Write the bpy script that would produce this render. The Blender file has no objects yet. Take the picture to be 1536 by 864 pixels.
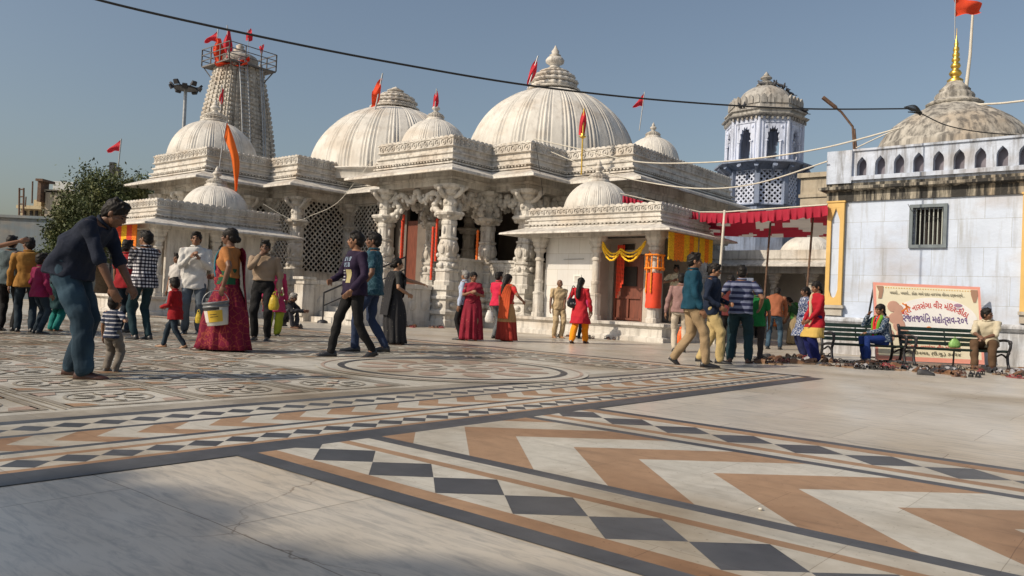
import bpy, bmesh, math, random
import numpy as np
from mathutils import Vector, Matrix, Quaternion, noise
random.seed(7)
PI = math.pi
scene = bpy.context.scene
COL = scene.collection
# ---------------------------------------------------------------- camera model
FPX = 1180.0; CAMH = 0.82
TH = math.atan(23/FPX); RA = math.radians(2.6)
F_ = Vector((0, math.cos(TH), math.sin(TH))); U0 = Vector((0, -math.sin(TH), math.cos(TH))); R0 = Vector((1, 0, 0))
CR = R0*math.cos(RA) + U0*math.sin(RA)
CU = -R0*math.sin(RA) + U0*math.cos(RA)
def ray(x, y): return F_ + CR*((x-768)/FPX) - CU*((y-432)/FPX)
def G(x, y, z=0.0):
    d = ray(x, y); t = (z-CAMH)/d.z
    return Vector((d.x*t, d.y*t, z))
def P(x, y, D):
    d = ray(x, y); t = D/d.y
    return Vector((d.x*t, D, CAMH+d.z*t))
GA = math.radians(40)
E1 = Vector((math.cos(GA), -math.sin(GA), 0)); E2 = Vector((math.sin(GA), math.cos(GA), 0))
ORG = Vector((-2.0, 24.0, 0.0))
def W(u, v, z=0.0): return ORG + E1*u + E2*v + Vector((0, 0, z))
def UV(p):
    d = Vector((p[0], p[1], 0)) - ORG
    return d.dot(E1), d.dot(E2)
# ---------------------------------------------------------------- materials
MATS = {}
def mat(name, col, rough=0.7, var=0.12, scale=6.0, bump=0.0, bscale=30.0, metal=0.0, spec=None, stretch=(1,1,1), extra=None, sheen=0):
    if name in MATS: return MATS[name]
    m = bpy.data.materials.new(name); m.use_nodes = True
    nt = m.node_tree; N = nt.nodes; L = nt.links
    b = N['Principled BSDF']; b.inputs['Roughness'].default_value = rough; b.inputs['Metallic'].default_value = metal
    if spec is not None: b.inputs['Specular IOR Level'].default_value = spec
    if sheen: b.inputs['Sheen Weight'].default_value = sheen
    tc = N.new('ShaderNodeTexCoord'); mp = N.new('ShaderNodeMapping'); mp.inputs['Scale'].default_value = stretch
    L.new(tc.outputs['Object'], mp.inputs['Vector'])
    nz = N.new('ShaderNodeTexNoise'); nz.inputs['Scale'].default_value = scale; nz.inputs['Detail'].default_value = 5
    L.new(mp.outputs['Vector'], nz.inputs['Vector'])
    cr = N.new('ShaderNodeValToRGB')
    c = Vector(col[:3])
    cr.color_ramp.elements[0].position = 0.3; cr.color_ramp.elements[1].position = 0.7
    cr.color_ramp.elements[0].color = (*(c*(1-var)), 1); cr.color_ramp.elements[1].color = (*(c*(1+var)), 1)
    L.new(nz.outputs['Fac'], cr.inputs['Fac']); L.new(cr.outputs['Color'], b.inputs['Base Color'])
    if bump:
        n2 = N.new('ShaderNodeTexNoise'); n2.inputs['Scale'].default_value = bscale; n2.inputs['Detail'].default_value = 4
        L.new(mp.outputs['Vector'], n2.inputs['Vector'])
        bp = N.new('ShaderNodeBump'); bp.inputs['Strength'].default_value = 1.0; bp.inputs['Distance'].default_value = bump
        L.new(n2.outputs['Fac'], bp.inputs['Height']); L.new(bp.outputs['Normal'], b.inputs['Normal'])
    m['b'] = 1
    MATS[name] = m
    if extra: extra(m, nt, N, L, b, cr, mp)
    return m
def mixcol(nt, fac, a, b, mode='MIX'):
    mx = nt.nodes.new('ShaderNodeMix'); mx.data_type = 'RGBA'; mx.blend_type = mode
    for sock, v in ((mx.inputs[0], fac), (mx.inputs[6], a), (mx.inputs[7], b)):
        if isinstance(v, (int, float)): sock.default_value = v
        elif isinstance(v, (tuple, list)): sock.default_value = (*v[:3], 1)
        else: nt.links.new(v, sock)
    return mx.outputs[2]
def ramp(nt, fac, p0, p1, c0=(0,0,0), c1=(1,1,1)):
    r = nt.nodes.new('ShaderNodeValToRGB'); e = r.color_ramp.elements
    e[0].position = p0; e[1].position = p1; e[0].color = (*c0, 1); e[1].color = (*c1, 1)
    nt.links.new(fac, r.inputs['Fac']); return r.outputs['Color']
def stained(grime=(0.10,0.085,0.07), amount=0.75, lo=0.52, hi=0.72, blockw=0.0, rust=0.35):
    """weathering: soft patches, long vertical run-off streaks, thin block joints"""
    def f(m, nt, N, L, b, cr, mp):
        tc = N.new('ShaderNodeTexCoord')
        m1 = N.new('ShaderNodeMapping'); m1.inputs['Scale'].default_value = (5, 5, 0.55); L.new(tc.outputs['Object'], m1.inputs['Vector'])
        a = N.new('ShaderNodeTexNoise'); a.inputs['Scale'].default_value = 1.3; a.inputs['Detail'].default_value = 7; a.inputs['Roughness'].default_value = .65
        L.new(m1.outputs['Vector'], a.inputs['Vector'])
        st = ramp(nt, a.outputs['Fac'], lo, hi)
        m2 = N.new('ShaderNodeMapping'); m2.inputs['Scale'].default_value = (1, 1, 1.6); L.new(tc.outputs['Object'], m2.inputs['Vector'])
        c = N.new('ShaderNodeTexNoise'); c.inputs['Scale'].default_value = .9; c.inputs['Detail'].default_value = 6
        L.new(m2.outputs['Vector'], c.inputs['Vector'])
        pt = ramp(nt, c.outputs['Fac'], .48, .68)
        sc = N.new('ShaderNodeMath'); sc.operation = 'MULTIPLY'; sc.inputs[1].default_value = amount; L.new(st, sc.inputs[0])
        sp = N.new('ShaderNodeMath'); sp.operation = 'MULTIPLY'; sp.inputs[1].default_value = rust; L.new(pt, sp.inputs[0])
        o = mixcol(nt, sp.outputs[0], cr.outputs['Color'], (.36,.26,.16), 'MIX')
        o = mixcol(nt, sc.outputs[0], o, grime, 'MIX')
        if blockw:
            sx = N.new('ShaderNodeSeparateXYZ'); L.new(tc.outputs['Object'], sx.inputs[0])
            ad = N.new('ShaderNodeMath'); ad.operation = 'ADD'; L.new(sx.outputs[0], ad.inputs[0]); L.new(sx.outputs[1], ad.inputs[1])
            cb = N.new('ShaderNodeCombineXYZ'); L.new(ad.outputs[0], cb.inputs[0]); L.new(sx.outputs[2], cb.inputs[1])
            br = N.new('ShaderNodeTexBrick'); L.new(cb.outputs[0], br.inputs['Vector'])
            br.inputs['Scale'].default_value = 1; br.inputs['Brick Width'].default_value = blockw; br.inputs['Row Height'].default_value = blockw*.62
            br.inputs['Mortar Size'].default_value = .006; br.inputs['Color1'].default_value = (1,1,1,1); br.inputs['Color2'].default_value = (.90,.92,.96,1)
            br.inputs['Mortar'].default_value = (.70,.68,.64,1)
            o = mixcol(nt, 1.0, o, br.outputs['Color'], 'MULTIPLY')
        L.new(o, b.inputs['Base Color'])
    return f
M = {}
def setup_mats():
    M['marble'] = mat('aged_marble', (.575,.55,.505), .62, .14, 2.2, .014, 14, extra=stained(amount=.75, lo=.48, hi=.76, rust=.42))
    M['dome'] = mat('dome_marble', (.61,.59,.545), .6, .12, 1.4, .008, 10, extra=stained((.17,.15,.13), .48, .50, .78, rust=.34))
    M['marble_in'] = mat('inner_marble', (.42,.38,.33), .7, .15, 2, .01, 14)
    M['white_wall'] = mat('white_tile', (.66,.64,.60), .35, .05, 2, extra=stained((.3,.26,.2), .25, .5, .8, blockw=.75, rust=.08))
    M['spire'] = mat('spire_stone', (.50,.47,.42), .75, .2, 3, .02, 9, extra=stained((.09,.08,.075), .8, .45, .7, rust=.35))
    M['bluewall'] = mat('blue_limewash', (.53,.60,.72), .8, .08, 1.2, .008, 12, extra=stained((.26,.25,.22), .6, .50, .74, blockw=.98, rust=.34))
    M['blueparapet'] = mat('blue_parapet', (.47,.53,.64), .85, .14, 2.5, .012, 16, extra=stained((.13,.12,.11), .8, .47, .66, rust=.4))
    M['blackstain'] = mat('mossy_plaster', (.36,.33,.27), .9, .3, 3, .02, 14, extra=stained((.022,.022,.022), .97, .38, .52, rust=.5))
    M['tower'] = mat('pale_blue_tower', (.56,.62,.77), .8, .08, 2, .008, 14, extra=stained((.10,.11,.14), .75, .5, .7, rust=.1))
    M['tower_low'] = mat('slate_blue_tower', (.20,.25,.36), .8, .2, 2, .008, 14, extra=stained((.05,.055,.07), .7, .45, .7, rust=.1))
    M['tower_top'] = mat('grey_lime_stone', (.36,.35,.33), .85, .18, 2.5, .012, 14, extra=stained((.08,.075,.07), .8, .48, .68, rust=.3))
    M['olddome'] = mat('mottled_dome', (.40,.38,.34), .9, .25, 2.2, .02, 9, extra=stained((.085,.08,.075), .85, .44, .60, rust=.4))
    M['yellow'] = mat('ochre_paint', (.60,.39,.12), .6, .06, 4, extra=stained((.3,.2,.1), .3, .55, .8, rust=.1))
    M['greystone'] = mat('grey_plaster', (.40,.38,.34), .9, .2, 3, .01, 14, extra=stained())
    M['dark'] = mat('dark_interior', (.03,.026,.024), .9, .2)  # near-black: interior shade put into the wall colour; also used for print
    M['wood'] = mat('red_brown_wood', (.16,.045,.025), .5, .3, 5, stretch=(6,6,.6))
    M['iron'] = mat('dark_iron', (.035,.035,.04), .5, .2, metal=.4)
    M['steel'] = mat('galvanised_steel', (.35,.36,.37), .45, .15, metal=.6)
    M['rust'] = mat('rusty_iron', (.12,.07,.045), .8, .4, 12)
    M['gold'] = mat('brass_gold', (.75,.48,.10), .32, .12, 6, metal=.9)
    M['red'] = mat('red_flag', (.62,.04,.05), .75, .15, 4, .004, 20)
    M['orange'] = mat('orange_flag', (.85,.16,.015), .7, .1, 4, .004, 20)
    M['redorange'] = mat('red_orange_cloth', (.68,.06,.02), .7, .15, 5, .004, 20)
    M['blk'] = mat('black_rubber', (.02,.02,.02), .6, .2)
    M['cream'] = mat('cream_cable', (.55,.52,.45), .7, .1)
    M['green'] = mat('bench_green', (.012,.028,.020), .38, .25, 8)
    M['leaf'] = mat('leaf_green', (.055,.075,.022), .65, .45, 1.5)
    M['leaf2'] = mat('leaf_olive', (.09,.10,.03), .65, .4, 1.5)
    M['bark'] = mat('tree_bark', (.12,.085,.055), .9, .3, 12, .01, 30)
    M['marigold'] = mat('marigold_orange', (.86,.24,.015), .8, .25, 30, .01, 60)
    M['marigoldy'] = mat('marigold_yellow', (.88,.52,.02), .8, .2, 30, .01, 60)
    M['skin'] = mat('brown_skin', (.23,.115,.065), .5, .1, 8, spec=.4)
    M['skin_d'] = mat('dark_brown_skin', (.15,.075,.045), .5, .1, 8, spec=.4)
    M['skin_l'] = mat('light_brown_skin', (.34,.185,.11), .5, .08, 8, spec=.4)
    M['hair'] = mat('black_hair', (.010,.008,.007), .6, .3, 30, .0015, 90, stretch=(1,1,.3), spec=.25)
    M['hair_g'] = mat('grey_hair', (.20,.19,.18), .6, .3, 30, .0015, 90)
    M['eye'] = mat('dark_eye', (.02,.012,.01), .25, .1)
    M['lip'] = mat('brown_lip', (.17,.06,.045), .5, .1)
    M['pigeon'] = mat('pigeon_grey', (.06,.065,.08), .6, .3, 12)
setup_mats()
# ---------------------------------------------------------------- mesh builder
class MB:
    def __init__(s): s.v = []; s.f = []; s.m = []; s.sm = []; s.T = None
    def add(s, vs, fs, mi=0, smooth=False):
        o = len(s.v)
        if s.T is not None: vs = [s.T @ Vector(p) for p in vs]
        s.v.extend([tuple(p) for p in vs])
        for f in fs: s.f.append(tuple(i+o for i in f)); s.m.append(mi); s.sm.append(smooth)
    def box(s, c, h, mi=0, rz=0.0, rot=None, taper=1.0):
        c = Vector(c); R = rot if rot is not None else Matrix.Rotation(rz, 3, 'Z')
        vs = []
        for z in (-1, 1):
            k = taper if z > 0 else 1.0
            for x, y in ((-1,-1),(1,-1),(1,1),(-1,1)): vs.append(c + R @ Vector((x*h[0]*k, y*h[1]*k, z*h[2])))
        s.add(vs, [(3,2,1,0),(4,5,6,7),(0,1,5,4),(1,2,6,5),(2,3,7,6),(3,0,4,7)], mi)
    def bb(s, x0, x1, y0, y1, z0, z1, mi=0): s.box(((x0+x1)/2,(y0+y1)/2,(z0+z1)/2), ((x1-x0)/2,(y1-y0)/2,(z1-z0)/2), mi)
    def bar(s, a, b, w, d, mi=0, up=(0,0,1)):
        a = Vector(a); b = Vector(b); z = (b-a); L = z.length
        if L < 1e-6: return
        z.normalize(); x = Vector(up).cross(z)
        if x.length < 1e-4: x = Vector((1,0,0)).cross(z)
        x.normalize(); y = z.cross(x)
        R = Matrix((x, y, z)).transposed()
        s.box((a+b)/2, (w/2, d/2, L/2), mi, rot=R)
    def rings(s, rings, mi=0, smooth=True, cap=True, close=True):
        n = len(rings[0]); vs = [p for r in rings for p in r]; fs = []
        for i in range(len(rings)-1):
            for j in range(n if close else n-1):
                k = (j+1) % n
                fs.append((i*n+j, i*n+k, (i+1)*n+k, (i+1)*n+j))
        s.add(vs, fs, mi, smooth)
        if cap and close:
            for ring, rev in ((rings[0], True), (rings[-1], False)):
                idx = list(range(n))
                s.add(ring, [tuple(reversed(idx)) if rev else tuple(idx)], mi, False)
    def tube(s, pts, r, n=8, mi=0, smooth=True, flat=1.0):
        pts = [Vector(p) for p in pts]
        if not hasattr(r, '__len__'): r = [r]*len(pts)
        rings = []; prev = None
        for i, p in enumerate(pts):
            d = (pts[min(i+1, len(pts)-1)] - pts[max(i-1, 0)])
            if d.length < 1e-7: d = Vector((0,0,1))
            d.normalize()
            if prev is None:
                x = d.cross(Vector((0,0,1)))
                if x.length < .05: x = d.cross(Vector((0,1,0)))
            else: x = prev - d*prev.dot(d)
            x.normalize(); prev = x; y = d.cross(x)
            rings.append([p + x*math.cos(2*PI*k/n)*r[i] + y*math.sin(2*PI*k/n)*r[i]*flat for k in range(n)])
        s.rings(rings, mi, smooth)
    def lathe(s, c, prof, n=16, mi=0, smooth=True, flute=0, fd=0.0, sq=None, rot=0.0):
        """prof: (r, z) list; flute: number of lobes"""
        rings = []
        for (r, z) in prof:
            ring = []
            for k in range(n):
                a = 2*PI*k/n + rot; rr = r
                if flute: rr = r*(1 + fd*abs(math.cos(flute*a/2)) - fd/2)
                ring.append(Vector((c[0]+rr*math.cos(a), c[1]+rr*math.sin(a), c[2]+z)))
            rings.append(ring)
        s.rings(rings, mi, smooth)
    def ell(s, c, r, n=12, m=8, mi=0, rot=None, smooth=True):
        rings = []; c = Vector(c)
        for i in range(1, m):
            t = PI*i/m; ring = []
            for k in range(n):
                a = 2*PI*k/n
                p = Vector((r[0]*math.sin(t)*math.cos(a), r[1]*math.sin(t)*math.sin(a), -r[2]*math.cos(t)))
                if rot is not None: p = rot @ p
                ring.append(c+p)
            rings.append(ring)
        top = Vector((0,0,r[2])); bot = Vector((0,0,-r[2]))
        if rot is not None: top = rot@top; bot = rot@bot
        s.rings(rings, mi, smooth, cap=False)
        s.add(rings[0]+[c+bot], [(n, (k+1)%n, k) for k in range(n)], mi, smooth)
        s.add(rings[-1]+[c+top], [(n, k, (k+1)%n) for k in range(n)], mi, smooth)
    def prism(s, poly, z0, z1, mi=0):
        n = len(poly)
        vs = [(p[0], p[1], z0) for p in poly] + [(p[0], p[1], z1) for p in poly]
        fs = [tuple(reversed(range(n))), tuple(range(n, 2*n))] + [(i, (i+1)%n, n+(i+1)%n, n+i) for i in range(n)]
        s.add(vs, fs, mi)
    def extr(s, poly2, org, ax, ay, thick, mi=0):
        """polygon (a,b) in plane org+a*ax+b*ay, thickness along ax x ay"""
        org = Vector(org); ax = Vector(ax); ay = Vector(ay); nz = ax.cross(ay).normalized()*thick
        n = len(poly2)
        vs = [org+ax*p[0]+ay*p[1]-nz*.5 for p in poly2] + [org+ax*p[0]+ay*p[1]+nz*.5 for p in poly2]
        fs = [tuple(reversed(range(n))), tuple(range(n, 2*n))] + [(i, (i+1)%n, n+(i+1)%n, n+i) for i in range(n)]
        s.add(vs, fs, mi)
    def sweep(s, poly, prof, mi=0, closed=True, smooth=False):
        n = len(poly); offs = []
        for i in range(n):
            p = Vector(poly[i]); a = Vector(poly[i-1]); b = Vector(poly[(i+1)%n])
            def nrm(q, r):
                d = (r-q).normalized(); return Vector((d.y, -d.x))
            if not closed and i == 0: m_ = nrm(p, b)
            elif not closed and i == n-1: m_ = nrm(a, p)
            else:
                n1 = nrm(a, p); n2 = nrm(p, b); m_ = (n1+n2)/(1+n1.dot(n2))
            offs.append(m_)
        k = len(prof)
        vs = [(poly[i][0]+offs[i].x*o, poly[i][1]+offs[i].y*o, z) for i in range(n) for (o, z) in prof]
        fs = []
        for i in range(n if closed else n-1):
            j = (i+1) % n
            for q in range(k):
                w = (q+1) % k
                fs.append((i*k+q, j*k+q, j*k+w, i*k+w))
        s.add(vs, fs, mi, smooth)
        if not closed:
            s.add(vs[:k], [tuple(range(k))], mi); s.add(vs[-k:], [tuple(reversed(range(k)))], mi)
    def build(s, name, mats, parent=None, loc=None, rz=0.0, recalc=True):
        me = bpy.data.meshes.new(name)
        me.from_pydata(s.v, [], s.f)
        if not isinstance(mats, (list, tuple)): mats = [mats]
        for m_ in mats: me.materials.append(m_)
        me.polygons.foreach_set('material_index', s.m); me.polygons.foreach_set('use_smooth', s.sm)
        if recalc:
            bm = bmesh.new(); bm.from_mesh(me); bmesh.ops.recalc_face_normals(bm, faces=bm.faces); bm.to_mesh(me); bm.free()
        me.update()
        o = bpy.data.objects.new(name, me); COL.objects.link(o)
        if parent is not None: o.parent = parent
        if loc is not None: o.location = loc
        o.rotation_euler = (0, 0, rz)
        return o
def tag(o, label=None, cat=None, group=None, kind=None):
    if label: o['label'] = label
    if cat: o['category'] = cat
    if group: o['group'] = group
    if kind: o['kind'] = kind
    return o
def empty(name, loc, rz=0.0, label=None, cat=None, group=None):
    o = bpy.data.objects.new(name, None); COL.objects.link(o); o.location = loc; o.rotation_euler = (0, 0, rz)
    o.empty_display_size = .2
    return tag(o, label, cat, group)
def copy_tree(o, parent=None):
    c = o.copy(); COL.objects.link(c)
    if parent is not None: c.parent = parent
    for ch in list(o.children): copy_tree(ch, c)
    return c
def smoothpath(pts, sub=4):
    pts = [Vector(p) for p in pts]; out = []
    for i in range(len(pts)-1):
        p0 = pts[max(i-1,0)]; p1 = pts[i]; p2 = pts[i+1]; p3 = pts[min(i+2, len(pts)-1)]
        for k in range(sub):
            t = k/sub
            out.append(.5*((2*p1)+(p2-p0)*t+(2*p0-5*p1+4*p2-p3)*t*t+(3*p1-p0-3*p2+p3)*t**3))
    out.append(pts[-1]); return out
def lerp(a, b, t): return a+(b-a)*t
# ---------------------------------------------------------------- world, sun, camera
world = bpy.data.worlds.new("World"); scene.world = world; world.use_nodes = True
wn = world.node_tree; bg = wn.nodes['Background']
SUN_EL = 37.0; sx, sy = -.885, -.465
sky = wn.nodes.new('ShaderNodeTexSky'); sky.sky_type = 'NISHITA'; sky.sun_disc = False
sky.sun_elevation = math.radians(SUN_EL); sky.sun_rotation = math.atan2(sx, sy)
sky.altitude = 60; sky.air_density = 1.3; sky.dust_density = 2.8; sky.ozone_density = 2.6
hs = wn.nodes.new('ShaderNodeHueSaturation'); hs.inputs['Saturation'].default_value = .84; wn.links.new(sky.outputs['Color'], hs.inputs['Color']); wn.links.new(hs.outputs['Color'], bg.inputs['Color']); bg.inputs['Strength'].default_value = .10
sl = bpy.data.lights.new('sun_light', 'SUN'); sl.energy = 4.3; sl.angle = math.radians(.6); sl.color = (1.0, .86, .68)
so = bpy.data.objects.new('sun_light', sl); COL.objects.link(so)
hl = math.hypot(sx, sy); ce = math.cos(math.radians(SUN_EL))
tosun = Vector((sx/hl*ce, sy/hl*ce, math.sin(math.radians(SUN_EL))))
so.rotation_euler = tosun.to_track_quat('Z', 'Y').to_euler(); so.location = tosun*40
cam = bpy.data.cameras.new('camera'); cam.sensor_width = 36; cam.lens = FPX/1536*36; cam.clip_end = 2000; cam.clip_start = .05
co = bpy.data.objects.new('camera', cam); COL.objects.link(co)
mt = Matrix((CR, CU, -F_)).transposed().to_4x4(); mt.translation = Vector((0, 0, CAMH)); co.matrix_world = mt
scene.camera = co
scene.view_settings.view_transform = 'Standard'; scene.view_settings.look = 'None'
scene.view_settings.exposure = -.05; scene.view_settings.gamma = 1
# ---------------------------------------------------------------- plaza floor
def floor_mat():
    def ex(m, nt, N, L, b, cr, mp):
        tc = N.new('ShaderNodeTexCoord')
        ms = N.new('ShaderNodeMapping'); ms.inputs['Rotation'].default_value = (0,0,math.radians(38)); ms.inputs['Scale'].default_value = (2.6, 15, 1)
        L.new(tc.outputs['Object'], ms.inputs['Vector'])
        a = N.new('ShaderNodeTexNoise'); a.inputs['Scale'].default_value = 1.6; a.inputs['Detail'].default_value = 9; a.inputs['Roughness'].default_value = .7; a.inputs['Distortion'].default_value = .8
        L.new(ms.outputs['Vector'], a.inputs['Vector'])
        vein = ramp(nt, a.outputs['Fac'], .46, .74, (1,1,1), (.50,.53,.58))
        o = mixcol(nt, 1.0, cr.outputs['Color'], vein, 'MULTIPLY')
        g = N.new('ShaderNodeTexNoise'); g.inputs['Scale'].default_value = .55; g.inputs['Detail'].default_value = 8; L.new(tc.outputs['Object'], g.inputs['Vector'])
        gr = ramp(nt, g.outputs['Fac'], .42, .68, (1,1,1), (.74,.68,.60))
        o = mixcol(nt, 1.0, o, gr, 'MULTIPLY')
        # slab joints, irregular
        wv = N.new('ShaderNodeTexNoise'); wv.inputs['Scale'].default_value = 1.1; L.new(tc.outputs['Object'], wv.inputs['Vector'])
        sc = N.new('ShaderNodeVectorMath'); sc.operation = 'SCALE'; sc.inputs['Scale'].default_value = .07; L.new(wv.outputs['Color'], sc.inputs[0])
        ad = N.new('ShaderNodeVectorMath'); ad.operation = 'ADD'; L.new(tc.outputs['Object'], ad.inputs[0]); L.new(sc.outputs[0], ad.inputs[1])
        br = N.new('ShaderNodeTexBrick'); br.inputs['Scale'].default_value = 1; br.inputs['Brick Width'].default_value = 1.45; br.inputs['Row Height'].default_value = .82
        br.inputs['Mortar Size'].default_value = .0035; br.inputs['Color1'].default_value = (1,1,1,1); br.inputs['Color2'].default_value = (.84,.85,.86,1); br.inputs['Mortar'].default_value = (.42,.38,.33,1); br.inputs['Mortar Smooth'].default_value = .3
        L.new(ad.outputs[0], br.inputs['Vector'])
        o = mixcol(nt, .9, o, br.outputs['Color'], 'MULTIPLY')
        # cracks
        vo = N.new('ShaderNodeTexVoronoi'); vo.feature = 'DISTANCE_TO_EDGE'; vo.inputs['Scale'].default_value = .62
        w2 = N.new('ShaderNodeTexNoise'); w2.inputs['Scale'].default_value = 3; w2.inputs['Detail'].default_value = 6; L.new(tc.outputs['Object'], w2.inputs['Vector'])
        s2 = N.new('ShaderNodeVectorMath'); s2.operation = 'SCALE'; s2.inputs['Scale'].default_value = .35; L.new(w2.outputs['Color'], s2.inputs[0])
        a2 = N.new('ShaderNodeVectorMath'); a2.operation = 'ADD'; L.new(tc.outputs['Object'], a2.inputs[0]); L.new(s2.outputs[0], a2.inputs[1]); L.new(a2.outputs[0], vo.inputs['Vector'])
        ck = ramp(nt, vo.outputs['Distance'], .0008, .0035, (.5,.44,.38), (1,1,1))
        ms3 = ramp(nt, g.outputs['Fac'], .45, .55)
        ck = mixcol(nt, ms3, (1,1,1), ck)
        o = mixcol(nt, 1.0, o, ck, 'MULTIPLY')
        L.new(o, b.inputs['Base Color'])
        rr = ramp(nt, g.outputs['Fac'], .4, .7, (.30,.30,.30), (.55,.55,.55)); L.new(rr, b.inputs['Roughness'])
    return ex
def inlay(extra_sc=.55, dirt=(.62,.54,.44)):
    def ex(m, nt, N, L, b, cr, mp):
        tc = N.new('ShaderNodeTexCoord')
        g = N.new('ShaderNodeTexNoise'); g.inputs['Scale'].default_value = .8; g.inputs['Detail'].default_value = 9; L.new(tc.outputs['Object'], g.inputs['Vector'])
        gr = ramp(nt, g.outputs['Fac'], .44, .70, (1,1,1), dirt)
        h = N.new('ShaderNodeTexNoise'); h.inputs['Scale'].default_value = 14; h.inputs['Detail'].default_value = 6; L.new(tc.outputs['Object'], h.inputs['Vector'])
        hr = ramp(nt, h.outputs['Fac'], .35, .7, (1,1,1), (.86,.85,.83))
        o = mixcol(nt, 1.0, cr.outputs['Color'], gr, 'MULTIPLY'); o = mixcol(nt, 1.0, o, hr, 'MULTIPLY')
        ms = N.new('ShaderNodeMapping'); ms.inputs['Rotation'].default_value = (0,0,.6); ms.inputs['Scale'].default_value = (1.2,5,1); L.new(tc.outputs['Object'], ms.inputs['Vector'])
        a = N.new('ShaderNodeTexNoise'); a.inputs['Scale'].default_value = 1.9; a.inputs['Detail'].default_value = 9; a.inputs['Distortion'].default_value = 1.2; L.new(ms.outputs['Vector'], a.inputs['Vector'])
        vr = ramp(nt, a.outputs['Fac'], .52, .72, (1,1,1), (.80,.80,.80)); o = mixcol(nt, 1.0, o, vr, 'MULTIPLY')
        br = N.new('ShaderNodeTexBrick'); br.inputs['Scale'].default_value = 1; br.inputs['Brick Width'].default_value = .92; br.inputs['Row Height'].default_value = .61
        br.inputs['Mortar Size'].default_value = .0018; br.inputs['Color1'].default_value = (1,1,1,1); br.inputs['Color2'].default_value = (.87,.88,.88,1); br.inputs['Mortar'].default_value = (.5,.46,.4,1); br.inputs['Mortar Smooth'].default_value = .2
        wv = N.new('ShaderNodeVectorMath'); wv.operation = 'SCALE'; wv.inputs['Scale'].default_value = .03; L.new(g.outputs['Color'], wv.inputs[0]); av = N.new('ShaderNodeVectorMath'); av.operation = 'ADD'; L.new(tc.outputs['Object'], av.inputs[0]); L.new(wv.outputs[0], av.inputs[1]); L.new(av.outputs[0], br.inputs['Vector'])
        o = mixcol(nt, .85, o, br.outputs['Color'], 'MULTIPLY')
        sp = N.new('ShaderNodeTexNoise'); sp.inputs['Scale'].default_value = 55; sp.inputs['Detail'].default_value = 3; L.new(tc.outputs['Object'], sp.inputs['Vector'])
        sr = ramp(nt, sp.outputs['Fac'], .66, .72, (1,1,1), (.62,.58,.52)); o = mixcol(nt, 1.0, o, sr, 'MULTIPLY')
        L.new(o, b.inputs['Base Color'])
    return ex
FM = [mat('inlay_white_marble', (.56,.535,.47), .42, .06, 3, extra=inlay()),
      mat('inlay_charcoal_slate', (.052,.055,.062), .42, .22, 4, extra=inlay(dirt=(1.7,1.6,1.45))),
      mat('inlay_tan_sandstone', (.37,.232,.135), .55, .08, 4, extra=inlay()),
      mat('inlay_pink_stone', (.44,.335,.27), .5, .12, 3, extra=inlay()),
      mat('inlay_worn_grey', (.33,.30,.25), .6, .2, 2.5, extra=inlay())]
WH, DK, TN, PK, GY = 0, 1, 2, 3, 4
base_m = mat('plaza_marble', (.55,.51,.44), .42, .06, 1.2, extra=floor_mat())
mb = MB(); mb.add([(-260,-260,0),(260,-260,0),(260,260,0),(-260,260,0)], [(0,1,2,3)])
g_ = mb.build('ground', base_m, None, ORG, -GA); tag(g_, kind='structure')
fl = MB(); Z1 = .004
def poly(pts, mi, z=Z1): fl.add([(p[0], p[1], z) for p in pts], [tuple(range(len(pts)))], mi)
def rect(a0, a1, b0, b1, mi, z=Z1): poly([(a0,b0),(a1,b0),(a1,b1),(a0,b1)], mi, z)
def clip(pts, axis, lim, keep_less):
    out = []
    for i in range(len(pts)):
        a = pts[i]; b = pts[(i+1)%len(pts)]
        ia = (a[axis] <= lim) if keep_less else (a[axis] >= lim); ib = (b[axis] <= lim) if keep_less else (b[axis] >= lim)
        if ia: out.append(a)
        if ia != ib:
            t = (lim-a[axis])/(b[axis]-a[axis]); out.append(tuple(a[k]+(b[k]-a[k])*t for k in (0,1)))
    return out
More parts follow.
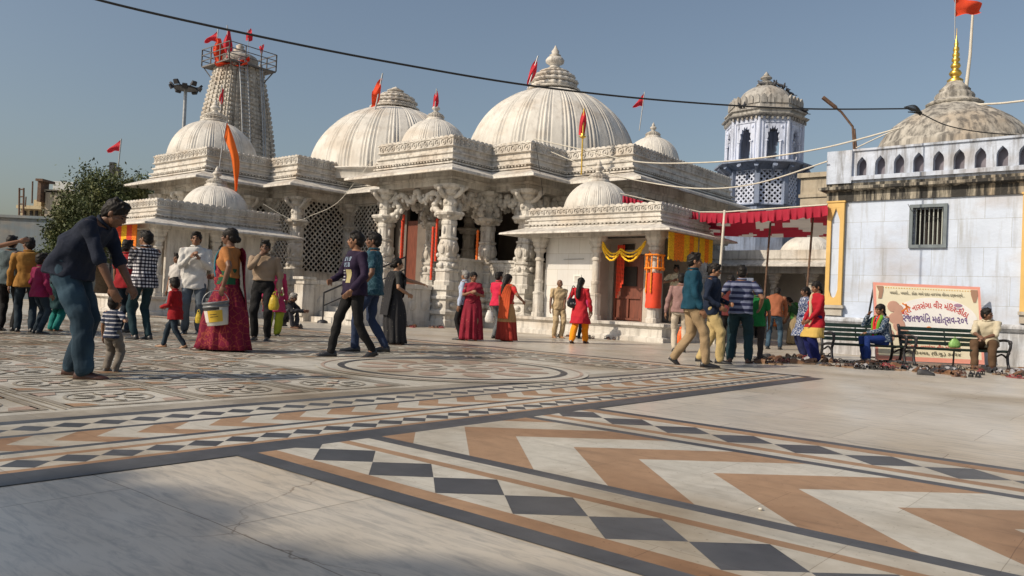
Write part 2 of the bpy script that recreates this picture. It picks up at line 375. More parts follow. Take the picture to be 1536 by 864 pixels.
def band(strips, along, a0, a1, swap, cuts=None):
    """strips: (c0, c1, kind, ...) across; a0..a1 along"""
    def pt(c, a): return (c, a) if swap else (a, c)
    def q(pts, mi):
        pts = clip(clip(pts, 1 if swap else 0, a0, False), 1 if swap else 0, a1, True)
        if len(pts) > 2: poly(pts, mi)
    for st in strips:
        c0, c1, kind = st[:3]
        if kind == 'solid':
            # cut stones with slightly uneven lengths
            q([pt(c0,a0), pt(c0,a1), pt(c1,a1), pt(c1,a0)], st[3])
        elif kind == 'diam':
            pitch, ph = st[3], st[4]; cm = (c0+c1)/2; n0 = int((a0-ph)//pitch)-1; n1 = int((a1-ph)//pitch)+2
            for k in range(n0, n1):
                m_ = ph+k*pitch; h = pitch/2
                j = random.uniform(-.006,.006)*pitch/.43
                q([pt(cm,m_-h), pt(c0+.002,m_+j), pt(cm,m_+h), pt(c1-.002,m_+j)], DK)
                q([pt(c0,m_-h), pt(c0,m_+h), pt(c0+.002,m_+j+.0), pt(cm,m_-h)][:0] or [pt(cm,m_-h), pt(c0,m_-h), pt(c0,m_+j)], WH)
                q([pt(c0,m_+j), pt(c0,m_+h), pt(cm,m_+h)], WH)
                q([pt(cm,m_-h), pt(c1,m_+j), pt(c1,m_-h)], WH)
                q([pt(c1,m_+j), pt(cm,m_+h), pt(c1,m_+h)], WH)
        elif kind == 'chev':
            pitch, ph = st[3], st[4]; cm = (c0+c1)/2; hw = (c1-c0)/2; n0 = int((a0-ph-hw)//pitch)-2; n1 = int((a1-ph)//pitch)+2
            for k in range(n0, n1):
                m_ = ph+k*pitch; mi = TN if k % 2 == 0 else WH
                q([pt(cm,m_), pt(cm,m_+pitch), pt(c1,m_+pitch+hw), pt(c1,m_+hw)], mi)
                q([pt(cm,m_), pt(c0,m_+hw), pt(c0,m_+pitch+hw), pt(cm,m_+pitch)], mi)
# big band running towards lower right
Bs = [(-14.95,-14.83,'solid',DK), (-14.83,-14.72,'solid',TN), (-14.72,-14.32,'diam',.43,14.16), (-14.32,-14.25,'solid',TN), (-14.25,-14.11,'solid',WH),
      (-14.11,-14.01,'solid',DK), (-14.01,-12.66,'chev',.435,13.45), (-12.66,-12.57,'solid',DK), (-12.57,-12.47,'solid',WH), (-12.47,-12.37,'solid',TN),
      (-12.37,-11.97,'diam',.43,14.40), (-11.97,-11.84,'solid',TN), (-11.84,-11.74,'solid',DK)]
band(Bs, 'u', 13.42, 26.0, False)
As = [(13.20,13.42,'solid',DK), (13.15,13.20,'solid',TN), (12.94,13.15,'diam',.215,-15.55), (12.88,12.94,'solid',TN), (12.79,12.88,'solid',WH), (12.73,12.79,'solid',DK),
      (12.35,12.73,'chev',.215,-15.47), (12.29,12.35,'solid',DK), (12.22,12.29,'solid',WH), (12.01,12.22,'diam',.215,-15.43), (11.93,12.01,'solid',WH), (11.81,11.93,'solid',DK)]
band(As, 'v', -24.0, -6.30, True)
# far edge of the square: the same border, running away along -u
Cs = [(-6.30,-6.14,'solid',DK), (-6.36,-6.30,'solid',TN), (-6.52,-6.36,'solid',WH), (-6.72,-6.52,'solid',TN), (-6.92,-6.72,'diam',.215,3.0), (-7.0,-6.92,'solid',DK)]
band(Cs, 'u', -10.0, 11.7, False)
rect(11.7, 13.2, -6.36, -6.14, DK)
# inner field
rect(11.58, 11.81, -24, -7.1, GY); rect(11.53, 11.58, -24, -7.1, WH)
def ringp(cu, cv, r0, r1, mi, n=72, z=Z1, a0=0, a1=2*PI):
    for k in range(n):
        t0 = a0+(a1-a0)*k/n; t1 = a0+(a1-a0)*(k+1)/n
        poly([(cu+r0*math.cos(t0),cv+r0*math.sin(t0)),(cu+r1*math.cos(t0),cv+r1*math.sin(t0)),(cu+r1*math.cos(t1),cv+r1*math.sin(t1)),(cu+r0*math.cos(t1),cv+r0*math.sin(t1))], mi, z)
def disc(cu, cv, r, mi, z=Z1, n=40, sy_=1.0, rot=0.0):
    poly([(cu+r*math.cos(2*PI*k/n)*math.cos(rot)-r*sy_*math.sin(2*PI*k/n)*math.sin(rot), cv+r*math.cos(2*PI*k/n)*math.sin(rot)+r*sy_*math.sin(2*PI*k/n)*math.cos(rot)) for k in range(n)], mi, z)
CC = (10.35, -10.25)
ZF = Z1
# field slab in cream, shapes 4 mm above
rect(-10.0, 11.53, -24.0, -7.0, WH, ZF)
Z2 = ZF+.004; Z3 = Z2+.004; Z4 = Z3+.004
disc(CC[0], CC[1], 1.62, WH, Z3, 72)
ringp(CC[0], CC[1], 1.29, 1.37, DK, z=Z4); ringp(CC[0], CC[1], 1.52, 1.56, PK, z=Z4)
for k in range(12):
    a = 2*PI*k/12; c = (CC[0]+.92*math.cos(a), CC[1]+.92*math.sin(a))
    disc(c[0], c[1], .24, PK, Z4, 18, .62, a)
ringp(CC[0], CC[1], .56, .62, PK, z=Z4)
for k in range(8):
    a = 2*PI*k/8+.2; c = (CC[0]+.33*math.cos(a), CC[1]+.33*math.sin(a)); disc(c[0], c[1], .17, [GY,PK][k%2], Z4, 16, .38, a)
# lattice of cells with rosettes
def cell(cu, cv, s):
    for (x0,x1,y0,y1) in ((-s,s,-s,-s+.05),(-s,s,s-.05,s)): rect(cu+x0, cu+x1, cv+y0, cv+y1, GY, Z2)
    for (x0,x1,y0,y1) in ((-s,-s+.05,-s+.05,s-.05),(s-.05,s,-s+.05,s-.05)): rect(cu+x0, cu+x1, cv+y0, cv+y1, GY, Z2)
    ringp(cu, cv, s*.62, s*.68, GY, 28, Z2)
    for k in range(8):
        a = 2*PI*k/8; c = (cu+s*.40*math.cos(a), cv+s*.40*math.sin(a))
        disc(c[0], c[1], s*.175, GY, Z2, 14, .48, a); disc(c[0], c[1], s*.145, WH, Z3, 14, .42, a)
    disc(cu, cv, s*.13, PK, Z3, 12)
    for sx_ in (-1,1):
        for sy2 in (-1,1):
            poly([(cu+sx_*s*.92,cv+sy2*s*.92),(cu+sx_*s*.92,cv+sy2*s*.5),(cu+sx_*s*.6,cv+sy2*s*.6),(cu+sx_*s*.5,cv+sy2*s*.92)], PK if (sx_*sy2 > 0) else TN, Z2)
s = .44
for i in range(22):
    for j in range(17):
        cu_ = 11.03-i*1.0; cv_ = -7.55-j*1.0
        if (Vector((cu_, cv_))-Vector(CC)).length < 1.62+.5 or i > 12 and j < 3: continue
        cell(cu_, cv_, s)
for k in range(18):
    c = -7.05-k*1.0
    for (b0, b1, m_) in ((-.04,-.022,GY), (.022,.04,GY)):
        rect(-10, 11.5, c+b0, c+b1, m_, Z2)
for k in range(21):
    c = 11.5-k*1.0
    if k: rect(c-.03, c-.012, -24, -7, GY, Z2)
floor = fl.build('floor', FM, None, ORG, -GA, recalc=False); tag(floor, kind='structure')
# ---------------------------------------------------------------- temple (built in the plaza's own grid: u right-near, v right-far)
def ribs_dome(mb, c, R, H, nr, mi=0, z0=0.0, sk=1.0, bulge=.0):
    """ribbed marble dome: groups of three fine raised ribs"""
    per = 22; n = nr*per; pr = [0,0,0,.002,.004,.004,-.030,.020,.024,-.024,.030,.036,.030,-.024,.024,.020,-.030,.004,.004,.002,0,0]
    rings = []; K = 22
    for i in range(K+1):
        t = i/K*PI/2*.965
        r = R*(math.cos(t)**sk)*(1+bulge*math.sin(2*t)); z = z0+H*math.sin(t)
        ring = []
        for k in range(n):
            a = 2*PI*k/n; rr = r+R*.42*pr[k % per]*min(1, math.cos(t)*1.8)
            ring.append((c[0]+rr*math.cos(a), c[1]+rr*math.sin(a), z))
        rings.append(ring)
    mb.rings(rings, mi, True)
    return z0+H*math.sin(PI/2*.965)
def amalaka(mb, c, z, r, h, lobes=24, mi=0):
    """stacked lotus discs with a pot on top"""
    lv = [(1.0,0,.20),(1.06,.20,.34),(.86,.34,.40),(.92,.40,.56),(.62,.56,.62),(.66,.62,.72),(.34,.72,.78)]
    for (rr, a, b) in lv:
        prof = [(r*rr*.90, h*a), (r*rr, h*(a+(b-a)*.3)), (r*rr, h*(a+(b-a)*.7)), (r*rr*.88, h*b)]
        mb.lathe((c[0],c[1],z), prof, 72, mi, True, lobes, .09)
def pot(mb, c, z, r, h, mi=0):
    prof = [(.5,0),(.9,.05),(.55,.12),(.5,.2),(.95,.3),(1.0,.4),(.8,.5),(.4,.56),(.62,.6),(.36,.66),(.42,.76),(.22,.86),(.05,1.0)]
    mb.lathe((c[0],c[1],z), [(r*a, h*b) for a, b in prof], 20, mi)
def bird_finial(mb, c, z, r, h):
    pot(mb, c, z, r, h)
DMAT = [M['dome'], M['marble']]
def dome_part(parent, u, v, R, H, z0, nr, zdrum=None, am=(.34,.42), fin=(.16,.5), mats=None, shoulder=True):
    mats = mats or DMAT
    mb = MB()
    mb.lathe((u,v,0), [(R*1.02,zdrum if zdrum is not None else z0-.3),(R*1.02,z0-.12),(R*1.06,z0-.08),(R*1.06,z0-.02),(R*1.0,z0)], 64, 0)
    zt = ribs_dome(mb, (u,v), R, H, nr, 0, z0)
    d = mb.build('dome', mats, parent)
    fb = MB()
    fb.lathe((u,v,zt-.06), [(R*am[0]*1.15,0),(R*am[0]*1.2,.05),(R*am[0]*.95,.1)], 48, 0)
    amalaka(fb, (u,v), zt+.03, R*am[0], am[1], 20)
    pot(fb, (u,v), zt+.03+am[1]*.76, fin[0], fin[1])
    fb.build('finial', mats[1] if len(mats) > 1 else mats[0], d)
    return d
def column(mb, u, v, z0, z1, s=1.0, cap=True, rich=True):
    H = z1-z0; n = 16
    def ring(r, z, sq):
        out = []
        for k in range(n):
            a = 2*PI*(k+.5)/n; c, s_ = math.cos(a), math.sin(a)
            m_ = max(abs(c), abs(s_)); f = (1-sq)+sq/m_*.98
            out.append((u+r*f*c, v+r*f*s_, z))
        return out
    # (r, t, squareness)
    prof = [(.34,0,1),(.34,.035,1),(.30,.05,1),(.30,.13,1),(.33,.14,1),(.33,.155,1),(.27,.165,.6),(.31,.20,.2),(.26,.235,.2),(.30,.25,.4),
            (.30,.27,.4),(.24,.28,.5),(.28,.34,.4),(.30,.39,.3),(.26,.44,.3),(.23,.455,.5),(.27,.465,.5),(.27,.48,.5),(.22,.485,.4),(.22,.60,.4),
            (.24,.61,.3),(.24,.64,.3),(.21,.65,.3),(.26,.675,.5),(.38,.70,.8),(.40,.72,1),(.36,.735,1),(.22,.74,.3),(.20,.79,.1),(.22,.80,.1),(.22,.85,.1),(.19,.86,.1),(.20,.895,.2),
            (.30,.91,.6),(.33,.93,.8),(.33,.945,1),(.44,.965,1),(.47,.985,1),(.47,1.0,1)]
    if not rich:
        prof = [(.30,0,1),(.30,.05,1),(.25,.06,1),(.25,.28,1),(.28,.29,.8),(.28,.31,.8),(.21,.32,.5),(.21,.42,.5),(.24,.43,.3),(.24,.46,.3),(.2,.47,.2),(.2,.70,.2),(.25,.715,.3),(.25,.735,.3),(.2,.75,.3),(.2,.8,.3),(.3,.83,.8),(.3,.86,1),(.24,.865,1),(.36,.91,1),(.36,.94,1),(.44,.97,1),(.44,1,1)]
    rs = [ring(r*s, z0+H*t, q) for (r, t, q) in prof]
    mb.rings(rs, 0, False)
    if rich:
        for k in range(4):   # carved lumps: leaves and small figures on the faces
            a = k*PI/2; du, dv = math.cos(a), math.sin(a)
            for (t, rr, w, h) in ((.20,.30,.10,.09),(.36,.27,.12,.16),(.42,.25,.08,.07),(.825,.21,.08,.06),(.55,.22,.06,.13)):
                mb.ell((u+du*rr*s, v+dv*rr*s, z0+H*t), (w*s if abs(dv)>.5 else .06*s, w*s if abs(du)>.5 else .06*s, h*s), 8, 6)
            a2 = a+PI/4; du, dv = math.cos(a2), math.sin(a2)
            for (t, rr, w, h) in ((.30,.30,.07,.07),(.37,.27,.06,.13),(.685,.31,.09,.08),(.20,.30,.05,.07)):
                mb.ell((u+du*rr*s, v+dv*rr*s, z0+H*t), (w*s, w*s, h*s), 8, 6)
        for k in range(4):   # bracket arms under the beam
            a = k*PI/2; d = Vector((math.cos(a), math.sin(a), 0)); c = Vector((u, v, 0))
            pts = [c+d*.18*s+Vector((0,0,z0+H*.885)), c+d*.34*s+Vector((0,0,z0+H*.905)), c+d*.42*s+Vector((0,0,z0+H*.925)), c+d*.50*s+Vector((0,0,z0+H*.95)), c+d*.47*s+Vector((0,0,z0+H*.975))]
            mb.tube(smoothpath(pts, 3), .075*s, 8)
def toran(mb, a, b, zs, zt):
    """serpentine arch of scrolls between two columns"""
    a = Vector(a); b = Vector(b); L = (b-a).length; dz = zt-zs
    for (p, q) in ((a, b), (b, a)):
        d = (q-p).normalized()
        pth = [(.10,.0),(.17,.10),(.23,.27),(.20,.45),(.155,.58),(.19,.74),(.27,.80),(.33,.70),(.36,.56),(.42,.53),(.455,.66),(.47,.82),(.50,.95)]
        pts = [Vector((p.x+d.x*L*s_, p.y+d.y*L*s_, zs+dz*t)) for s_, t in pth]
        pts = smoothpath(pts, 3)
        mb.tube(pts, [.105+.02*math.sin(i*1.9) for i in range(len(pts))], 8, flat=.9)
        for (s_, t, r) in ((.26,.18,.075),(.13,.42,.07),(.28,.60,.07),(.145,.76,.06),(.40,.72,.055),(.36,.42,.055),(.20,-.02,.07)):
            mb.ell((p.x+d.x*L*s_, p.y+d.y*L*s_, zs+dz*t), (r,r,r*1.2), 8, 6)
def jali(mb, p0, p1, z0, z1, pitch=.17, bar=.034, dep=.05, mi=0):
    p0 = Vector((p0[0],p0[1],0)); p1 = Vector((p1[0],p1[1],0)); Wd = (p1-p0).length; ax = (p1-p0).normalized(); H = z1-z0
    nrm = Vector((ax.y,-ax.x,0))
    for sgn in (1, -1):
        k = -H
        while k < Wd+H:
            # line x = k + sgn*z (z 0..H)
            if sgn > 0: t0 = max(0, -k); t1 = min(H, Wd-k)
            else: t0 = max(0, k-Wd); t1 = min(H, k)
            if t1-t0 > .03:
                a = p0+ax*(k+sgn*t0)+Vector((0,0,z0+t0)); b = p0+ax*(k+sgn*t1)+Vector((0,0,z0+t1))
                o = nrm*(.003 if sgn > 0 else -.003)
                mb.bar(a+o, b+o, dep, bar, mi, up=tuple(nrm.cross((b-a).normalized())))
            k += pitch*1.35
    # horizontal ties make the openings six-sided
    for w0, w1 in ((0,.05),(Wd-.05,Wd)):
        mb.bar(p0+ax*(w0+w1)/2+Vector((0,0,z0)), p0+ax*(w0+w1)/2+Vector((0,0,z1)), .06, .06, mi, up=tuple(ax))
    for zz in (z0+.03, z1-.03): mb.bar(p0+Vector((0,0,zz)), p1+Vector((0,0,zz)), .065, .06, mi)
def edge_items(polyline, step, fn, closed=True, inset=.0):
    n = len(polyline)
    for i in range(n if closed else n-1):
        a = Vector(polyline[i]); b = Vector(polyline[(i+1)%n]); L = (b-a).length; k = max(1, round(L/step)); d = (b-a)/L; nn = Vector((d.y,-d.x))
        for j in range(k):
            fn(a+d*((j+.5)*L/k), d, nn, L/k)
def parapet(mb, poly, z0, h, k=1.0, rose=True, step=.27, scal=.2):
    z = z0
    prof = [(-.28,z),(.14,z),(.14,z+.05*h),(.05,z+.09*h),(.05,z+.13*h),(.16,z+.15*h),(.16,z+.19*h),(.03,z+.24*h),(.03,z+.36*h),(.08,z+.38*h),(.08,z+.44*h),(-.01,z+.48*h),(-.01,z+.60*h),(.07,z+.63*h),(.07,z+.66*h),(.03,z+.68*h),(.03,z+.90*h),(.06,z+.92*h),(.06,z+.96*h),(-.12,z+.96*h),(-.12,z+.4*h),(-.28,z+.4*h)]
    prof = [(o*k, zz) for o, zz in prof]
    mb.sweep(poly, prof)
    def dent(p, d, nn, w):
        c = p+nn*.10*k; mb.box((c.x, c.y, z+.115*h), (w*.26, .05*k, .022*h), rz=math.atan2(d.y, d.x))
    edge_items(poly, .13, dent)
    if rose:
        def rs(p, d, nn, w):
            r = min(w*.44, .105*h+.02)
            R = Matrix((Vector((d.x,d.y,0)), Vector((0,0,1)), Vector((nn.x,nn.y,0)))).transposed()
            c = Vector((p.x,p.y,z+.79*h))+Vector((nn.x,nn.y,0))*.03*k
            for (r0, r1, th) in ((.72,1.0,.03),(0,.38,.035)):
                ring0=[]; ring1=[]; ri=[]; ro=[]
                N_=14
                vs=[]; 
                for q in range(N_):
                    a=2*PI*q/N_; e=Vector((math.cos(a),math.sin(a),0))
                    if r0>0:
                        vs += [c+R@(e*r*r1), c+R@(e*r*(r1*.95)+Vector((0,0,th))), c+R@(e*r*(r0*1.05)+Vector((0,0,th))), c+R@(e*r*r0)]
                    else: vs += [c+R@(e*r*r1), c+R@(e*r*r1*.7+Vector((0,0,th)))]
                m_=4 if r0>0 else 2; fs=[]
                for q in range(N_):
                    q2=(q+1)%N_
                    for t in range(m_-1): fs.append((q*m_+t,q2*m_+t,q2*m_+t+1,q*m_+t+1))
                if r0==0: fs.append(tuple(q*m_+1 for q in range(N_)))
                mb.add(vs,fs)
        edge_items(poly, step, rs)
    def sc(p, d, nn, w):
        c = p+nn*(-.03)*k; r = w*.5
        pts = [(r*math.cos(PI*q/6), r*.62*math.sin(PI*q/6)) for q in range(7)]
        mb.extr(pts, (c.x, c.y, z+.955*h), (d.x,d.y,0), (0,0,1), .10*k)
    edge_items(poly, scal, sc)
def eave(mb, poly, z, out=.78, drop=.30, th=.075, back=.2):
    prof = [(-back, z), (.10, z), (out*.5, z-drop*.42), (out, z-drop), (out+.015, z-drop-th), (out-.06, z-drop-th-.01), (out*.5, z-drop*.5-th), (.0, z-th-.06), (-back, z-th-.06)]
    mb.sweep(poly, prof)
temple = empty('temple', ORG, -GA, 'large white marble temple with ribbed domes, carved porch and tall spire', 'temple')
FP = [(-13.3,10.6),(-13.3,-2.85),(-9.4,-2.85),(-9.4,-.25),(-7.7,-.25),(-7.7,2.2),(-3.4,2.2),(-3.4,0),(0,0),(0,1.8),(1.6,1.8),(1.6,3.65),(4.15,3.65),(4.15,10.6)]
ZF_ = 1.28; ZC = 4.38
def pull(p, q): return p
# plinth with mouldings
mb = MB()
pl = [(.0,0),(.16,0),(.16,.20),(.10,.26),(.10,.34),(.18,.40),(.18,.48),(.06,.56),(.06,.80),(.14,.86),(.14,.93),(.05,.98),(.05,1.10),(.12,1.14),(.12,ZF_),(-.6,ZF_),(-.6,0)]
mb.sweep(FP, pl)
mb.prism(FP, 1.0, ZF_-.01)
def lump(p, d, nn, w):
    c = p+nn*.10; mb.ell((c.x,c.y,.68), (w*.33 if abs(d.x)>.5 else .07, w*.33 if abs(d.y)>.5 else .07, .085), 8, 5)
edge_items(FP, .42, lump)
mb.build('plinth', M['marble'], temple)
# columns at the corners of the plan
def inner(p, a, b, o=.26): return p
colp = [(-13.05,-2.6),(-11.35,-2.6),(-9.65,-2.6),(-9.65,-.9),(-9.6,.0),(-7.95,.0),(-7.95,2.42),(-5.6,2.45),(-3.22,2.42),(-3.22,.22),(-.22,.22),(-.22,2.02),(1.38,2.02),(1.38,3.88),(3.92,3.88),(3.92,6.3),(3.92,8.8),(3.92,10.35)]
for (u, v) in colp:
    mb = MB(); rich = (-3.5 < u < 2)
    column(mb, u, v, ZF_, ZC, 1.0 if rich else .95, rich=rich or u > 3 or u < -7); mb.build('column', M['marble'], temple)
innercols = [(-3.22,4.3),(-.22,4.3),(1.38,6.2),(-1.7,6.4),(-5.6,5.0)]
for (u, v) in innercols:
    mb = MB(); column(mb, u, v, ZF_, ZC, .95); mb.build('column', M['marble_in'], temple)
mb = MB()
bands_ = [((-3.22,.22),(-.22,.22)),((-.22,.22),(-.22,2.02)),((-.22,2.02),(1.38,2.02)),((1.38,2.02),(1.38,3.88)),((-3.22,.22),(-3.22,2.42)),((-.22,2.02),(-.22,4.3)),((-3.22,2.42),(-.22,2.02))]
tor = []
for (a, b) in bands_:
    tb = MB(); 
    if Vector(a).x == -3.22 and Vector(b).x == -3.22 or (Vector(b)-Vector(a)).length < 3:
        toran(tb, a, b, 3.52, 4.32)
    else:
        m_ = (Vector(a)+Vector(b))/2; toran(tb, a, b, 3.52, 4.36)
    tb.build('toran_arch', M['marble'], temple)
# toran over the jali bays near the front and along the right flank
for (a, b) in (((3.92,3.88),(3.92,6.3)),((3.92,6.3),(3.92,8.8)),((1.38,3.88),(3.92,3.88))):
    tb = MB(); toran(tb, a, b, 3.52, 4.34); tb.build('toran_arch', M['marble'], temple)
# beam and ceiling
mb = MB()
mb.sweep(FP, [(-.46,ZC),(-.02,ZC),(-.02,ZC+.16),(.03,ZC+.18),(.03,ZC+.26),(-.02,ZC+.28),(-.02,ZC+.62),(-.46,ZC+.62)])
mb.prism([(p[0], p[1]) for p in FP], 4.96, 5.02)
mb.build('beam', M['marble'], temple)
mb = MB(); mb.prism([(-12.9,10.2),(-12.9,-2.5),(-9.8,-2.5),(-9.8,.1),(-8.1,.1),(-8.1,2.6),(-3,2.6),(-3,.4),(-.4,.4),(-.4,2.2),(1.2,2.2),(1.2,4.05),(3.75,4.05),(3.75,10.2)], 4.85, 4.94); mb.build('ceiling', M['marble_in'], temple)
mb = MB(); eave(mb, FP, 5.0, .80, .28); mb.build('eave', M['marble'], temple)
mb = MB(); parapet(mb, FP, 5.02, .88); mb.build('parapet', M['marble'], temple)
mb = MB(); mb.prism([(p[0], p[1]) for p in FP], 5.36, 5.40); mb.build('roof', M['greystone'], temple)
# balustrades
def balus(a, b, z0, z1, mb):
    a = Vector(a); b = Vector(b); d = (b-a).normalized(); n_ = Vector((d.y,-d.x)); L = (b-a).length; ang = math.atan2(d.y, d.x); c = (a+b)/2
    mb.box((c.x,c.y,(z0+z1)/2), (L/2, .075, (z1-z0)/2), rz=ang)
    mb.box((c.x,c.y,z1+.03), (L/2+.02, .13, .035), rz=ang); mb.box((c.x,c.y,z0+.05), (L/2, .12, .05), rz=ang); mb.box((c.x,c.y,z1-.12), (L/2, .095, .02), rz=ang)
    k = max(1, round(L/.42))
    for j in range(k):
        p = a+d*((j+.5)*L/k); zc = (z0+z1)/2-.02; w = L/k*.36; hh = (z1-z0)*.27
        q = p+n_*.08
        for (dx, dz, ww, h2) in ((-w,0,.02,hh),(w,0,.02,hh),(0,-hh,w,.02),(0,hh,w,.02)):
            mb.box((q.x+d.x*dx, q.y+d.y*dx, zc+dz), (ww, .02, h2), rz=ang)
        rr = min(w, hh)*.72
        R = Matrix((Vector((d.x,d.y,0)), Vector((0,0,1)), Vector((n_.x,n_.y,0)))).transposed()
        for q_ in range(8):
            aa = 2*PI*q_/8; e = R @ Vector((math.cos(aa)*rr*.6, math.sin(aa)*rr*.6, 0)); mb.ell((q.x+e.x, q.y+e.y, zc+e.z), (rr*.27,)*3, 6, 5)
        mb.ell((q.x, q.y, zc), (rr*.32,)*3, 8, 6)
for (a, b) in (((-.2,.5),(-.2,1.75)), ((.05,1.98),(1.1,1.98)), ((1.42,2.3),(1.42,3.6)), ((1.7,3.84),(3.6,3.84)), ((3.96,4.2),(3.96,6.0)), ((3.96,6.6),(3.96,8.5)), ((3.96,9.1),(3.96,10.1)), ((-3.15,.22),(-2.95,.22))):
    mb = MB(); balus(a, b, ZF_, 2.1, mb); mb.build('balustrade', M['marble'], temple)
# lattice screens of the left wing, on a low wall
for (a, b) in (((-13.0,-2.6),(-11.6,-2.6)),((-11.1,-2.6),(-9.9,-2.6)),((-9.62,-2.35),(-9.62,-1.1)),((-9.62,-.7),(-9.62,-.2)),((-9.4,.0),(-8.2,.0)),((-7.92,.25),(-7.92,2.2)),((-7.7,2.42),(-5.85,2.42))):
    mb = MB(); jali(mb, a, b, 1.62, ZC); mb.build('lattice_screen', M['marble'], temple)
    mb = MB(); c = (Vector(a)+Vector(b))/2; L = (Vector(b)-Vector(a)); mb.box((c.x,c.y,(ZF_+1.62)/2), (L.length/2,.12,.17), rz=math.atan2(L.y, L.x)); mb.build('low_wall', M['marble'], temple)
# hall behind, its gloom put into the wall colours: walls with door openings
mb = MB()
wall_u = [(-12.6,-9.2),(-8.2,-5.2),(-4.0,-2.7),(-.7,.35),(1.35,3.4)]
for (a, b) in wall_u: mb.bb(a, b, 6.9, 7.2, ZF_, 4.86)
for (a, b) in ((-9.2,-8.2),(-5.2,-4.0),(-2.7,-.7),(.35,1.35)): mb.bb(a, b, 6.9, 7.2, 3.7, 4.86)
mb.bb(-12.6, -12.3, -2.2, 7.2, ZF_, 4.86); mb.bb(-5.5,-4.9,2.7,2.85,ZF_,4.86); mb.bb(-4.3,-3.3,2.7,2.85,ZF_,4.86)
mb.build('inner_wall', mat('shade_dark_stone', (.16,.135,.115), .8, .2, 2, .01, 14), temple)  # inner stone coloured darker to stand in for the shade inside the porch
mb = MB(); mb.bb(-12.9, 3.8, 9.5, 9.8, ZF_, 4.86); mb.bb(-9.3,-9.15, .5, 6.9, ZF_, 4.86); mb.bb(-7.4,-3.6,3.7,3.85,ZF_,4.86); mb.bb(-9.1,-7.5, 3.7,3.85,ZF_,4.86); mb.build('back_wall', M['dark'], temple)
for (u0, u1, v0) in ((-4.9,-4.3,2.76),(-2.7,-2.05,6.82),(-1.35,-.7,6.82),(-3.95,-3.5,3.2)):
    mb = MB(); mb.bb(u0, u1, v0, v0+.06, ZF_, 3.7); mb.build('door', M['wood'], temple)
# domes
q = UV(P(829, 170, 30.5)); dome_part(temple, q[0], q[1], 3.28, 3.14, 6.05, 22, 5.3, am=(.265,.98), fin=(.37,.98))
q = UV(P(591, 185, 33)); dome_part(temple, q[0], q[1], 3.36, 3.05, 5.75, 22, 5.3, am=(.26,.78), fin=(.36,.30))
q = UV(P(653, 185, 26.9)); dome_part(temple, q[0], q[1], 1.18, 1.22, 5.78, 14, 5.3, am=(.24,.26), fin=(.14,.42))
q = UV(P(321, 200, 32.0)); dome_part(temple, q[0], q[1], 1.74, 1.72, 5.98, 16, 5.3, am=(.26,.4), fin=(.2,.55))
q = UV(P(979, 215, 28.0)); dome_part(temple, q[0], q[1], .97, .98, 6.0, 14, 5.3, am=(.26,.22), fin=(.12,.34))
# small turrets near the spire
q = UV(P(313, 190, 35.5))
# spire
q = UV(P(357, 130, 40.0)); SU, SV = q
mb = MB()
def ratha(w, z, su, sv):
    a = w; pts = [(1,.28),(1,.28),(.93,.28),(.93,.6),(.84,.6),(.84,.84)]
    quad = [(1.0,-.26),(1.0,.26),(.93,.26),(.93,.58),(.84,.58),(.84,.84),(.58,.84),(.58,.93),(.26,.93),(.26,1.0)]
    out = []
    for k in range(4):
        c, s_ = [(1,0),(0,1),(-1,0),(0,-1)][k]
        for (x, y) in quad[(0 if k == 0 else 0):]:
            out.append((su+(x*c-y*s_)*a, sv+(x*s_+y*c)*a, z))
    # remove duplicates between quadrants
    o2 = []
    for p in out:
        if not o2 or (Vector(p)-Vector(o2[-1])).length > 1e-4: o2.append(p)
    if (Vector(o2[0])-Vector(o2[-1])).length < 1e-4: o2.pop()
    return o2
z = 5.2; NL = 30; rs = []
wbase, wtop, ztop = 1.82, 1.02, 12.15
def wz(z):
    t = max(0, (z-6.5)/(ztop-6.5)); return wbase - (wbase-wtop)*(t**1.45) 
zz = 5.2; i = 0
while zz < ztop-.01:
    st = .235; w = wz(zz)
    for (dz, k) in ((0,1.0),(st*.6,1.0),(st*.62,.955),(st*.98,.955)): rs.append(ratha(w*k, zz+dz, SU, SV))
    zz += st; i += 1
mb.rings(rs, 0, False)
# small carved discs down the middle of every face
for k in range(4):
    a = k*PI/2
    for j in range(26):
        z_ = 6.3+j*.23; w = wz(z_)
        for off in (-.40,0,.40,-.72,.72):
            rr = 1.0 if off == 0 else (.93 if abs(off) < .5 else .84)
            x = SU+math.cos(a)*w*rr-math.sin(a)*off*w; y = SV+math.sin(a)*w*rr+math.cos(a)*off*w
            mb.box((x,y,z_+.02), (.075,.075,.055), rz=a)
sp = mb.build('spire', M['spire'], temple)
mb = MB(); c = (SU, SV)
mb.lathe((SU,SV,12.1), [(.9,0),(.98,.12),(.8,.25),(.88,.35),(.9,.6),(.6,.78),(.3,.84),(.34,.98),(.16,1.1),(.22,1.2),(.05,1.32)], 24, 0, True, 12, .06)
mb.build('spire_crown', M['spire'], sp)
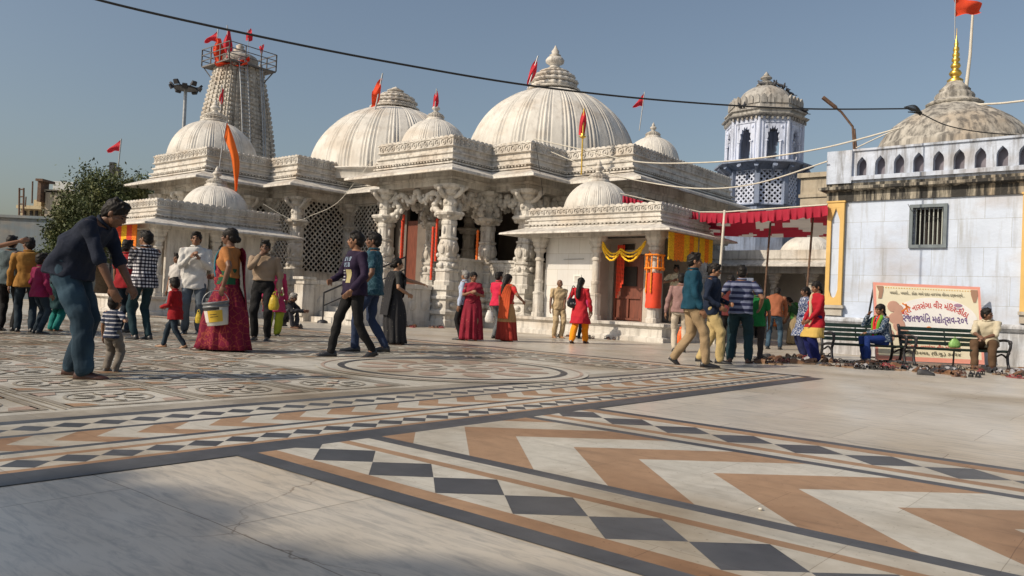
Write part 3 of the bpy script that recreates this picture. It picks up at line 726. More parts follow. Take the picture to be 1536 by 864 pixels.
# steel maintenance platform
mb = MB(); hp = 1.31
for (x, y, hx, hy) in ((0,-hp+.16,hp,.16),(0,hp-.16,hp,.16),(-hp+.16,0,.16,hp-.32),(hp-.16,0,.16,hp-.32)): mb.box((SU+x,SV+y,12.12), (hx,hy,.035))
for x in (-hp, hp):
    for k in range(4):
        mb.bar((SU+x,SV-hp+k*2*hp/3,12.15), (SU+x,SV-hp+k*2*hp/3,13.0), .05, .05); mb.bar((SU-hp+k*2*hp/3,SV+x,12.15), (SU-hp+k*2*hp/3,SV+x,13.0), .05, .05)
    for z_ in (12.42,12.7,13.0):
        mb.bar((SU+x,SV-hp,z_),(SU+x,SV+hp,z_),.035,.035); mb.bar((SU-hp,SV+x,z_),(SU+hp,SV+x,z_),.035,.035)
    for y in (-hp+.1, hp-.1): mb.bar((SU+x*.97,SV+y,12.1),(SU+x*.72,SV+y*.72,11.5),.05,.05)
mb.build('railing_platform', mat('dull_steel', (.13,.12,.115), .6, .3, 8), sp)
mb = MB()
for (o, zb) in ((-.35,6.4),(-.1,6.4)):   # ladder down the near right face
    pass
def ladder(o0, o1, ztop_, zb):
    for o in (o0, o1):
        pts = []
        for k in range(12):
            z_ = lerp(ztop_, zb, k/11); pts.append((SU+wz(z_)*1.0+.22+.0, SV+o, z_))
        mb.tube(pts, .03, 6)
    for k in range(30):
        z_ = lerp(ztop_, zb, k/29); mb.bar((SU+wz(z_)+.22,SV+o0,z_),(SU+wz(z_)+.22,SV+o1,z_),.03,.03)
ladder(-.72,-.30,12.3,6.6); ladder(.42,.55,12.3,6.6)
mb.build('ladder', M['steel'], sp)
# stairs with side walls up to the porch
mb = MB()
NS = 8; run = 2.85/NS
for k in range(NS):
    mb.bb(-2.95, -.85, -2.85+k*run, 0.05-.002*k, (ZF_/NS)*k+.0, ZF_/NS*(k+1)-(.0 if k < NS-1 else .004))
mb.build('stairs', M['marble'], temple)
for (u0, u1) in ((-3.3,-2.955),(-.845,-.5)):
    mb = MB(); mb.bb(u0, u1, -3.0, -.17, 0, 1.12); mb.bb(u0-.04, u1+.04, -3.08, -.17, 1.122, 1.26); mb.bb(u0-.05, u1+.05, -3.06, -.17, 0.0-.02, .16)
    mb.bb(u0-.05, u1+.05, -3.12, -2.72, .16, 1.10); mb.bb(u0-.09, u1+.09, -3.16, -2.68, 1.262, 1.34)
    for k in range(5):
        mb.ell((u1+.0, -2.4+k*.5, .62), (.03,.16,.16), 10, 6)
    mb.build('stair_side_wall', M['marble'], temple)
mb = MB()
for v_ in (-3.1, -1.6, 0.0):
    z_ = max(0, (v_+2.85)/2.85*ZF_); mb.tube([(-1.9,v_,z_),(-1.9,v_,z_+.9)], .025, 8)
mb.tube([(-1.9,-3.1,.88),(-1.9,0,2.15)], .028, 8); mb.tube([(-1.9,-3.1,.5),(-1.9,0,1.75)], .02, 8); mb.lathe((-1.9,-3.1,0), [(.16,0),(.14,.06),(.05,.1)], 12)
mb.build('stair_railing', M['iron'], temple)
# garlands hanging beside the inner columns
def strand(mb, p, q, r=.03, sag=0.0, mi=0, step=.055):
    p = Vector(p); q = Vector(q); L = (q-p).length; n = max(2, int(L/step))
    pts = []; rr = []
    for k in range(n+1):
        t = k/n; s_ = p.lerp(q, t); s_.z -= sag*4*t*(1-t); pts.append(s_); rr.append(r*(1.0 if k % 2 else .62))
    mb.tube(pts, rr, 6, mi)
for (px, y0, y1, D, m_) in ((606,322,388,27.5,'redorange'),(656,328,392,25.6,'redorange'),(717,345,392,25.4,'orange'),(604,330,388,27.4,'redorange'),(650,340,420,25.6,'redorange')):
    g = MB(); a = P(px, y0, D); b = P(px, y1, D); strand(g, a, (a.x, a.y, b.z), .05); o = g.build('garland', M[m_]); tag(o, {606:'red garland hanging in the left bay of the dark porch',656:'red garland hanging just left of the corner porch column',717:'orange garland hanging down the column right of the corner column',604:'second red garland beside the one in the left porch bay',650:'longer red garland reaching down beside the corner porch column'}[px], 'garland', 'garlands in the temple porch')
# ---------------------------------------------------------------- small shrines
def shrine(label, u0, u1, v0, v1, zt, ztop, dome, plinth, cols, nocol=()):
    t = empty('small_shrine', ORG, -GA, label, 'shrine', 'small domed shrines before the temple')
    fp = [(u0,v1),(u0,v0),(u1,v0),(u1,v1)]
    o = .42
    fpl = [(u0-o,v1+.1),(u0-o,v0-o),(u1+o,v0-o),(u1+o,v1+.1)]
    mb = MB(); mb.sweep(fpl, [(-.5,0),(.08,0),(.08,.1),(0,.14),(0,plinth-.14),(.05,plinth-.10),(.10,plinth-.07),(.10,plinth),(-.5,plinth)]); mb.prism(fpl, plinth-.1, plinth-.003)
    mb.build('plinth', M['marble'], t)
    zc = zt-.62
    for (u, v) in cols:
        mb = MB(); column(mb, u, v, plinth, zc, .52, rich=False); mb.build('column', M['marble'], t)
    mb = MB(); mb.sweep(fp, [(-.35,zc),(.0,zc),(.0,zc+.12),(.04,zc+.14),(.04,zc+.22),(-.35,zc+.22)]); mb.prism(fp, zc+.12, zc+.2); mb.build('beam', M['marble'], t)
    mb = MB(); eave(mb, fp, zc+.26, .62, .17, .05); mb.build('eave', M['marble'], t)
    mb = MB(); parapet(mb, fp, zc+.262, ztop-(zc+.262), .7, True, .20, .2); mb.prism(fp, zc+.4, zc+.45); mb.build('parapet', M['marble'], t)
    (du, dv, R, H, z0) = dome
    dome_part(t, du, dv, R, H, z0, 16, zc+.4, am=(.30,.24), fin=(.15,.42))
    return t
# right shrine: tiled room and open corner
SR = shrine('small domed shrine with white tiled wall, wooden door and marigold garlands', 2.45, 6.78, .86, 3.6, 3.40, 3.60, (3.95,2.15,.98,.92,3.62), .47,
            [(2.72,1.08),(4.72,1.08),(6.55,1.08),(6.55,3.3)])
mb = MB(); mb.bb(2.85, 4.5, 1.22, 1.40, .47, 2.80); mb.bb(2.7,2.88,1.40,3.3,.47,2.80); mb.build('tiled_wall', M['white_wall'], SR)
mb = MB(); mb.bb(4.5,4.75,1.9,2.1,.47,2.8); mb.bb(5.75,6.25,1.9,2.1,.47,2.8); mb.bb(4.75,5.75,1.9,2.1,2.35,2.8); mb.bb(4.45,4.62,1.4,1.9,.47,2.8); mb.bb(4.5,6.4,3.2,3.4,.47,2.8); mb.build('inner_wall', M['marble_in'], SR)
mb = MB(); mb.bb(4.78,5.72,1.98,2.04,.47,2.33)
dd = mb.build('door', M['wood'], SR)
mb = MB()
for x in (4.78,5.66): mb.bb(x,x+.06,1.93,1.975,.47,2.33)
for z in (.50,1.1,2.25): mb.bb(4.85,5.65,1.93,1.975,z,z+.06)
mb.bb(5.22,5.28,1.93,1.972,.57,1.09); mb.build('door_frame', M['wood'], dd)
mb = MB()
mb.bb(5.0,5.5,1.95,1.972,1.45,2.0); mb.build('grille_opening', M['dark'], dd)
mb = MB(); mb.extr([(-.18,-.08),(.18,-.08),(.18,.08),(-.18,.08)], (5.25,1.87,2.55), (1,0,0), (0,0,1), .04); mb.build('door_plaque', M['dark'], SR)
mb = MB(); mb.box((4.0,1.205,1.62),(.13,.008,.10)); o=mb.build('notice', mat('paper_notice',(.72,.70,.66),.7,.03), SR)
mb = MB()
for k in range(4): mb.box((4.0-.01*k,1.194,1.67-.035*k),(.09-.01*k,.003,.004))
mb.build('notice_text', M['dark'], o)
mb = MB(); mb.tube([(3.5,1.2,2.15),(4.2,1.2,2.17)], .012, 6); mb.build('wall_pipe', M['steel'], SR)
# orange wrap on the corner column
mb = MB(); mb.lathe((6.55,1.08,.86), [(.20,0),(.215,.05),(.20,.2),(.215,.5),(.205,.9),(.195,.92)], 20); mb.build('column_wrap', M['redorange'], SR)
def curtain(name, a, b, z1, z0s, cols, label, step=.05, r=.02, cat='garland'):
    t = empty(name, tuple(W(a[0],a[1],0)), -GA, label, cat, 'marigold curtains hanging on the shrines')
    A = Vector((0,0,0)); B = Vector((b[0]-a[0], b[1]-a[1], 0)); n = int(B.length/step); grp = {}
    for k in range(n+1):
        m_ = cols[int(k*len(cols)*.999/(n+1))]
        p = A.lerp(B, k/n); grp.setdefault((m_, int(k*len(cols)*.999/(n+1))), MB())
        g = grp[(m_, int(k*len(cols)*.999/(n+1)))]; z0 = z0s[0]+random.uniform(-.03,.03)
        strand(g, (p.x,p.y,z1), (p.x+.005,p.y,z0), r*1.15, 0, 0, .04)
    for (m_, i), g in grp.items(): g.build('marigold_strings', M[m_], t)
    return t
curtain('marigold_curtain', (6.98,1.0), (6.98,2.6), 2.86, (2.15,), ['marigoldy','marigold','marigold','marigoldy','marigold','marigoldy'], 'yellow and orange marigold curtain under the right eave of the tiled shrine')
curtain('marigold_curtain', (6.98,2.75), (6.98,3.5), 2.86, (2.2,), ['marigoldy','marigold','marigoldy'], 'second shorter marigold curtain further back under the same right eave of the tiled shrine')
# swags round the doorway
g = MB()
for (p, q, s_) in (((4.95,1.0,2.62),(5.55,1.0,2.42),.22),((5.55,1.0,2.42),(6.3,1.0,2.62),.20),((4.95,.98,2.56),(5.55,.98,2.36),.24),((5.55,.98,2.36),(6.3,.98,2.56),.24),((4.95,.99,2.5),(5.5,.99,2.33),.3),((5.55,.99,2.3),(6.25,.99,2.5),.3)):
    strand(g, p, q, .034, s_)
o = g.build('garland_swags', [M['marigoldy']], None, ORG, -GA); tag(o, 'yellow marigold swags looped across the top of the shrine doorway', 'garland')
for i, (x, m_, lb) in enumerate(((4.98,'redorange','red orange marigold strings hanging down the left side of the shrine doorway'),(6.0,'marigold','orange marigold strings hanging down the right side of the shrine doorway'))):
    g = MB()
    for k in range(5): strand(g, (x+k*.05,1.75,2.6), (x+k*.05,1.75,1.1+.1*k), .028)
    o = g.build('garland', M[m_], None, ORG, -GA); tag(o, lb, 'garland')
g = MB()
for k in range(9):
    a = 2*PI*k/9; strand(g, (6.55+.22*math.cos(a),1.08+.22*math.sin(a),2.25), (6.55+.235*math.cos(a),1.08+.235*math.sin(a),1.25 if k in (6,7) else 1.85), .026)
for z in (1.9,2.25): 
    pts=[(6.55+.25*math.cos(2*PI*k/20),1.08+.25*math.sin(2*PI*k/20),z) for k in range(21)]; g.tube(pts,[.03 if k%2 else .02 for k in range(21)],6)
o = g.build('garland', M['marigold'], None, ORG, -GA); tag(o, 'orange marigold garland wound round the corner column wrapped in red cloth', 'garland')
# left shrine
SL = shrine('small domed shrine with grey shaded side wall at the left of the plaza', -8.3, -5.9, -6.2, -2.1, 3.20, 3.42, (-6.95,-3.8,1.02,.86,3.36), .55,
            [(-8.1,-6.0),(-6.12,-6.0),(-6.12,-4.2),(-6.12,-2.35)])
mb = MB(); mb.bb(-6.25,-6.08,-5.75,-4.45,.55,2.6); mb.bb(-6.25,-6.08,-3.95,-2.6,.55,2.6); mb.bb(-8.2,-8.0,-5.8,-2.2,.55,2.6); mb.build('side_wall', M['marble'], SL)
mb = MB(); mb.bb(-7.95,-6.3,-4.6,-4.5,.55,2.6); mb.build('inner_wall', M['dark'], SL)
curtain('marigold_curtain', (-8.3,-6.45), (-6.6,-6.45), 2.66, (2.02,), ['marigold','redorange','marigoldy','redorange','marigold'], 'orange red and yellow marigold curtain hanging on the far left shrine')
# ---------------------------------------------------------------- blue washed hall on the right
RB = empty('painted_hall', ORG, -GA, 'pale blue painted hall with arched parapet, barred window and mottled dome', 'building')
U0_, VB = 10.75, 1.75; U1_ = 19.0
mb = MB()
# wall with a window hole  (window px 1362..1416, 306..370)
def uat(px, v):      # u on plane v=const seen at pixel column near horizon
    k = (px-768)/FPX
    # X = -2 + .766u + .643v ; Y = 24 - .643u + .766v ; X = kY
    cu, su = math.cos(GA), math.sin(GA)
    return (k*(24+cu*v) + 2 - su*v)/(cu + k*su)
def zat(px, py, v):
    u = uat(px, v); w = W(u, v); d = ray(px, py); return CAMH+d.z*(w.y/d.y)
wu0, wu1 = uat(1366, VB), uat(1412, VB); wz0, wz1 = zat(1390, 367, VB), zat(1390, 311, VB)
LEDGE = .80
TW = 3.52
mb.bb(U0_, wu0, VB, VB+.35, LEDGE, TW); mb.bb(wu1, U1_, VB, VB+.35, LEDGE, TW); mb.bb(wu0, wu1, VB, VB+.35, LEDGE, wz0); mb.bb(wu0, wu1, VB, VB+.35, wz1, TW)
mb.bb(U0_, U0_+.3, VB+.36, 9, 0, TW)
mb.build('wall', M['bluewall'], RB)
mb = MB(); mb.sweep([(U0_,9),(U0_,VB),(U1_,VB)], [(-.3,0),(.05,0),(.05,LEDGE-.12),(.10,LEDGE-.10),(.16,LEDGE-.04),(.16,LEDGE),(.10,LEDGE+.05),(-.3,LEDGE+.05)], closed=False); mb.build('base_course', mat('dirty_blue_base', (.50,.54,.60), .9, .15, 3, .01, 14, extra=stained((.12,.11,.10), .7, .42, .64, rust=.3)), RB)
WN = MB()
fr = .07
for (a, b, c, d) in ((wu0-fr,wu0,wz0-fr,wz1+fr),(wu1,wu1+fr,wz0-fr,wz1+fr),(wu0,wu1,wz1,wz1+fr),(wu0,wu1,wz0-fr,wz0)): WN.bb(a, b, VB-.06, VB+.1, c, d)
wn_ = WN.build('window', mat('slate_window_frame', (.14,.17,.19), .7, .2), RB)
mb = MB()
for k in range(7): x = lerp(wu0, wu1, (k+.5)/7); mb.tube([(x,VB+.07,wz0),(x,VB+.07,wz1)], .013, 6)
mb.build('bars', mat('pale_bars', (.42,.45,.42), .6, .1), wn_)
mb = MB(); mb.bb(wu0, wu1, VB+.30, VB+.34, wz0, wz1); mb.build('pane', M['dark'], wn_)
mb = MB(); mb.bb(U0_+.3, U1_, 4.0, 4.1, LEDGE, TW); mb.build('inner_wall', M['dark'], RB)
# stained cornice
mb = MB(); mb.sweep([(U0_,9),(U0_,VB),(U1_,VB)], [(-.35,TW),(.05,TW),(.05,TW+.22),(.10,TW+.24),(.20,TW+.27),(.20,TW+.33),(.06,TW+.36),(.06,TW+.42),(-.35,TW+.42)], closed=False); mb.build('cornice', M['blackstain'], RB)
# parapet with niches
PZ0 = TW+.42; PZ1 = zat(1290, 226, VB)
mb = MB()
u = U0_+.55; zb, zt_ = PZ0+.17, PZ1-.10
mb.bb(U0_-.06, U0_+.5, VB-.10, VB+.5, PZ0, PZ1+.03); mb.bb(U0_+.5, U1_, VB+.2, VB+.3, PZ0, PZ1-.01)
mb.bb(U0_+.5, U1_, VB-.02, VB+.2, PZ0, zb); mb.bb(U0_+.5, U1_, VB-.10, VB-.02, PZ0+.06, PZ0+.15)
pitch = .395; nw = .21; n = int((U1_-U0_-.5)/pitch)
for k in range(n):
    a = U0_+.5+k*pitch; c = a+pitch/2
    # wall piece with a pointed opening
    L_ = [(a,zb),(c-nw/2,zb),(c-nw/2,zb+.26),(c-nw/2+.02,zb+.33),(c-.04,zb+.385),(c,zb+.43),(c,zt_+.1),(a,zt_+.1)]
    R_ = [(c,zt_+.1),(c,zb+.43),(c+.04,zb+.385),(c+nw/2-.02,zb+.33),(c+nw/2,zb+.26),(c+nw/2,zb),(a+pitch,zb),(a+pitch,zt_+.1)]
    for pts in (L_, R_): mb.extr([(p[0], p[1]) for p in pts], (0,VB+.09,0), (1,0,0), (0,0,1), .22)
mb.bb(U0_+.5, U1_, VB-.06, VB+.3, PZ1+.002, PZ1+.05)
mb.sweep([(U0_-.06,9),(U0_-.06,VB+.5)], [(-.25,PZ0),(0,PZ0),(0,PZ1),(-.25,PZ1)], closed=False)
mb.build('parapet', M['blueparapet'], RB)
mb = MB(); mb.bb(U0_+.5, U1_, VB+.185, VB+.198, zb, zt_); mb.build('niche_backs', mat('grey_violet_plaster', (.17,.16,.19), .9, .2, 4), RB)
mb = MB(); mb.bb(U0_, U1_, VB+.5, 9, TW+.2, TW+.3); mb.build('roof', M['greystone'], RB)
# yellow framed pilasters
def pilaster(px0, px1):
    a, b = uat(px0, VB), uat(px1, VB); z0, z1 = 1.12, TW-.02; w = .09
    mb = MB()
    mb.bb(a, a+w, VB-.10, VB-.002, z0, z1); mb.bb(b-w, b, VB-.10, VB-.002, z0, z1); mb.bb(a+w, b-w, VB-.10, VB-.002, z0, z0+.16); mb.bb(a+w, b-w, VB-.10, VB-.002, z1-.12, z1); mb.bb(a-.02,b+.02,VB-.12,VB-.002,z1+.002,z1+.04)
    c = (a+b)/2; iw = (b-a)/2-w
    for s_ in (-1,1):
        mb.extr([(c+s_*iw,z1-.12),(c+s_*iw,z1-.42),(c,z1-.12)][::s_ if s_ > 0 else -1], (0,VB-.05,0), (1,0,0), (0,0,1), .095)
        mb.extr([(c+s_*iw,z0+.16),(c+s_*iw,z0+.36),(c+s_*iw*.55,z0+.2),(c,z0+.16)], (0,VB-.05,0), (1,0,0), (0,0,1), .095)
    p = mb.build('pilaster', M['yellow'], RB)
    mb = MB(); mb.bb(a+w, b-w, VB-.045, VB-.003, z0+.16, z1-.12); mb.build('panel', M['bluewall'], p)
    mb = MB(); mb.bb(a-.02, b+.06, VB-.16, VB-.002, z0-.07, z0-.002); mb.bb(a, b+.02, VB-.11, VB-.002, z0-.24, z0-.072); mb.build('bracket', M['greystone'], p)
pilaster(1239, 1264); pilaster(1531, 1562)
# dome of the hall
dq = UV(P(1431, 170, 20.2)); mb = MB()
R = 1.86; zb = zat(1430, 212, VB)+.15
mb.lathe((dq[0],dq[1],0), [(R*1.0,TW+.3),(R*1.0,zb-.45)], 48)
rings = []; n = 16*8
zb = P(1430, 219, 20.2).z
DP = [(0,1.74),(.20,1.66),(.43,1.48),(.58,1.31),(.72,1.11),(.84,.91),(.93,.74),(1.0,.62),(1.07,.50),(1.12,.42)]
for (z_, r) in DP:
    ring = []
    for k in range(n):
        a = 2*PI*k/n; f = abs(math.sin(8*a)); rr = r*(1+.045*(f-.5)+(.022 if k % 8 == 0 else 0)); ring.append((dq[0]+rr*math.cos(a), dq[1]+rr*math.sin(a), zb+z_))
    rings.append(ring)
mb.rings(rings, 0, True)
mb.lathe((dq[0],dq[1],zb+1.02), [(.60,0),(.66,.05),(.60,.10),(.50,.14),(.44,.18),(.46,.24),(.42,.32),(.34,.38),(.36,.42),(.30,.48),(.22,.56),(.17,.64),(.02,.68)], 48, 0, True, 16, .07)
mb.lathe((dq[0],dq[1],zb-.4), [(1.86,0),(1.86,.3),(1.78,.4)], 48)
dm = mb.build('dome', M['olddome'], RB)
zt0 = P(1432, 122, 20.2).z; zt1 = P(1432, 58, 20.2).z; H = zt1-zt0
mb = MB(); pr = []
for i, (r, t) in enumerate([(.20,-.06),(.24,.02),(.17,.06),(.10,.09),(.15,.13),(.19,.18),(.15,.24),(.08,.28),(.13,.32),(.15,.36),(.12,.41),(.07,.44),(.12,.48),(.12,.53),(.07,.56),(.11,.60),(.10,.65),(.06,.68),(.095,.73),(.085,.79),(.05,.82),(.07,.87),(.05,.92),(.02,1.0),(.012,1.1),(.008,1.25)]): pr.append((r*.8, H*t))
mb.lathe((dq[0],dq[1],zt0), pr, 20); mb.build('finial', M['gold'], dm)
# broken lamp arm on the corner of the hall
mb = MB(); a = P(1281,224,18.6); b = P(1279,190,18.6); c = P(1262,168,18.6); d = P(1238,149,18.6)
mb.tube([a,b,c,d], .028, 8); mb.tube([b+Vector((.04,0,-.05)), a+Vector((.05,0,0))], .03, 8); e = (d-c).normalized(); mb.box((d+c)/2+e*.12, (.035,.035,.20), rot=e.to_track_quat('Z','Y').to_matrix())
o = mb.build('bent_street_lamp', M['rust']); tag(o, 'rusty bent street lamp standing on the corner of the blue hall roof', 'street lamp')
# ---------------------------------------------------------------- minaret-like pavilion tower
TD = 38.0; tc_ = P(1147, 180, TD); TX, TY = tc_.x, tc_.y
TWR = empty('pavilion_tower', (TX, TY, 0), math.radians(-22.5-8-17), 'pale blue octagonal tower with scalloped arches and stone dome', 'tower')
def tz(py): return P(1147, py, TD).z
def oct_ring(r, z, n=8, rot=PI/8): return [(r*math.cos(2*PI*k/n+rot), r*math.sin(2*PI*k/n+rot), z) for k in range(n)]
RT = 1.72; zl = tz(250); zu = tz(187)
# shaft with lattice storey
mb = MB(); zj0, zj1 = tz(312), tz(262)
mb.rings([oct_ring(RT*.95,0), oct_ring(RT*.95,zj0-.1), oct_ring(RT*1.02,zj0-.05), oct_ring(RT*1.02,zj0)], 0, False)
for k in range(8):
    a = 2*PI*k/8+PI/8; mb.box((RT*.97*math.cos(a), RT*.97*math.sin(a), (zj0+zj1)/2), (.12,.12,(zj1-zj0)/2), rz=a)
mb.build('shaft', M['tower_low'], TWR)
mb = MB()
for k in range(8):
    a = 2*PI*k/8+PI/8; b = a+PI/4; jali(mb, (RT*.94*math.cos(a),RT*.94*math.sin(a)), (RT*.94*math.cos(b),RT*.94*math.sin(b)), zj0, zj1, .19, .07, .07)
mb.build('lattice_screen', M['tower'], TWR)
mb = MB(); mb.rings([oct_ring(RT*.6,zj0-.1), oct_ring(RT*.6,zj1+.1)], 0, False); mb.build('dark_core', M['dark'], TWR)
# balcony on brackets
mb = MB(); mb.rings([oct_ring(RT*1.0,zj1), oct_ring(RT*1.12,zj1+.1), oct_ring(RT*1.25,zl-.18), oct_ring(RT*1.36,zl-.12), oct_ring(RT*1.36,zl-.04), oct_ring(RT*1.28,zl)], 0, False)
for k in range(16):
    a = 2*PI*k/16; d = Vector((math.cos(a), math.sin(a), 0))
    mb.tube([d*RT*.98+Vector((0,0,zj1-.25)), d*RT*1.12+Vector((0,0,zj1+.0)), d*RT*1.24+Vector((0,0,zl-.25))], [.05,.08,.12], 6)
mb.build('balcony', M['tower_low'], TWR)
# arcade
for k in range(8):
    a = 2*PI*k/8+PI/8; b = a+PI/4
    p = Vector((RT*math.cos(a),RT*math.sin(a),0)); q = Vector((RT*math.cos(b),RT*math.sin(b),0)); ax = (q-p).normalized(); L = (q-p).length
    mb = MB(); H = zu-zl; hw = L*.235; zs = H*.55
    arch = [(L/2+hw,0),(L/2+hw,zs*.85)]
    m_ = 7
    for i in range(m_+1):
        t = i/m_; ang = t*PI; r = hw*(1.0+.0)
        base = (L/2+hw*math.cos(ang)*1.0, zs*.85+H*.34*math.sin(ang)**.8)
        arch.append(base)
        if i < m_:
            t2 = (i+.5)/m_; an2 = t2*PI; arch.append((L/2+hw*.80*math.cos(an2), zs*.85+H*.27*math.sin(an2)**.8))
    arch += [(L/2-hw,zs*.85),(L/2-hw,0)]
    # left and right halves as polygons
    mid = len(arch)//2
    Rr = [(L,0),(L,H),(L/2,H)]+[arch[i] for i in range(mid,-1,-1)]
    Lr = [(0,0)]+[arch[i] for i in range(len(arch)-1,mid-1,-1)]+[(L/2,H),(0,H)]
    for pts in (Rr, Lr): mb.extr(pts, p+Vector((0,0,zl)), ax, (0,0,1), .16)
    nn = Vector((ax.y,-ax.x,0))
    # framing ribs around each arch
    for (s0, s1) in ((.10,.14),(.86,.90)): mb.bar(p+ax*L*(s0+s1)/2+nn*.09+Vector((0,0,zl)), p+ax*L*(s0+s1)/2+nn*.09+Vector((0,0,zu-.25)), .05, .04, up=tuple(ax))
    mb.bar(p+ax*L*.10+nn*.09+Vector((0,0,zu-.24)), p+ax*L*.90+nn*.09+Vector((0,0,zu-.24)), .05, .04)
    for s0 in (.22,.78): mb.ell(p+ax*L*s0+nn*.09+Vector((0,0,zl+H*.78)), (.05,.05,.08), 6, 5)
    mb.tube([p*1.02+Vector((0,0,zl)), p*1.02+Vector((0,0,zu))], .10, 8)
    for s0 in (.255,.745): mb.tube([p+ax*L*s0+nn*.08+Vector((0,0,zl)), p+ax*L*s0+nn*.08+Vector((0,0,zl+zs*.8))], [.05,.05], 6); mb.box(p+ax*L*s0+nn*.08+Vector((0,0,zl+zs*.82)), (.08,.06,.03))
    mb.build('arcade_side', M['tower'], TWR)
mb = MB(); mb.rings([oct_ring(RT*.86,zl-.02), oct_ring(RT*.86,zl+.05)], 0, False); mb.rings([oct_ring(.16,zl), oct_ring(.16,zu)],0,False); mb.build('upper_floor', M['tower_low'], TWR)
mb = MB(); zr = tz(160); zt_ = tz(150)
mb.rings([oct_ring(RT*.8,zu-.02), oct_ring(RT*1.06,zu), oct_ring(RT*1.18,zu+.08), oct_ring(RT*1.20,zu+.14), oct_ring(RT*1.06,zu+.2), oct_ring(RT*1.06,zu+.33), oct_ring(RT*1.12,zu+.37), oct_ring(RT*1.12,zu+.44), oct_ring(RT*1.0,zu+.47), oct_ring(RT*1.0,zr+.05), oct_ring(RT*.9,zr+.1)], 0, False)
for k in range(8):
    a = 2*PI*k/8+PI/8; b = a+PI/4; p = Vector((RT*math.cos(a),RT*math.sin(a),0)); q = Vector((RT*math.cos(b),RT*math.sin(b),0)); ax = (q-p).normalized(); L = (q-p).length
    for j in range(4): 
        c = p+ax*L*(j+.5)/4+Vector((0,0,zr-.08)); w = L/8*.86; mb.extr([(-w,-.12),(w,-.12),(w,.12),(w*.6,.22),(0,.3),(-w*.6,.22),(-w,.12)], c, ax, (0,0,1), .10)
    for j in range(6):
        c = p*1.10+(q-p)*1.10*(j+.5)/6+Vector((0,0,zu-.06)); mb.box(c, (.04,.06,.06), rz=math.atan2(ax.y,ax.x))
mb.build('cornice', M['tower_top'], TWR)
mb = MB(); Rd = 1.28; zd0 = zr-.0; Hd = tz(130)-zd0
rings = []
for i in range(15):
    t = i/14*PI/2*.97; rings.append([(Rd*math.cos(t)**.9*math.cos(2*PI*k/48), Rd*math.cos(t)**.9*math.sin(2*PI*k/48), zd0+Hd*math.sin(t)) for k in range(48)])
mb.rings(rings, 0, True)
mb.lathe((0,0,zd0-.25), [(Rd*1.12,0),(Rd*1.16,.1),(Rd*1.0,.25)], 32)
d_ = mb.build('dome', M['tower_top'], TWR)
mb = MB(); amalaka(mb, (0,0), tz(131)-.04, .42, .42, 14); pot(mb, (0,0), tz(131)+.25, .28, tz(109)-tz(131)-.2); mb.build('finial', M['tower_top'], d_)
# pigeons
pm = MB(); pm.tube([(0,-.17,.05),(0,-.10,.08),(0,0,.10),(0,.07,.13),(0,.11,.19),(0,.13,.22)], [.01,.05,.075,.06,.035,.02], 8); pm.ell((0,.135,.215), (.03,.04,.03), 8, 6); pm.tube([(0,.165,.21),(0,.20,.205)], [.012,.003], 5); pm.box((0,-.20,.045),(.03,.08,.008)); pm.tube([(.02,0,0),(.02,0,.05)],.008,5); pm.tube([(-.02,0,0),(-.02,0,.05)],.008,5)
pg0 = pm.build('pigeon', M['pigeon']); first = True
birds = []
def tpt(ang, r, z): return Matrix.Rotation(TWR.rotation_euler.z, 3, 'Z') @ Vector((r*math.cos(ang), r*math.sin(ang), 0)) + Vector((TX, TY, z))
for (px, dz) in ((1106,.02),(1112,.0),(1150,.0),(1160,.0),(1171,0),(1180,0),(1187,0),(1203,0),(1206,0),(1146,0),(1170,0)): birds.append((px, dz))
zc_ = zu+.44
bl = 'dark pigeon perched on the stone dome and cornice of the blue tower'
def dome_z(r): 
    r = min(r/Rd, .999)**(1/.9); return zd0+Hd*math.sqrt(max(0,1-r*r))
spots = [(-1.32,-.9,zr+.0,0),(-1.18,-1.05,None,0),(.2,-.75,1,0),(.45,-.72,1,0),(.62,-.70,1,0),(.85,-.60,1,0),(1.02,-.55,1,0),(-.35,-.3,2,0),(.35,-.25,2,0),(1.60,-1.05,3,0),(1.78,-.9,3,0),(1.86,-.6,3,0)]
for i, (x, y, kind, _) in enumerate(spots):
    o = pg0 if i == 0 else pg0.copy()
    if i: COL.objects.link(o)
    r = math.hypot(x, y)
    z = dome_z(r)-.01 if kind in (1,2) else zc_+.0
    if kind == 2: z = dome_z(r)+.02
    if kind not in (1,2):
        s_ = RT*1.06/r; x *= s_; y *= s_
    o.location = (TX+x, TY+y, z); o.rotation_euler = (0,0,random.uniform(0,6.28)); o.scale = (1.15,)*3
    tag(o, bl, 'pigeon', 'pigeons on the tower dome')
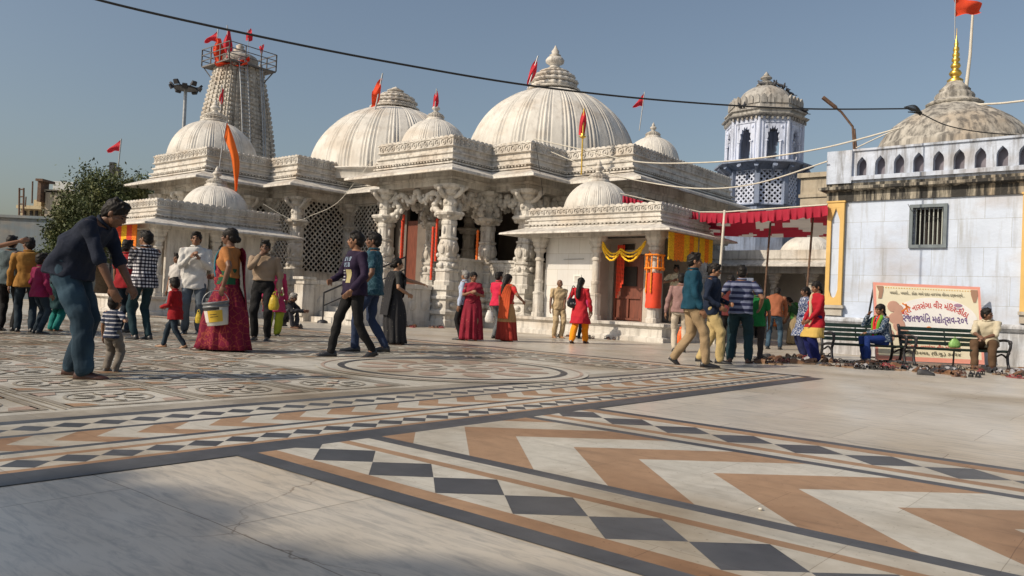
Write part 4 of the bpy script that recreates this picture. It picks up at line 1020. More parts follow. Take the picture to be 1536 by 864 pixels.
# little shrine building behind the awning
BS = empty('shrine_annex', ORG, -GA, 'low white annex with a small ribbed dome, half hidden behind the red awning', 'building')
q = UV(P(1195, 400, 27)); bu, bv = q
fpb = [(bu-4.2,bv+4),(bu-4.2,bv),(bu+3.4,bv),(bu+3.4,bv+4)]
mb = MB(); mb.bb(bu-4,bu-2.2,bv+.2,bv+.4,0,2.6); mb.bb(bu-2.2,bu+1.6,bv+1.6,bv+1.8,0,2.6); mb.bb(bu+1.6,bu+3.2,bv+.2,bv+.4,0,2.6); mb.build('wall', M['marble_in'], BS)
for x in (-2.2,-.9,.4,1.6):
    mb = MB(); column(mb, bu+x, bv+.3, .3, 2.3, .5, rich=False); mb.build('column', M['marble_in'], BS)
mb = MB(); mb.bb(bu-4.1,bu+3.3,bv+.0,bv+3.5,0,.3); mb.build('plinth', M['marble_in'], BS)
mb = MB(); mb.sweep(fpb, [(-.4,2.3),(0,2.3),(0,2.65),(.5,2.5),(.5,2.56),(0,2.75),(.05,2.8),(.05,3.1),(-.3,3.1),(-.3,2.9),(-.4,2.9)]); mb.prism(fpb, 2.85, 2.9); mb.build('eave', M['marble'], BS)
dome_part(BS, bu-.2, bv+1.6, .98, .75, 3.0, 14, 2.8, am=(.25,.2), fin=(.1,.2))
# ochre block between the tower and the hall
mb = MB(); c = P(1246, 340, 34); mb.box((c.x, c.y, 3.4), (1.0,1.0,3.4), rz=-GA); mb.box((c.x, c.y, 6.88), (1.12,1.12,.10), rz=-GA); mb.box((c.x, c.y, 6.0), (1.06,1.06,.07), rz=-GA); mb.box((c.x, c.y, 5.2), (1.04,1.04,.05), rz=-GA)
o = mb.build('stone_block_house', mat('ochre_plaster', (.40,.35,.27), .9, .2, 2, .01, 12, extra=stained())); tag(o, 'weathered ochre rooftop block between the blue tower and the blue hall', 'building')
# ---------------------------------------------------------------- awning
AW = empty('awning', (0,0,0), 0, 'red and white festival awning stretched between the shrine and the blue hall', 'awning')
A0 = P(1050,318,21.5); A1 = P(1085,318,20.6); A2 = P(1241,307,18.25)
B0 = P(1050,352,24.5); B2 = P(1241,355,22.4)
mb = MB(); vs = []; fs = []; ms = []
NX, NY = 34, 12
for j in range(NY+1):
    for i in range(NX+1):
        s_, t = i/NX, j/NY
        a = A0.lerp(A2, s_); b = B0.lerp(B2, s_)
        p = a.lerp(b, t); p.z -= .10*math.sin(PI*t)*(.6+.4*math.sin(7*s_))+.05*math.sin(PI*s_)
        vs.append(p)
for j in range(NY):
    for i in range(NX):
        s_, t = (i+.5)/NX, (j+.5)/NY
        wht = noise.noise(Vector((s_*7+3, t*3.2, 1.7))) > .12
        mb.add([vs[j*(NX+1)+i], vs[j*(NX+1)+i+1], vs[(j+1)*(NX+1)+i+1], vs[(j+1)*(NX+1)+i]], [(0,1,2,3)], 1 if wht else 0, True)
def cloth_mat(name, col):
    m = mat(name, col, .8, .1, 5, .004, 20)
    nt = m.node_tree; tr = nt.nodes.new('ShaderNodeBsdfTranslucent'); tr.inputs['Color'].default_value = (*col, 1); mx = nt.nodes.new('ShaderNodeMixShader'); mx.inputs[0].default_value = .3
    out = [n for n in nt.nodes if n.type == 'OUTPUT_MATERIAL'][0]; nt.links.new(nt.nodes['Principled BSDF'].outputs[0], mx.inputs[1]); nt.links.new(tr.outputs[0], mx.inputs[2]); nt.links.new(mx.outputs[0], out.inputs[0]); return m
RC = cloth_mat('awning_red', (.30,.012,.03)); WC = cloth_mat('awning_white', (.55,.50,.45)); RB2 = cloth_mat('valance_red', (.42,.015,.045))
sheet = mb.build('sheet', [RC, WC], AW, recalc=False)
def valance(pts, h, name, parent, matl):
    mb = MB(); n = 90; L = [0]
    for i in range(1, len(pts)): L.append(L[-1]+(pts[i]-pts[i-1]).length)
    def at(s_):
        d = s_*L[-1]
        for i in range(1, len(pts)):
            if d <= L[i]+1e-6: return pts[i-1].lerp(pts[i], (d-L[i-1])/(L[i]-L[i-1]))
        return pts[-1].copy()
    top = []; mid = []; bot = []
    for k in range(n+1):
        p = at(k/n); off = .045*math.sin(k*1.35)+.02*math.sin(k*.6); p.z -= .05*math.sin(PI*k/n)
        hh = h*(1+.06*math.sin(k*.9)); top.append(p.copy()); mid.append(p+Vector((0,-.02-off,-hh*.5))); bot.append(p+Vector((0,-.01-off*1.6,-hh)))
    mb.rings([top, mid, bot], 0, True, cap=False, close=False)
    return mb.build(name, matl, parent, recalc=False)
valance([A0, A1, A2], .27, 'valance', AW, RB2)
C0 = P(934,293,21.9); C1 = P(985,300,22.3)
mb = MB(); mb.tube([A0, A1, A2], .018, 6); mb.tube([P(930,290,22), A0], .018, 6); mb.build('edge_rope', M['cream'], AW)
valance([C0, A0+Vector((-.05,0,-.02))], .2, 'side_valance', AW, RB2)
for (px, py, D, lb) in ((1086,318,20.55,'pale leaning bamboo pole holding the front edge of the red awning'),(1155,330,21.0,'dark thin pole under the middle of the red awning'),(1218,330,19.6,'dark thin pole under the red awning nearest the yellow pilaster')):
    a = P(px, py, D); mb = MB(); mb.tube([a+Vector((.02,0,.05)), (a.x-.12, a.y, 0)], .035 if px == 1086 else .028, 8)
    o = mb.build('awning_pole', M['cream'] if px == 1086 else M['rust']); tag(o, lb, 'pole', 'poles under the red awning')
# ---------------------------------------------------------------- far left: building, low blue wall, floodlight mast
fb = empty('plastered_house', (0,0,0), 0, 'unfinished grey house with rooftop pillar and water tank at the far left', 'building')
PL = mat('bare_plaster', (.36,.32,.25), .9, .2, .6, .01, 6, extra=stained((.12,.10,.08), .7, .48, .7)); PY = mat('cream_plaster', (.50,.42,.27), .9, .15, .6, extra=stained((.12,.10,.08), .5, .5, .72))
D = 58
def fbx(mb, x0, x1, y0, y1, dep, D=58):
    a = P(x0, y1, D); b = P(x1, y0, D); zb = a.z if y1 < 335 else 0
    mb.bb(a.x, b.x, D, D+dep, zb, b.z)
mb = MB(); fbx(mb, 62, 112, 288, 400, 9); fbx(mb, 66, 108, 285.5, 288, 9.6); mb.build('side_wall', PL, fb)
mb = MB(); fbx(mb, 26, 62.0, 312, 400, 8, 58.2); fbx(mb, 50, 61.8, 300, 312, 7, 58.3); fbx(mb,24,61.9,309,312.2,8.4,57.8); mb.build('front_wall', PY, fb)
mb = MB(); fbx(mb, 55, 62, 270, 302, 1.0, 57.6); fbx(mb, 53, 64, 268, 271, 1.6, 57.3); mb.build('roof_pillar', M['rust'], fb)
mb = MB(); fbx(mb, 79, 110, 273, 285.4, 3, 60); mb.build('water_tank', mat('pale_tank', (.5,.52,.52), .6, .08), fb)
for (a_, b_) in ((34,38),(44,48),(52,56)):
    mb = MB(); fbx(mb, a_, b_, 316, 328, .1, 58.05); mb.build('window', M['dark'], fb)
mb = MB()
for x in (28.5, 35): p = P(x, 330, 57); q2 = P(x+.6, 282, 57); mb.tube([p, q2], .07, 6)
for y in (284, 295, 306, 318): mb.tube([P(28.5,y,57), P(35.4,y,57)], .05, 6)
p = P(48, 305, 57); mb.tube([p, P(49,272,57)], .06, 6); mb.tube([P(38,310,57), P(39,295,57)], .05, 6)
mb.build('rooftop_frame', M['rust'], fb)
mb = MB(); a = P(-60, 322, 36); b = P(125, 337, 36); mb.bb(a.x-4, b.x, 36, 36.3, 0, 3.7); mb.bb(a.x-4, b.x, 35.9, 36.4, 3.7, 3.82)
o = mb.build('boundary_wall', mat('faded_blue_in_shade', (.13,.165,.19), .85, .15, .8, extra=stained((.12,.12,.12), .6, .46, .68))); tag(o, 'faded blue boundary wall behind the people at the far left', 'wall')  # blue darkened for its dirt and for the shade lying on the wall
fm_ = empty('floodlight_mast', tuple(P(276,200,62).xy)+(0,), 0, 'tall steel floodlight mast with a ring of lamps behind the temple spire', 'floodlight mast')
top = P(278.5,134,62); base = Vector(fm_.location)
mb = MB(); mb.tube([(0,0,0), (top.x-base.x, 0, top.z)], [.22,.13], 10); mb.build('pole', M['steel'], fm_)
mb = MB(); mb.lathe((top.x-base.x,0,top.z), [(.9,0),(.95,.05),(.95,.12),(.9,.15)], 20); mb.build('ring_frame', M['iron'], fm_)
for k in range(10):
    a = 2*PI*k/10; mb = MB(); c = Vector((top.x-base.x+1.05*math.cos(a)*1.05, 1.05*math.sin(a), top.z+.05+.3*(k % 2)))
    R = Matrix.Rotation(a, 3, 'Z') @ Matrix.Rotation(.6, 3, 'Y'); mb.box(c, (.10,.22,.18), rot=R, taper=.8); mb.bar(c, (top.x-base.x,0,top.z+.1), .05, .05); mb.build('lamp', M['iron'], fm_)
# ---------------------------------------------------------------- trees
def tree(label, base, trunk_h, blobs, nleaf, leaf, mats_, group='trees behind the temple', seed=1):
    rnd = random.Random(seed); t = empty('tree', base, 0, label, 'tree', group)
    mb = MB(); mb.tube(smoothpath([(0,0,-.05),(.1,.05,trunk_h*.4),(-.05,0,trunk_h*.8),(.05,0,trunk_h*1.2)], 3), [.32,.3,.28,.25,.24,.22,.2,.17,.14,.1][:10], 10)
    for b in blobs:
        c = Vector(b[:3]); mb.tube(smoothpath([(0,0,trunk_h*.75), c*.5+Vector((0,0,trunk_h*.45)), c], 3), [.12,.1,.09,.07,.05,.04,.02], 6)
    mb.build('trunk', M['bark'], t)
    mb = MB()
    clumps = []
    for (x, y, z, r, rz) in blobs:
        for k in range(int(26*r*r)+10):
            d = Vector((rnd.gauss(0,1), rnd.gauss(0,1), rnd.gauss(0,1))).normalized()*(rnd.random()**.4)
            clumps.append((Vector((x+d.x*r, y+d.y*r, z+d.z*rz)), rnd.uniform(.22,.5)*min(1.2,r), rnd.random() < .35))
    per = max(4, nleaf//len(clumps))
    for (c, r, alt) in clumps:
        for k in range(per):
            d = Vector((rnd.gauss(0,.5), rnd.gauss(0,.5), rnd.gauss(0,.45)))*r; p = c+d
            n_ = Vector((rnd.uniform(-1,1), rnd.uniform(-1,1), rnd.uniform(-.3,1))).normalized(); x = n_.orthogonal().normalized(); y = n_.cross(x); a = rnd.uniform(0,6.28)
            x, y = x*math.cos(a)+y*math.sin(a), y*math.cos(a)-x*math.sin(a); s_ = leaf*rnd.uniform(.6,1.3)
            mb.add([p-x*s_, p+y*s_*.42, p+x*s_, p-y*s_*.42], [(0,1,2,3)], 1 if alt else 0, False)
    mb.build('crown', mats_, t, recalc=False); return t
LM = [M['leaf'], M['leaf2']]
def tb(px, py, D, b): p = P(px, py, D); return (p.x-b.x, p.y-b.y, p.z)
b0 = G(150, 437, 0); D = 31; b0 = Vector((P(150,400,D).x, D, 0))
tree('bushy dark green tree behind the bending man', tuple(b0), 2.2, [tb(150,300,D,b0)+(1.5,1.15), tb(128,322,D,b0)+(1.0,.9), tb(175,310,D,b0)+(1.3,1.1), tb(112,362,D-.5,b0)+(.95,.9), tb(88,388,D-1,b0)+(.75,.7), tb(150,320,D-.8,b0)+(1.2,1.0), tb(105,345,D-.4,b0)+(.6,.6), tb(140,350,D-.6,b0)+(1.5,1.2), tb(68,402,D-1,b0)+(.6,.5)], 42000, .07, LM, seed=3)
b1 = Vector((P(205,400,35).x, 35, 0))
tree('darker tree crown showing left of the pavilion eave', tuple(b1), 2.4, [tb(203,298,35,b1)+(1.2,1.1), tb(190,315,35,b1)+(1.2,1.1)], 9000, .08, LM, seed=5)
# tree behind the camera at the left: it throws the dappled shade on the near floor
k_ = 1/math.tan(math.radians(SUN_EL)); hd = Vector((sx, sy))/hl
def shade(px, py, h): g = G(px, py); return (g.x+hd.x*h*k_, g.y+hd.y*h*k_, h)
bs = Vector((-13.0,-3.2,0))
bl_ = []
for (px, py, h, r) in ((150,748,9.0,.17),(228,744,9.2,.10),(310,772,8.9,.09),(60,758,9.4,.24),(200,785,8.6,.18),(262,768,9.0,.10),(0,800,9.0,.34),(100,838,9.2,.30),(225,835,9.0,.16),(300,850,8.8,.10),(345,850,8.6,.07),(420,852,9.0,.07),(500,851,8.9,.06),(575,856,9.0,.06),(655,862,8.8,.06),(740,874,8.8,.06),(180,905,9.3,.40),(380,900,9.0,.18),(540,905,9.2,.16),(700,915,9.0,.14),(-60,760,9.2,.3),(-60,900,9.2,.5),(400,980,9.4,.5),(700,1000,9.2,.5),(160,715,9.3,.05),(110,722,9.1,.06)):
    s3 = shade(px, py, h); bl_.append((s3[0]-bs.x, s3[1]-bs.y, h, r, r*.55))
tree('tall spreading shade tree outside the photo behind the camera', tuple(bs), 6.5, bl_, 52000, .085, LM, group=None, seed=9)
# ---------------------------------------------------------------- people
CLOTH = {}
def cloth(name, col, rough=.85, pat=None, col2=(0,0,0), s=1.0, wid=.5):
    """woven cloth; pat: stripes (z), checks, dots, blocks, weave"""
    if name in CLOTH: return CLOTH[name]
    def ex(m, nt, N, L, b, cr, mp):
        tc = N.new('ShaderNodeTexCoord'); sx_ = N.new('ShaderNodeSeparateXYZ'); L.new(tc.outputs['Object'], sx_.inputs[0])
        base = cr.outputs['Color']
        def wave(sock, freq, w):
            a = N.new('ShaderNodeMath'); a.operation = 'MULTIPLY'; a.inputs[1].default_value = freq; L.new(sock, a.inputs[0])
            f = N.new('ShaderNodeMath'); f.operation = 'FRACT'; L.new(a.outputs[0], f.inputs[0])
            g = N.new('ShaderNodeMath'); g.operation = 'LESS_THAN'; g.inputs[1].default_value = w; L.new(f.outputs[0], g.inputs[0]); return g.outputs[0]
        if pat == 'stripes': base = mixcol(nt, wave(sx_.outputs[2], s, wid), base, col2)
        elif pat == 'checks':
            w1 = wave(sx_.outputs[2], s, wid); w2 = wave(sx_.outputs[0], s, wid); w3 = wave(sx_.outputs[1], s, wid)
            base = mixcol(nt, w1, base, col2)
            b2 = mixcol(nt, w2, (1,1,1), (.12,.12,.16), 'MIX'); base = mixcol(nt, .9, base, b2, 'MULTIPLY')
            b3 = mixcol(nt, w3, (1,1,1), (.3,.3,.35), 'MIX'); base = mixcol(nt, .6, base, b3, 'MULTIPLY')
        elif pat in ('dots', 'floral'):
            vo = N.new('ShaderNodeTexVoronoi'); vo.inputs['Scale'].default_value = s; L.new(tc.outputs['Object'], vo.inputs['Vector'])
            r_ = ramp(nt, vo.outputs['Distance'], wid*.8, wid, (1,1,1), (0,0,0)); base = mixcol(nt, r_, base, col2)
            if pat == 'floral':
                v2 = N.new('ShaderNodeTexVoronoi'); v2.feature = 'DISTANCE_TO_EDGE'; v2.inputs['Scale'].default_value = s*.9; L.new(tc.outputs['Object'], v2.inputs['Vector'])
                r2 = ramp(nt, v2.outputs['Distance'], .02, .05, (1,1,1), (0,0,0)); base = mixcol(nt, r2, base, col2)
        elif pat == 'border':   # coloured hem below height s
            g = N.new('ShaderNodeMath'); g.operation = 'LESS_THAN'; g.inputs[1].default_value = s; L.new(sx_.outputs[2], g.inputs[0]); base = mixcol(nt, g.outputs[0], base, col2)
        elif pat == 'fade':
            nz = N.new('ShaderNodeTexNoise'); nz.inputs['Scale'].default_value = 3.2; L.new(tc.outputs['Object'], nz.inputs['Vector'])
            r_ = ramp(nt, nz.outputs['Fac'], .45, .62); base = mixcol(nt, r_, base, col2)
        L.new(base, b.inputs['Base Color'])
    m = mat(name, col, rough, .10, 9, .006, 22, extra=ex, spec=.25)
    CLOTH[name] = m; return m
def V3(*a): return Vector(a)
def ik(root, tgt, l1, l2, hint):
    d = tgt-root; L = d.length
    mx = (l1+l2)*.995
    if L > mx: tgt = root+d*(mx/L); d = tgt-root; L = mx
    a = (l1*l1-l2*l2+L*L)/(2*L); h_ = math.sqrt(max(0, l1*l1-a*a)); dn = d.normalized()
    hp = hint-dn*hint.dot(dn)
    if hp.length < 1e-5: hp = V3(0,1,0)-dn*dn.y
    return root+dn*a+hp.normalized()*h_, tgt
def capsule(mb, pts, rs, n=14, flat=1.0):
    """tapered limb with round joints"""
    pts = [Vector(p) for p in pts]
    mb.tube(pts, rs, n, 0, True, flat)
    for p, r in ((pts[0], rs[0]), (pts[-1], rs[-1])): mb.ell(p, (r*.99, r*.99, r*.99), 12, 8)
def remesh(mb, name, matl, parent, vox, amp=0.0, freq=7.0, iters=2, pleat=None, wr=None):
    me = bpy.data.meshes.new(name); me.from_pydata(mb.v, [], mb.f); me.update()
    bm = bmesh.new(); bm.from_mesh(me); bmesh.ops.recalc_face_normals(bm, faces=bm.faces); bm.to_mesh(me); bm.free()
    o = bpy.data.objects.new(name, me); COL.objects.link(o)
    r = o.modifiers.new('r', 'REMESH'); r.mode = 'VOXEL'; r.voxel_size = vox; r.use_smooth_shade = True
    s = o.modifiers.new('s', 'SMOOTH'); s.factor = .5; s.iterations = iters
    dg = bpy.context.evaluated_depsgraph_get(); dg.update()
    m2 = bpy.data.meshes.new_from_object(o.evaluated_get(dg), depsgraph=dg)
    o.modifiers.clear(); o.data = m2; bpy.data.meshes.remove(me); m2.name = name
    m2.materials.clear()
    for q in (matl if isinstance(matl, (list, tuple)) else [matl]): m2.materials.append(q)
    n = len(m2.vertices)
    if amp and n:
        co_ = np.empty(n*3, np.float32); m2.vertices.foreach_get('co', co_); co_ = co_.reshape(-1, 3)
        no = np.empty(n*3, np.float32); m2.vertices.foreach_get('normal', no); no = no.reshape(-1, 3)
        sd = random.uniform(0, 50); x, y, z = co_[:,0]*freq+sd, co_[:,1]*freq, co_[:,2]*freq
        # folded cloth: warped sums of sines, cheap and smooth
        w = np.sin(x*1.3+2.1*np.sin(z*1.1+sd)+y)+np.sin(y*1.7-z*2.3+1.4*np.sin(x*1.9))*.8+np.sin(z*3.1+x*1.1-y*1.4+sd)*.6+np.sin((x-y)*3.7+z*1.9+2*np.sin(z*1.3))*.5
        w = np.abs(w)**.8*np.sign(w)
        if wr is not None: amp_ = amp*wr(co_)
        else: amp_ = amp
        d = (w*amp_*.5)
        co_ += no*d[:,None]; m2.vertices.foreach_set('co', co_.ravel())
    m2.polygons.foreach_set('use_smooth', [True]*len(m2.polygons)); m2.update()
    o.parent = parent
    return o
NP = [0]
def person(label, px, foot, head=None, H=None, face=0, at=None, cat='person', lean=0, side=0, twist=0, female=False, fat=1.0, child=0.0,
           feet=((-.10,.02,0,0),(.10,-.02,0,0)), hands=None, palm=None, hyaw=0, hpitch=0, pelv=None, sitz=None,
           skin='skin', hair='hair', hairstyle='short', top=None, bottom=None, sleeve='long', topkind='shirt', shoe=None, shoek='shoe',
           vox=.0095, hem=.84, group=None, tuck=False, extras=None, knees=(None,None), legw=1.0, elb=(None,None), neckwear=None, ground=0.0, toes=(0,0)):
    """face: heading in degrees, 0 = towards picture right, 90 = away, 180 = left, -90 = towards the camera"""
    if at is None:
        g = G(px, foot, ground)
    else: g = Vector(at)
    if H is None:
        H = (foot-head)/FPX*math.hypot(g.y, 0)*1.0
    s = H/1.72
    root = empty('person', (g.x, g.y, ground), math.radians(face-90), label, cat, group)
    hs = 1.0+child*.42            # head enlarges for children
    hipz = (.91-child*.10)*s
    fl_, fr_ = feet[0], feet[1]
    pz = sitz if sitz is not None else hipz-.02*s
    py = pelv[1] if pelv else (fl_[1]+fr_[1])/2*s*.9
    pxx = pelv[0] if pelv else (fl_[0]+fr_[0])/2*s
    if pelv and len(pelv) > 2: pz = pelv[2]*s
    Pv = V3(pxx, py, pz)
    if sitz is None:   # lower the pelvis until both feet can reach
        for it in range(40):
            ok = True
            for sg, f in ((-1, fl_), (1, fr_)):
                hp = Pv+V3(sg*.09*s,0,-.02*s); an = V3(f[0]*s, f[1]*s, (f[2]+.085)*s)
                if (an-hp).length > (.42+.41-child*.09)*s*.995: ok = False
            if ok: break
            Pv.z -= .01*s
    ln, sd_, tw = math.radians(lean), math.radians(side), math.radians(twist)
    sw = .185*(.90 if female else 1.0)*(1-.12*child)
    TL = 1.0-.0*child
    def T(x, y, z):
        """torso point: z measured from the pelvis (0) to neck base (.52)"""
        t = max(0, min(1, z/.40)); a = ln*(.45+.55*t) if z > 0 else ln*.25; 
        p = V3(x*(1 if True else 0), y, 0)
        # integrate the bend along the spine
        n = 8; c = V3(0,0,0); zz = z
        if z > 0:
            for k in range(n):
                tk = (k+.5)/n*z; ak = ln*(.35+.85*min(1, tk/.40)); c += V3(math.sin(sd_)*z/n, math.sin(ak)*z/n, math.cos(ak)*math.cos(sd_)*z/n)
            ak = ln*(.35+.85*min(1, z/.40))
        else: c = V3(0,0,z); ak = ln*.3
        R = Matrix.Rotation(-ak, 3, 'X') @ Matrix.Rotation(tw*t, 3, 'Z')
        if sd_: R = Matrix.Rotation(sd_, 3, 'Y') @ R
        return Pv+(c+R@p)*s, R
    def ringT(z, rx, ry, oy=0.0, n=22, sq=.0):
        out = []
        for k in range(n):
            a = 2*PI*k/n; ca, sa = math.cos(a), math.sin(a); f = (abs(ca)**2.6+abs(sa)**2.6)**(-1/2.6)
            p, _ = T(rx*ca*f*.97, ry*sa*f*.97+oy, z); out.append(p)
        return out
    F = fat
    if female:
        prof = [(-.10,.13,.095,-.01),(-.04,.165,.115,-.015),(.03,.165,.115,-.01),(.14,.130*F,.098*F,.0),(.22,.135*F,.102*F,.005),(.30,.150*F,.115*F,.02),(.37,.155,.105,.01),(.43,.150,.085,0),(.475,.11,.07,-.005),(.50,.062,.058,0)]
    else:
        prof = [(-.10,.13,.095,-.0),(-.04,.160,.11,-.005),(.03,.158,.112*F,0),(.14,.145*F,.108*F,.005),(.22,.155*F,.112*F,.005),(.30,.170,.118,.01),(.37,.178,.112,.005),(.43,.172,.09,0),(.475,.125,.075,-.005),(.50,.065,.062,0)]
    kx = 1-.10*child
    # joints
    sh = [T(sg*sw, -.005, .435)[0] for sg in (-1, 1)]
    hp_ = [Pv+V3(sg*.088*s, 0, -.02*s) for sg in (-1, 1)]
    neck, Rn = T(0, -.005, .50)
    chin_up = Rn @ Matrix.Rotation(math.radians(hyaw), 3, 'Z') @ Matrix.Rotation(math.radians(hpitch), 3, 'X')
    # partly level the head
    Rl = Matrix.Rotation(-ln*.55, 3, 'X'); chin_up = Matrix.Rotation(math.radians(0), 3, 'Z') @ Rl.inverted() @ Rn if False else chin_up
    if abs(lean) > 12: chin_up = Matrix.Rotation(math.radians(-lean*.62), 3, 'X') @ Matrix.Rotation(math.radians(hyaw), 3, 'Z') @ Matrix.Rotation(math.radians(hpitch), 3, 'X')
    nd = (Rn @ V3(0,.012,.070))*s
    hc = neck+nd+(chin_up @ V3(0,.012,.045))*s*hs
    def Hd(x, y, z): return hc+(chin_up @ V3(x, y, z))*s*hs
    # legs
    ul, ll = (.42-child*.045)*s, (.41-child*.045)*s
    legs = []
    for i, (sg, f) in enumerate(((-1, fl_), (1, fr_))):
        an = V3(f[0]*s, f[1]*s, (f[2]+.085)*s); hint = V3(*(knees[i] if knees[i] else (sg*.12, 1, .0)))
        kn, an = ik(hp_[i], an, ul, ll, hint); legs.append((hp_[i], kn, an, f[3]))
    # arms
    if hands is None: hands = ((-.26,.05,.78),(.26,.05,.78))
    arms = []
    for i, sg in enumerate((-1, 1)):
        hd = hands[i]
        tgt = V3(hd[0]*s, hd[1]*s, hd[2]*s)
        el, wr_ = ik(sh[i], tgt, .285*s, .255*s, V3(*(elb[i] if elb[i] else (sg*.55, -.7, -.25)))); arms.append((sh[i], el, wr_))
    # ---------------- body
    b = MB()
    b.rings([ringT(z, rx*kx*.95, ry*.95, oy) for (z, rx, ry, oy) in prof], 0, True)
    b.tube([T(0,-.005,.455)[0], neck, neck+nd*.6, hc+(chin_up@V3(0,-.02,-.05))*s*hs], [.058*s, .054*s, .053*s, .055*s*hs], 14)
    Rh = chin_up
    S = s*hs
    b.ell(Hd(0,-.014,.030), (.072*S,.092*S,.080*S), 18, 12, rot=Rh)
    b.ell(Hd(0,.022,-.022), (.060*S,.066*S,.084*S), 16, 12, rot=Rh)
    b.ell(Hd(0,.044,-.078), (.030*S,.030*S,.022*S), 10, 8, rot=Rh)
    b.ell(Hd(0,.066,.022), (.046*S,.022*S,.014*S), 10, 8, rot=Rh)
    b.tube([Hd(0,.080,.018), Hd(0,.094,-.008), Hd(0,.100,-.022)], [.008*S,.011*S,.015*S], 8)
    b.ell(Hd(0,.088,-.026), (.018*S,.014*S,.010*S), 8, 6, rot=Rh)
    b.ell(Hd(0,.076,-.052), (.026*S,.016*S,.013*S), 10, 8, rot=Rh)
    for sg in (-1, 1):
        b.ell(Hd(sg*.046,.055,-.018), (.020*S,.02*S,.02*S), 8, 6, rot=Rh)
        b.ell(Hd(sg*.074,-.008,-.005), (.012*S,.020*S,.032*S), 8, 6, rot=Rh)
    sleeve_r = 1.0
    for i, sg in enumerate((-1, 1)):
        a, e, w = arms[i]
        capsule(b, [a, a.lerp(e,.5), e, e.lerp(w,.45), w], [.050*s,.043*s,.037*s,.036*s,.025*s], 12)
        # hand: palm, four fingers of different length, thumb
        fd = (w-e).normalized(); 
        pn = V3(*(palm[i])) if palm and palm[i] else V3(-sg, .1, 0)     # palm normal
        pn = (pn-fd*pn.dot(fd)).normalized(); ax = fd.cross(pn)          # across the palm
        if i == 0: ax = -ax
        hz = .92*s*(1+child*.12)
        R = Matrix((ax, fd, pn)).transposed()
        b.ell(w+fd*.048*hz, (.040*hz,.054*hz,.019*hz), 12, 8, rot=R)
        for q, (off, ln_) in enumerate(((-.030,.066),(-.010,.078),(.011,.073),(.031,.056))):
            r0 = w+fd*.082*hz+ax*off*hz; cur = [r0-fd*.03*hz, r0, r0+fd*ln_*.42*hz+pn*.010*hz, r0+fd*ln_*.74*hz+pn*.026*hz, r0+fd*ln_*.92*hz+pn*.044*hz]
            b.tube(cur, [.0095*hz,.0092*hz,.0088*hz,.008*hz,.0068*hz], 8)
        th = w+fd*.022*hz-ax*.030*hz
        b.tube([w+fd*.012*hz-ax*.012*hz, th+pn*.004*hz, th+fd*.026*hz-ax*.022*hz+pn*.014*hz, th+fd*.056*hz-ax*.024*hz+pn*.026*hz], [.013*hz,.0125*hz,.011*hz,.0085*hz], 8)
    for i, (h_, k, a, yaw) in enumerate(legs):
        capsule(b, [h_, h_.lerp(k,.5), k, k.lerp(a,.35), a], [.075*s,.064*s,.048*s,.047*s,.031*s], 12)
        yv = Matrix.Rotation(math.radians(yaw), 3, 'Z') @ V3(0,1,0)
        tp = toes[i]
        yv2 = (yv+V3(0,0,-math.tan(math.radians(tp)))).normalized() if tp else yv
        z0 = a.z-.060*s if True else 0
        hl_ = a+V3(0,0,-.050*s)-yv2*.035*s
        b.tube([hl_-yv2*.015*s, hl_+yv2*.04*s, hl_+yv2*.11*s+V3(0,0,-.010*s), hl_+yv2*.165*s+V3(0,0,-.018*s), hl_+yv2*.205*s+V3(0,0,-.022*s)], [.026*s,.036*s,.034*s,.028*s,.016*s], 12, flat=.9)
        b.tube([a+V3(0,0,.02*s), a+V3(0,0,-.03*s)+yv2*.02*s], [.032*s,.034*s], 10)
        if not shoe:
            for q in range(5):
                xo = Matrix.Rotation(math.radians(yaw), 3, 'Z') @ V3(1,0,0); sgn = -1 if i == 0 else 1
                c = hl_+yv2*(.205-.008*q)*s+xo*(-sgn*.028+sgn*.0135*q)*s+V3(0,0,-.028*s); b.ell(c, (.0085*s,.014*s,.0085*s), 6, 5)
    body = remesh(b, 'body', M[skin], root, max(.0062, vox*.70) if H > 1.2 else .0055, iters=1)
    # eyes, lips, eyebrows
    e = MB()
    for sg in (-1, 1): e.ell(Hd(sg*.030,.0795,.004), (.0125*S,.007*S,.0065*S), 8, 6, rot=Rh)
    e.build('eyes', M['eye'], root)
    e = MB()
    for sg in (-1, 1): e.tube([Hd(sg*.012,.088,.024), Hd(sg*.030,.087,.030), Hd(sg*.050,.072,.024)], [.004*S,.0052*S,.003*S], 6)
    e.build('eyebrows', M['hair'], root)
    e = MB(); e.ell(Hd(0,.0905,-.052), (.022*S,.006*S,.0065*S), 8, 6, rot=Rh); e.build('lips', M['lip'], root)
    # ---------------- hair
    h = MB()
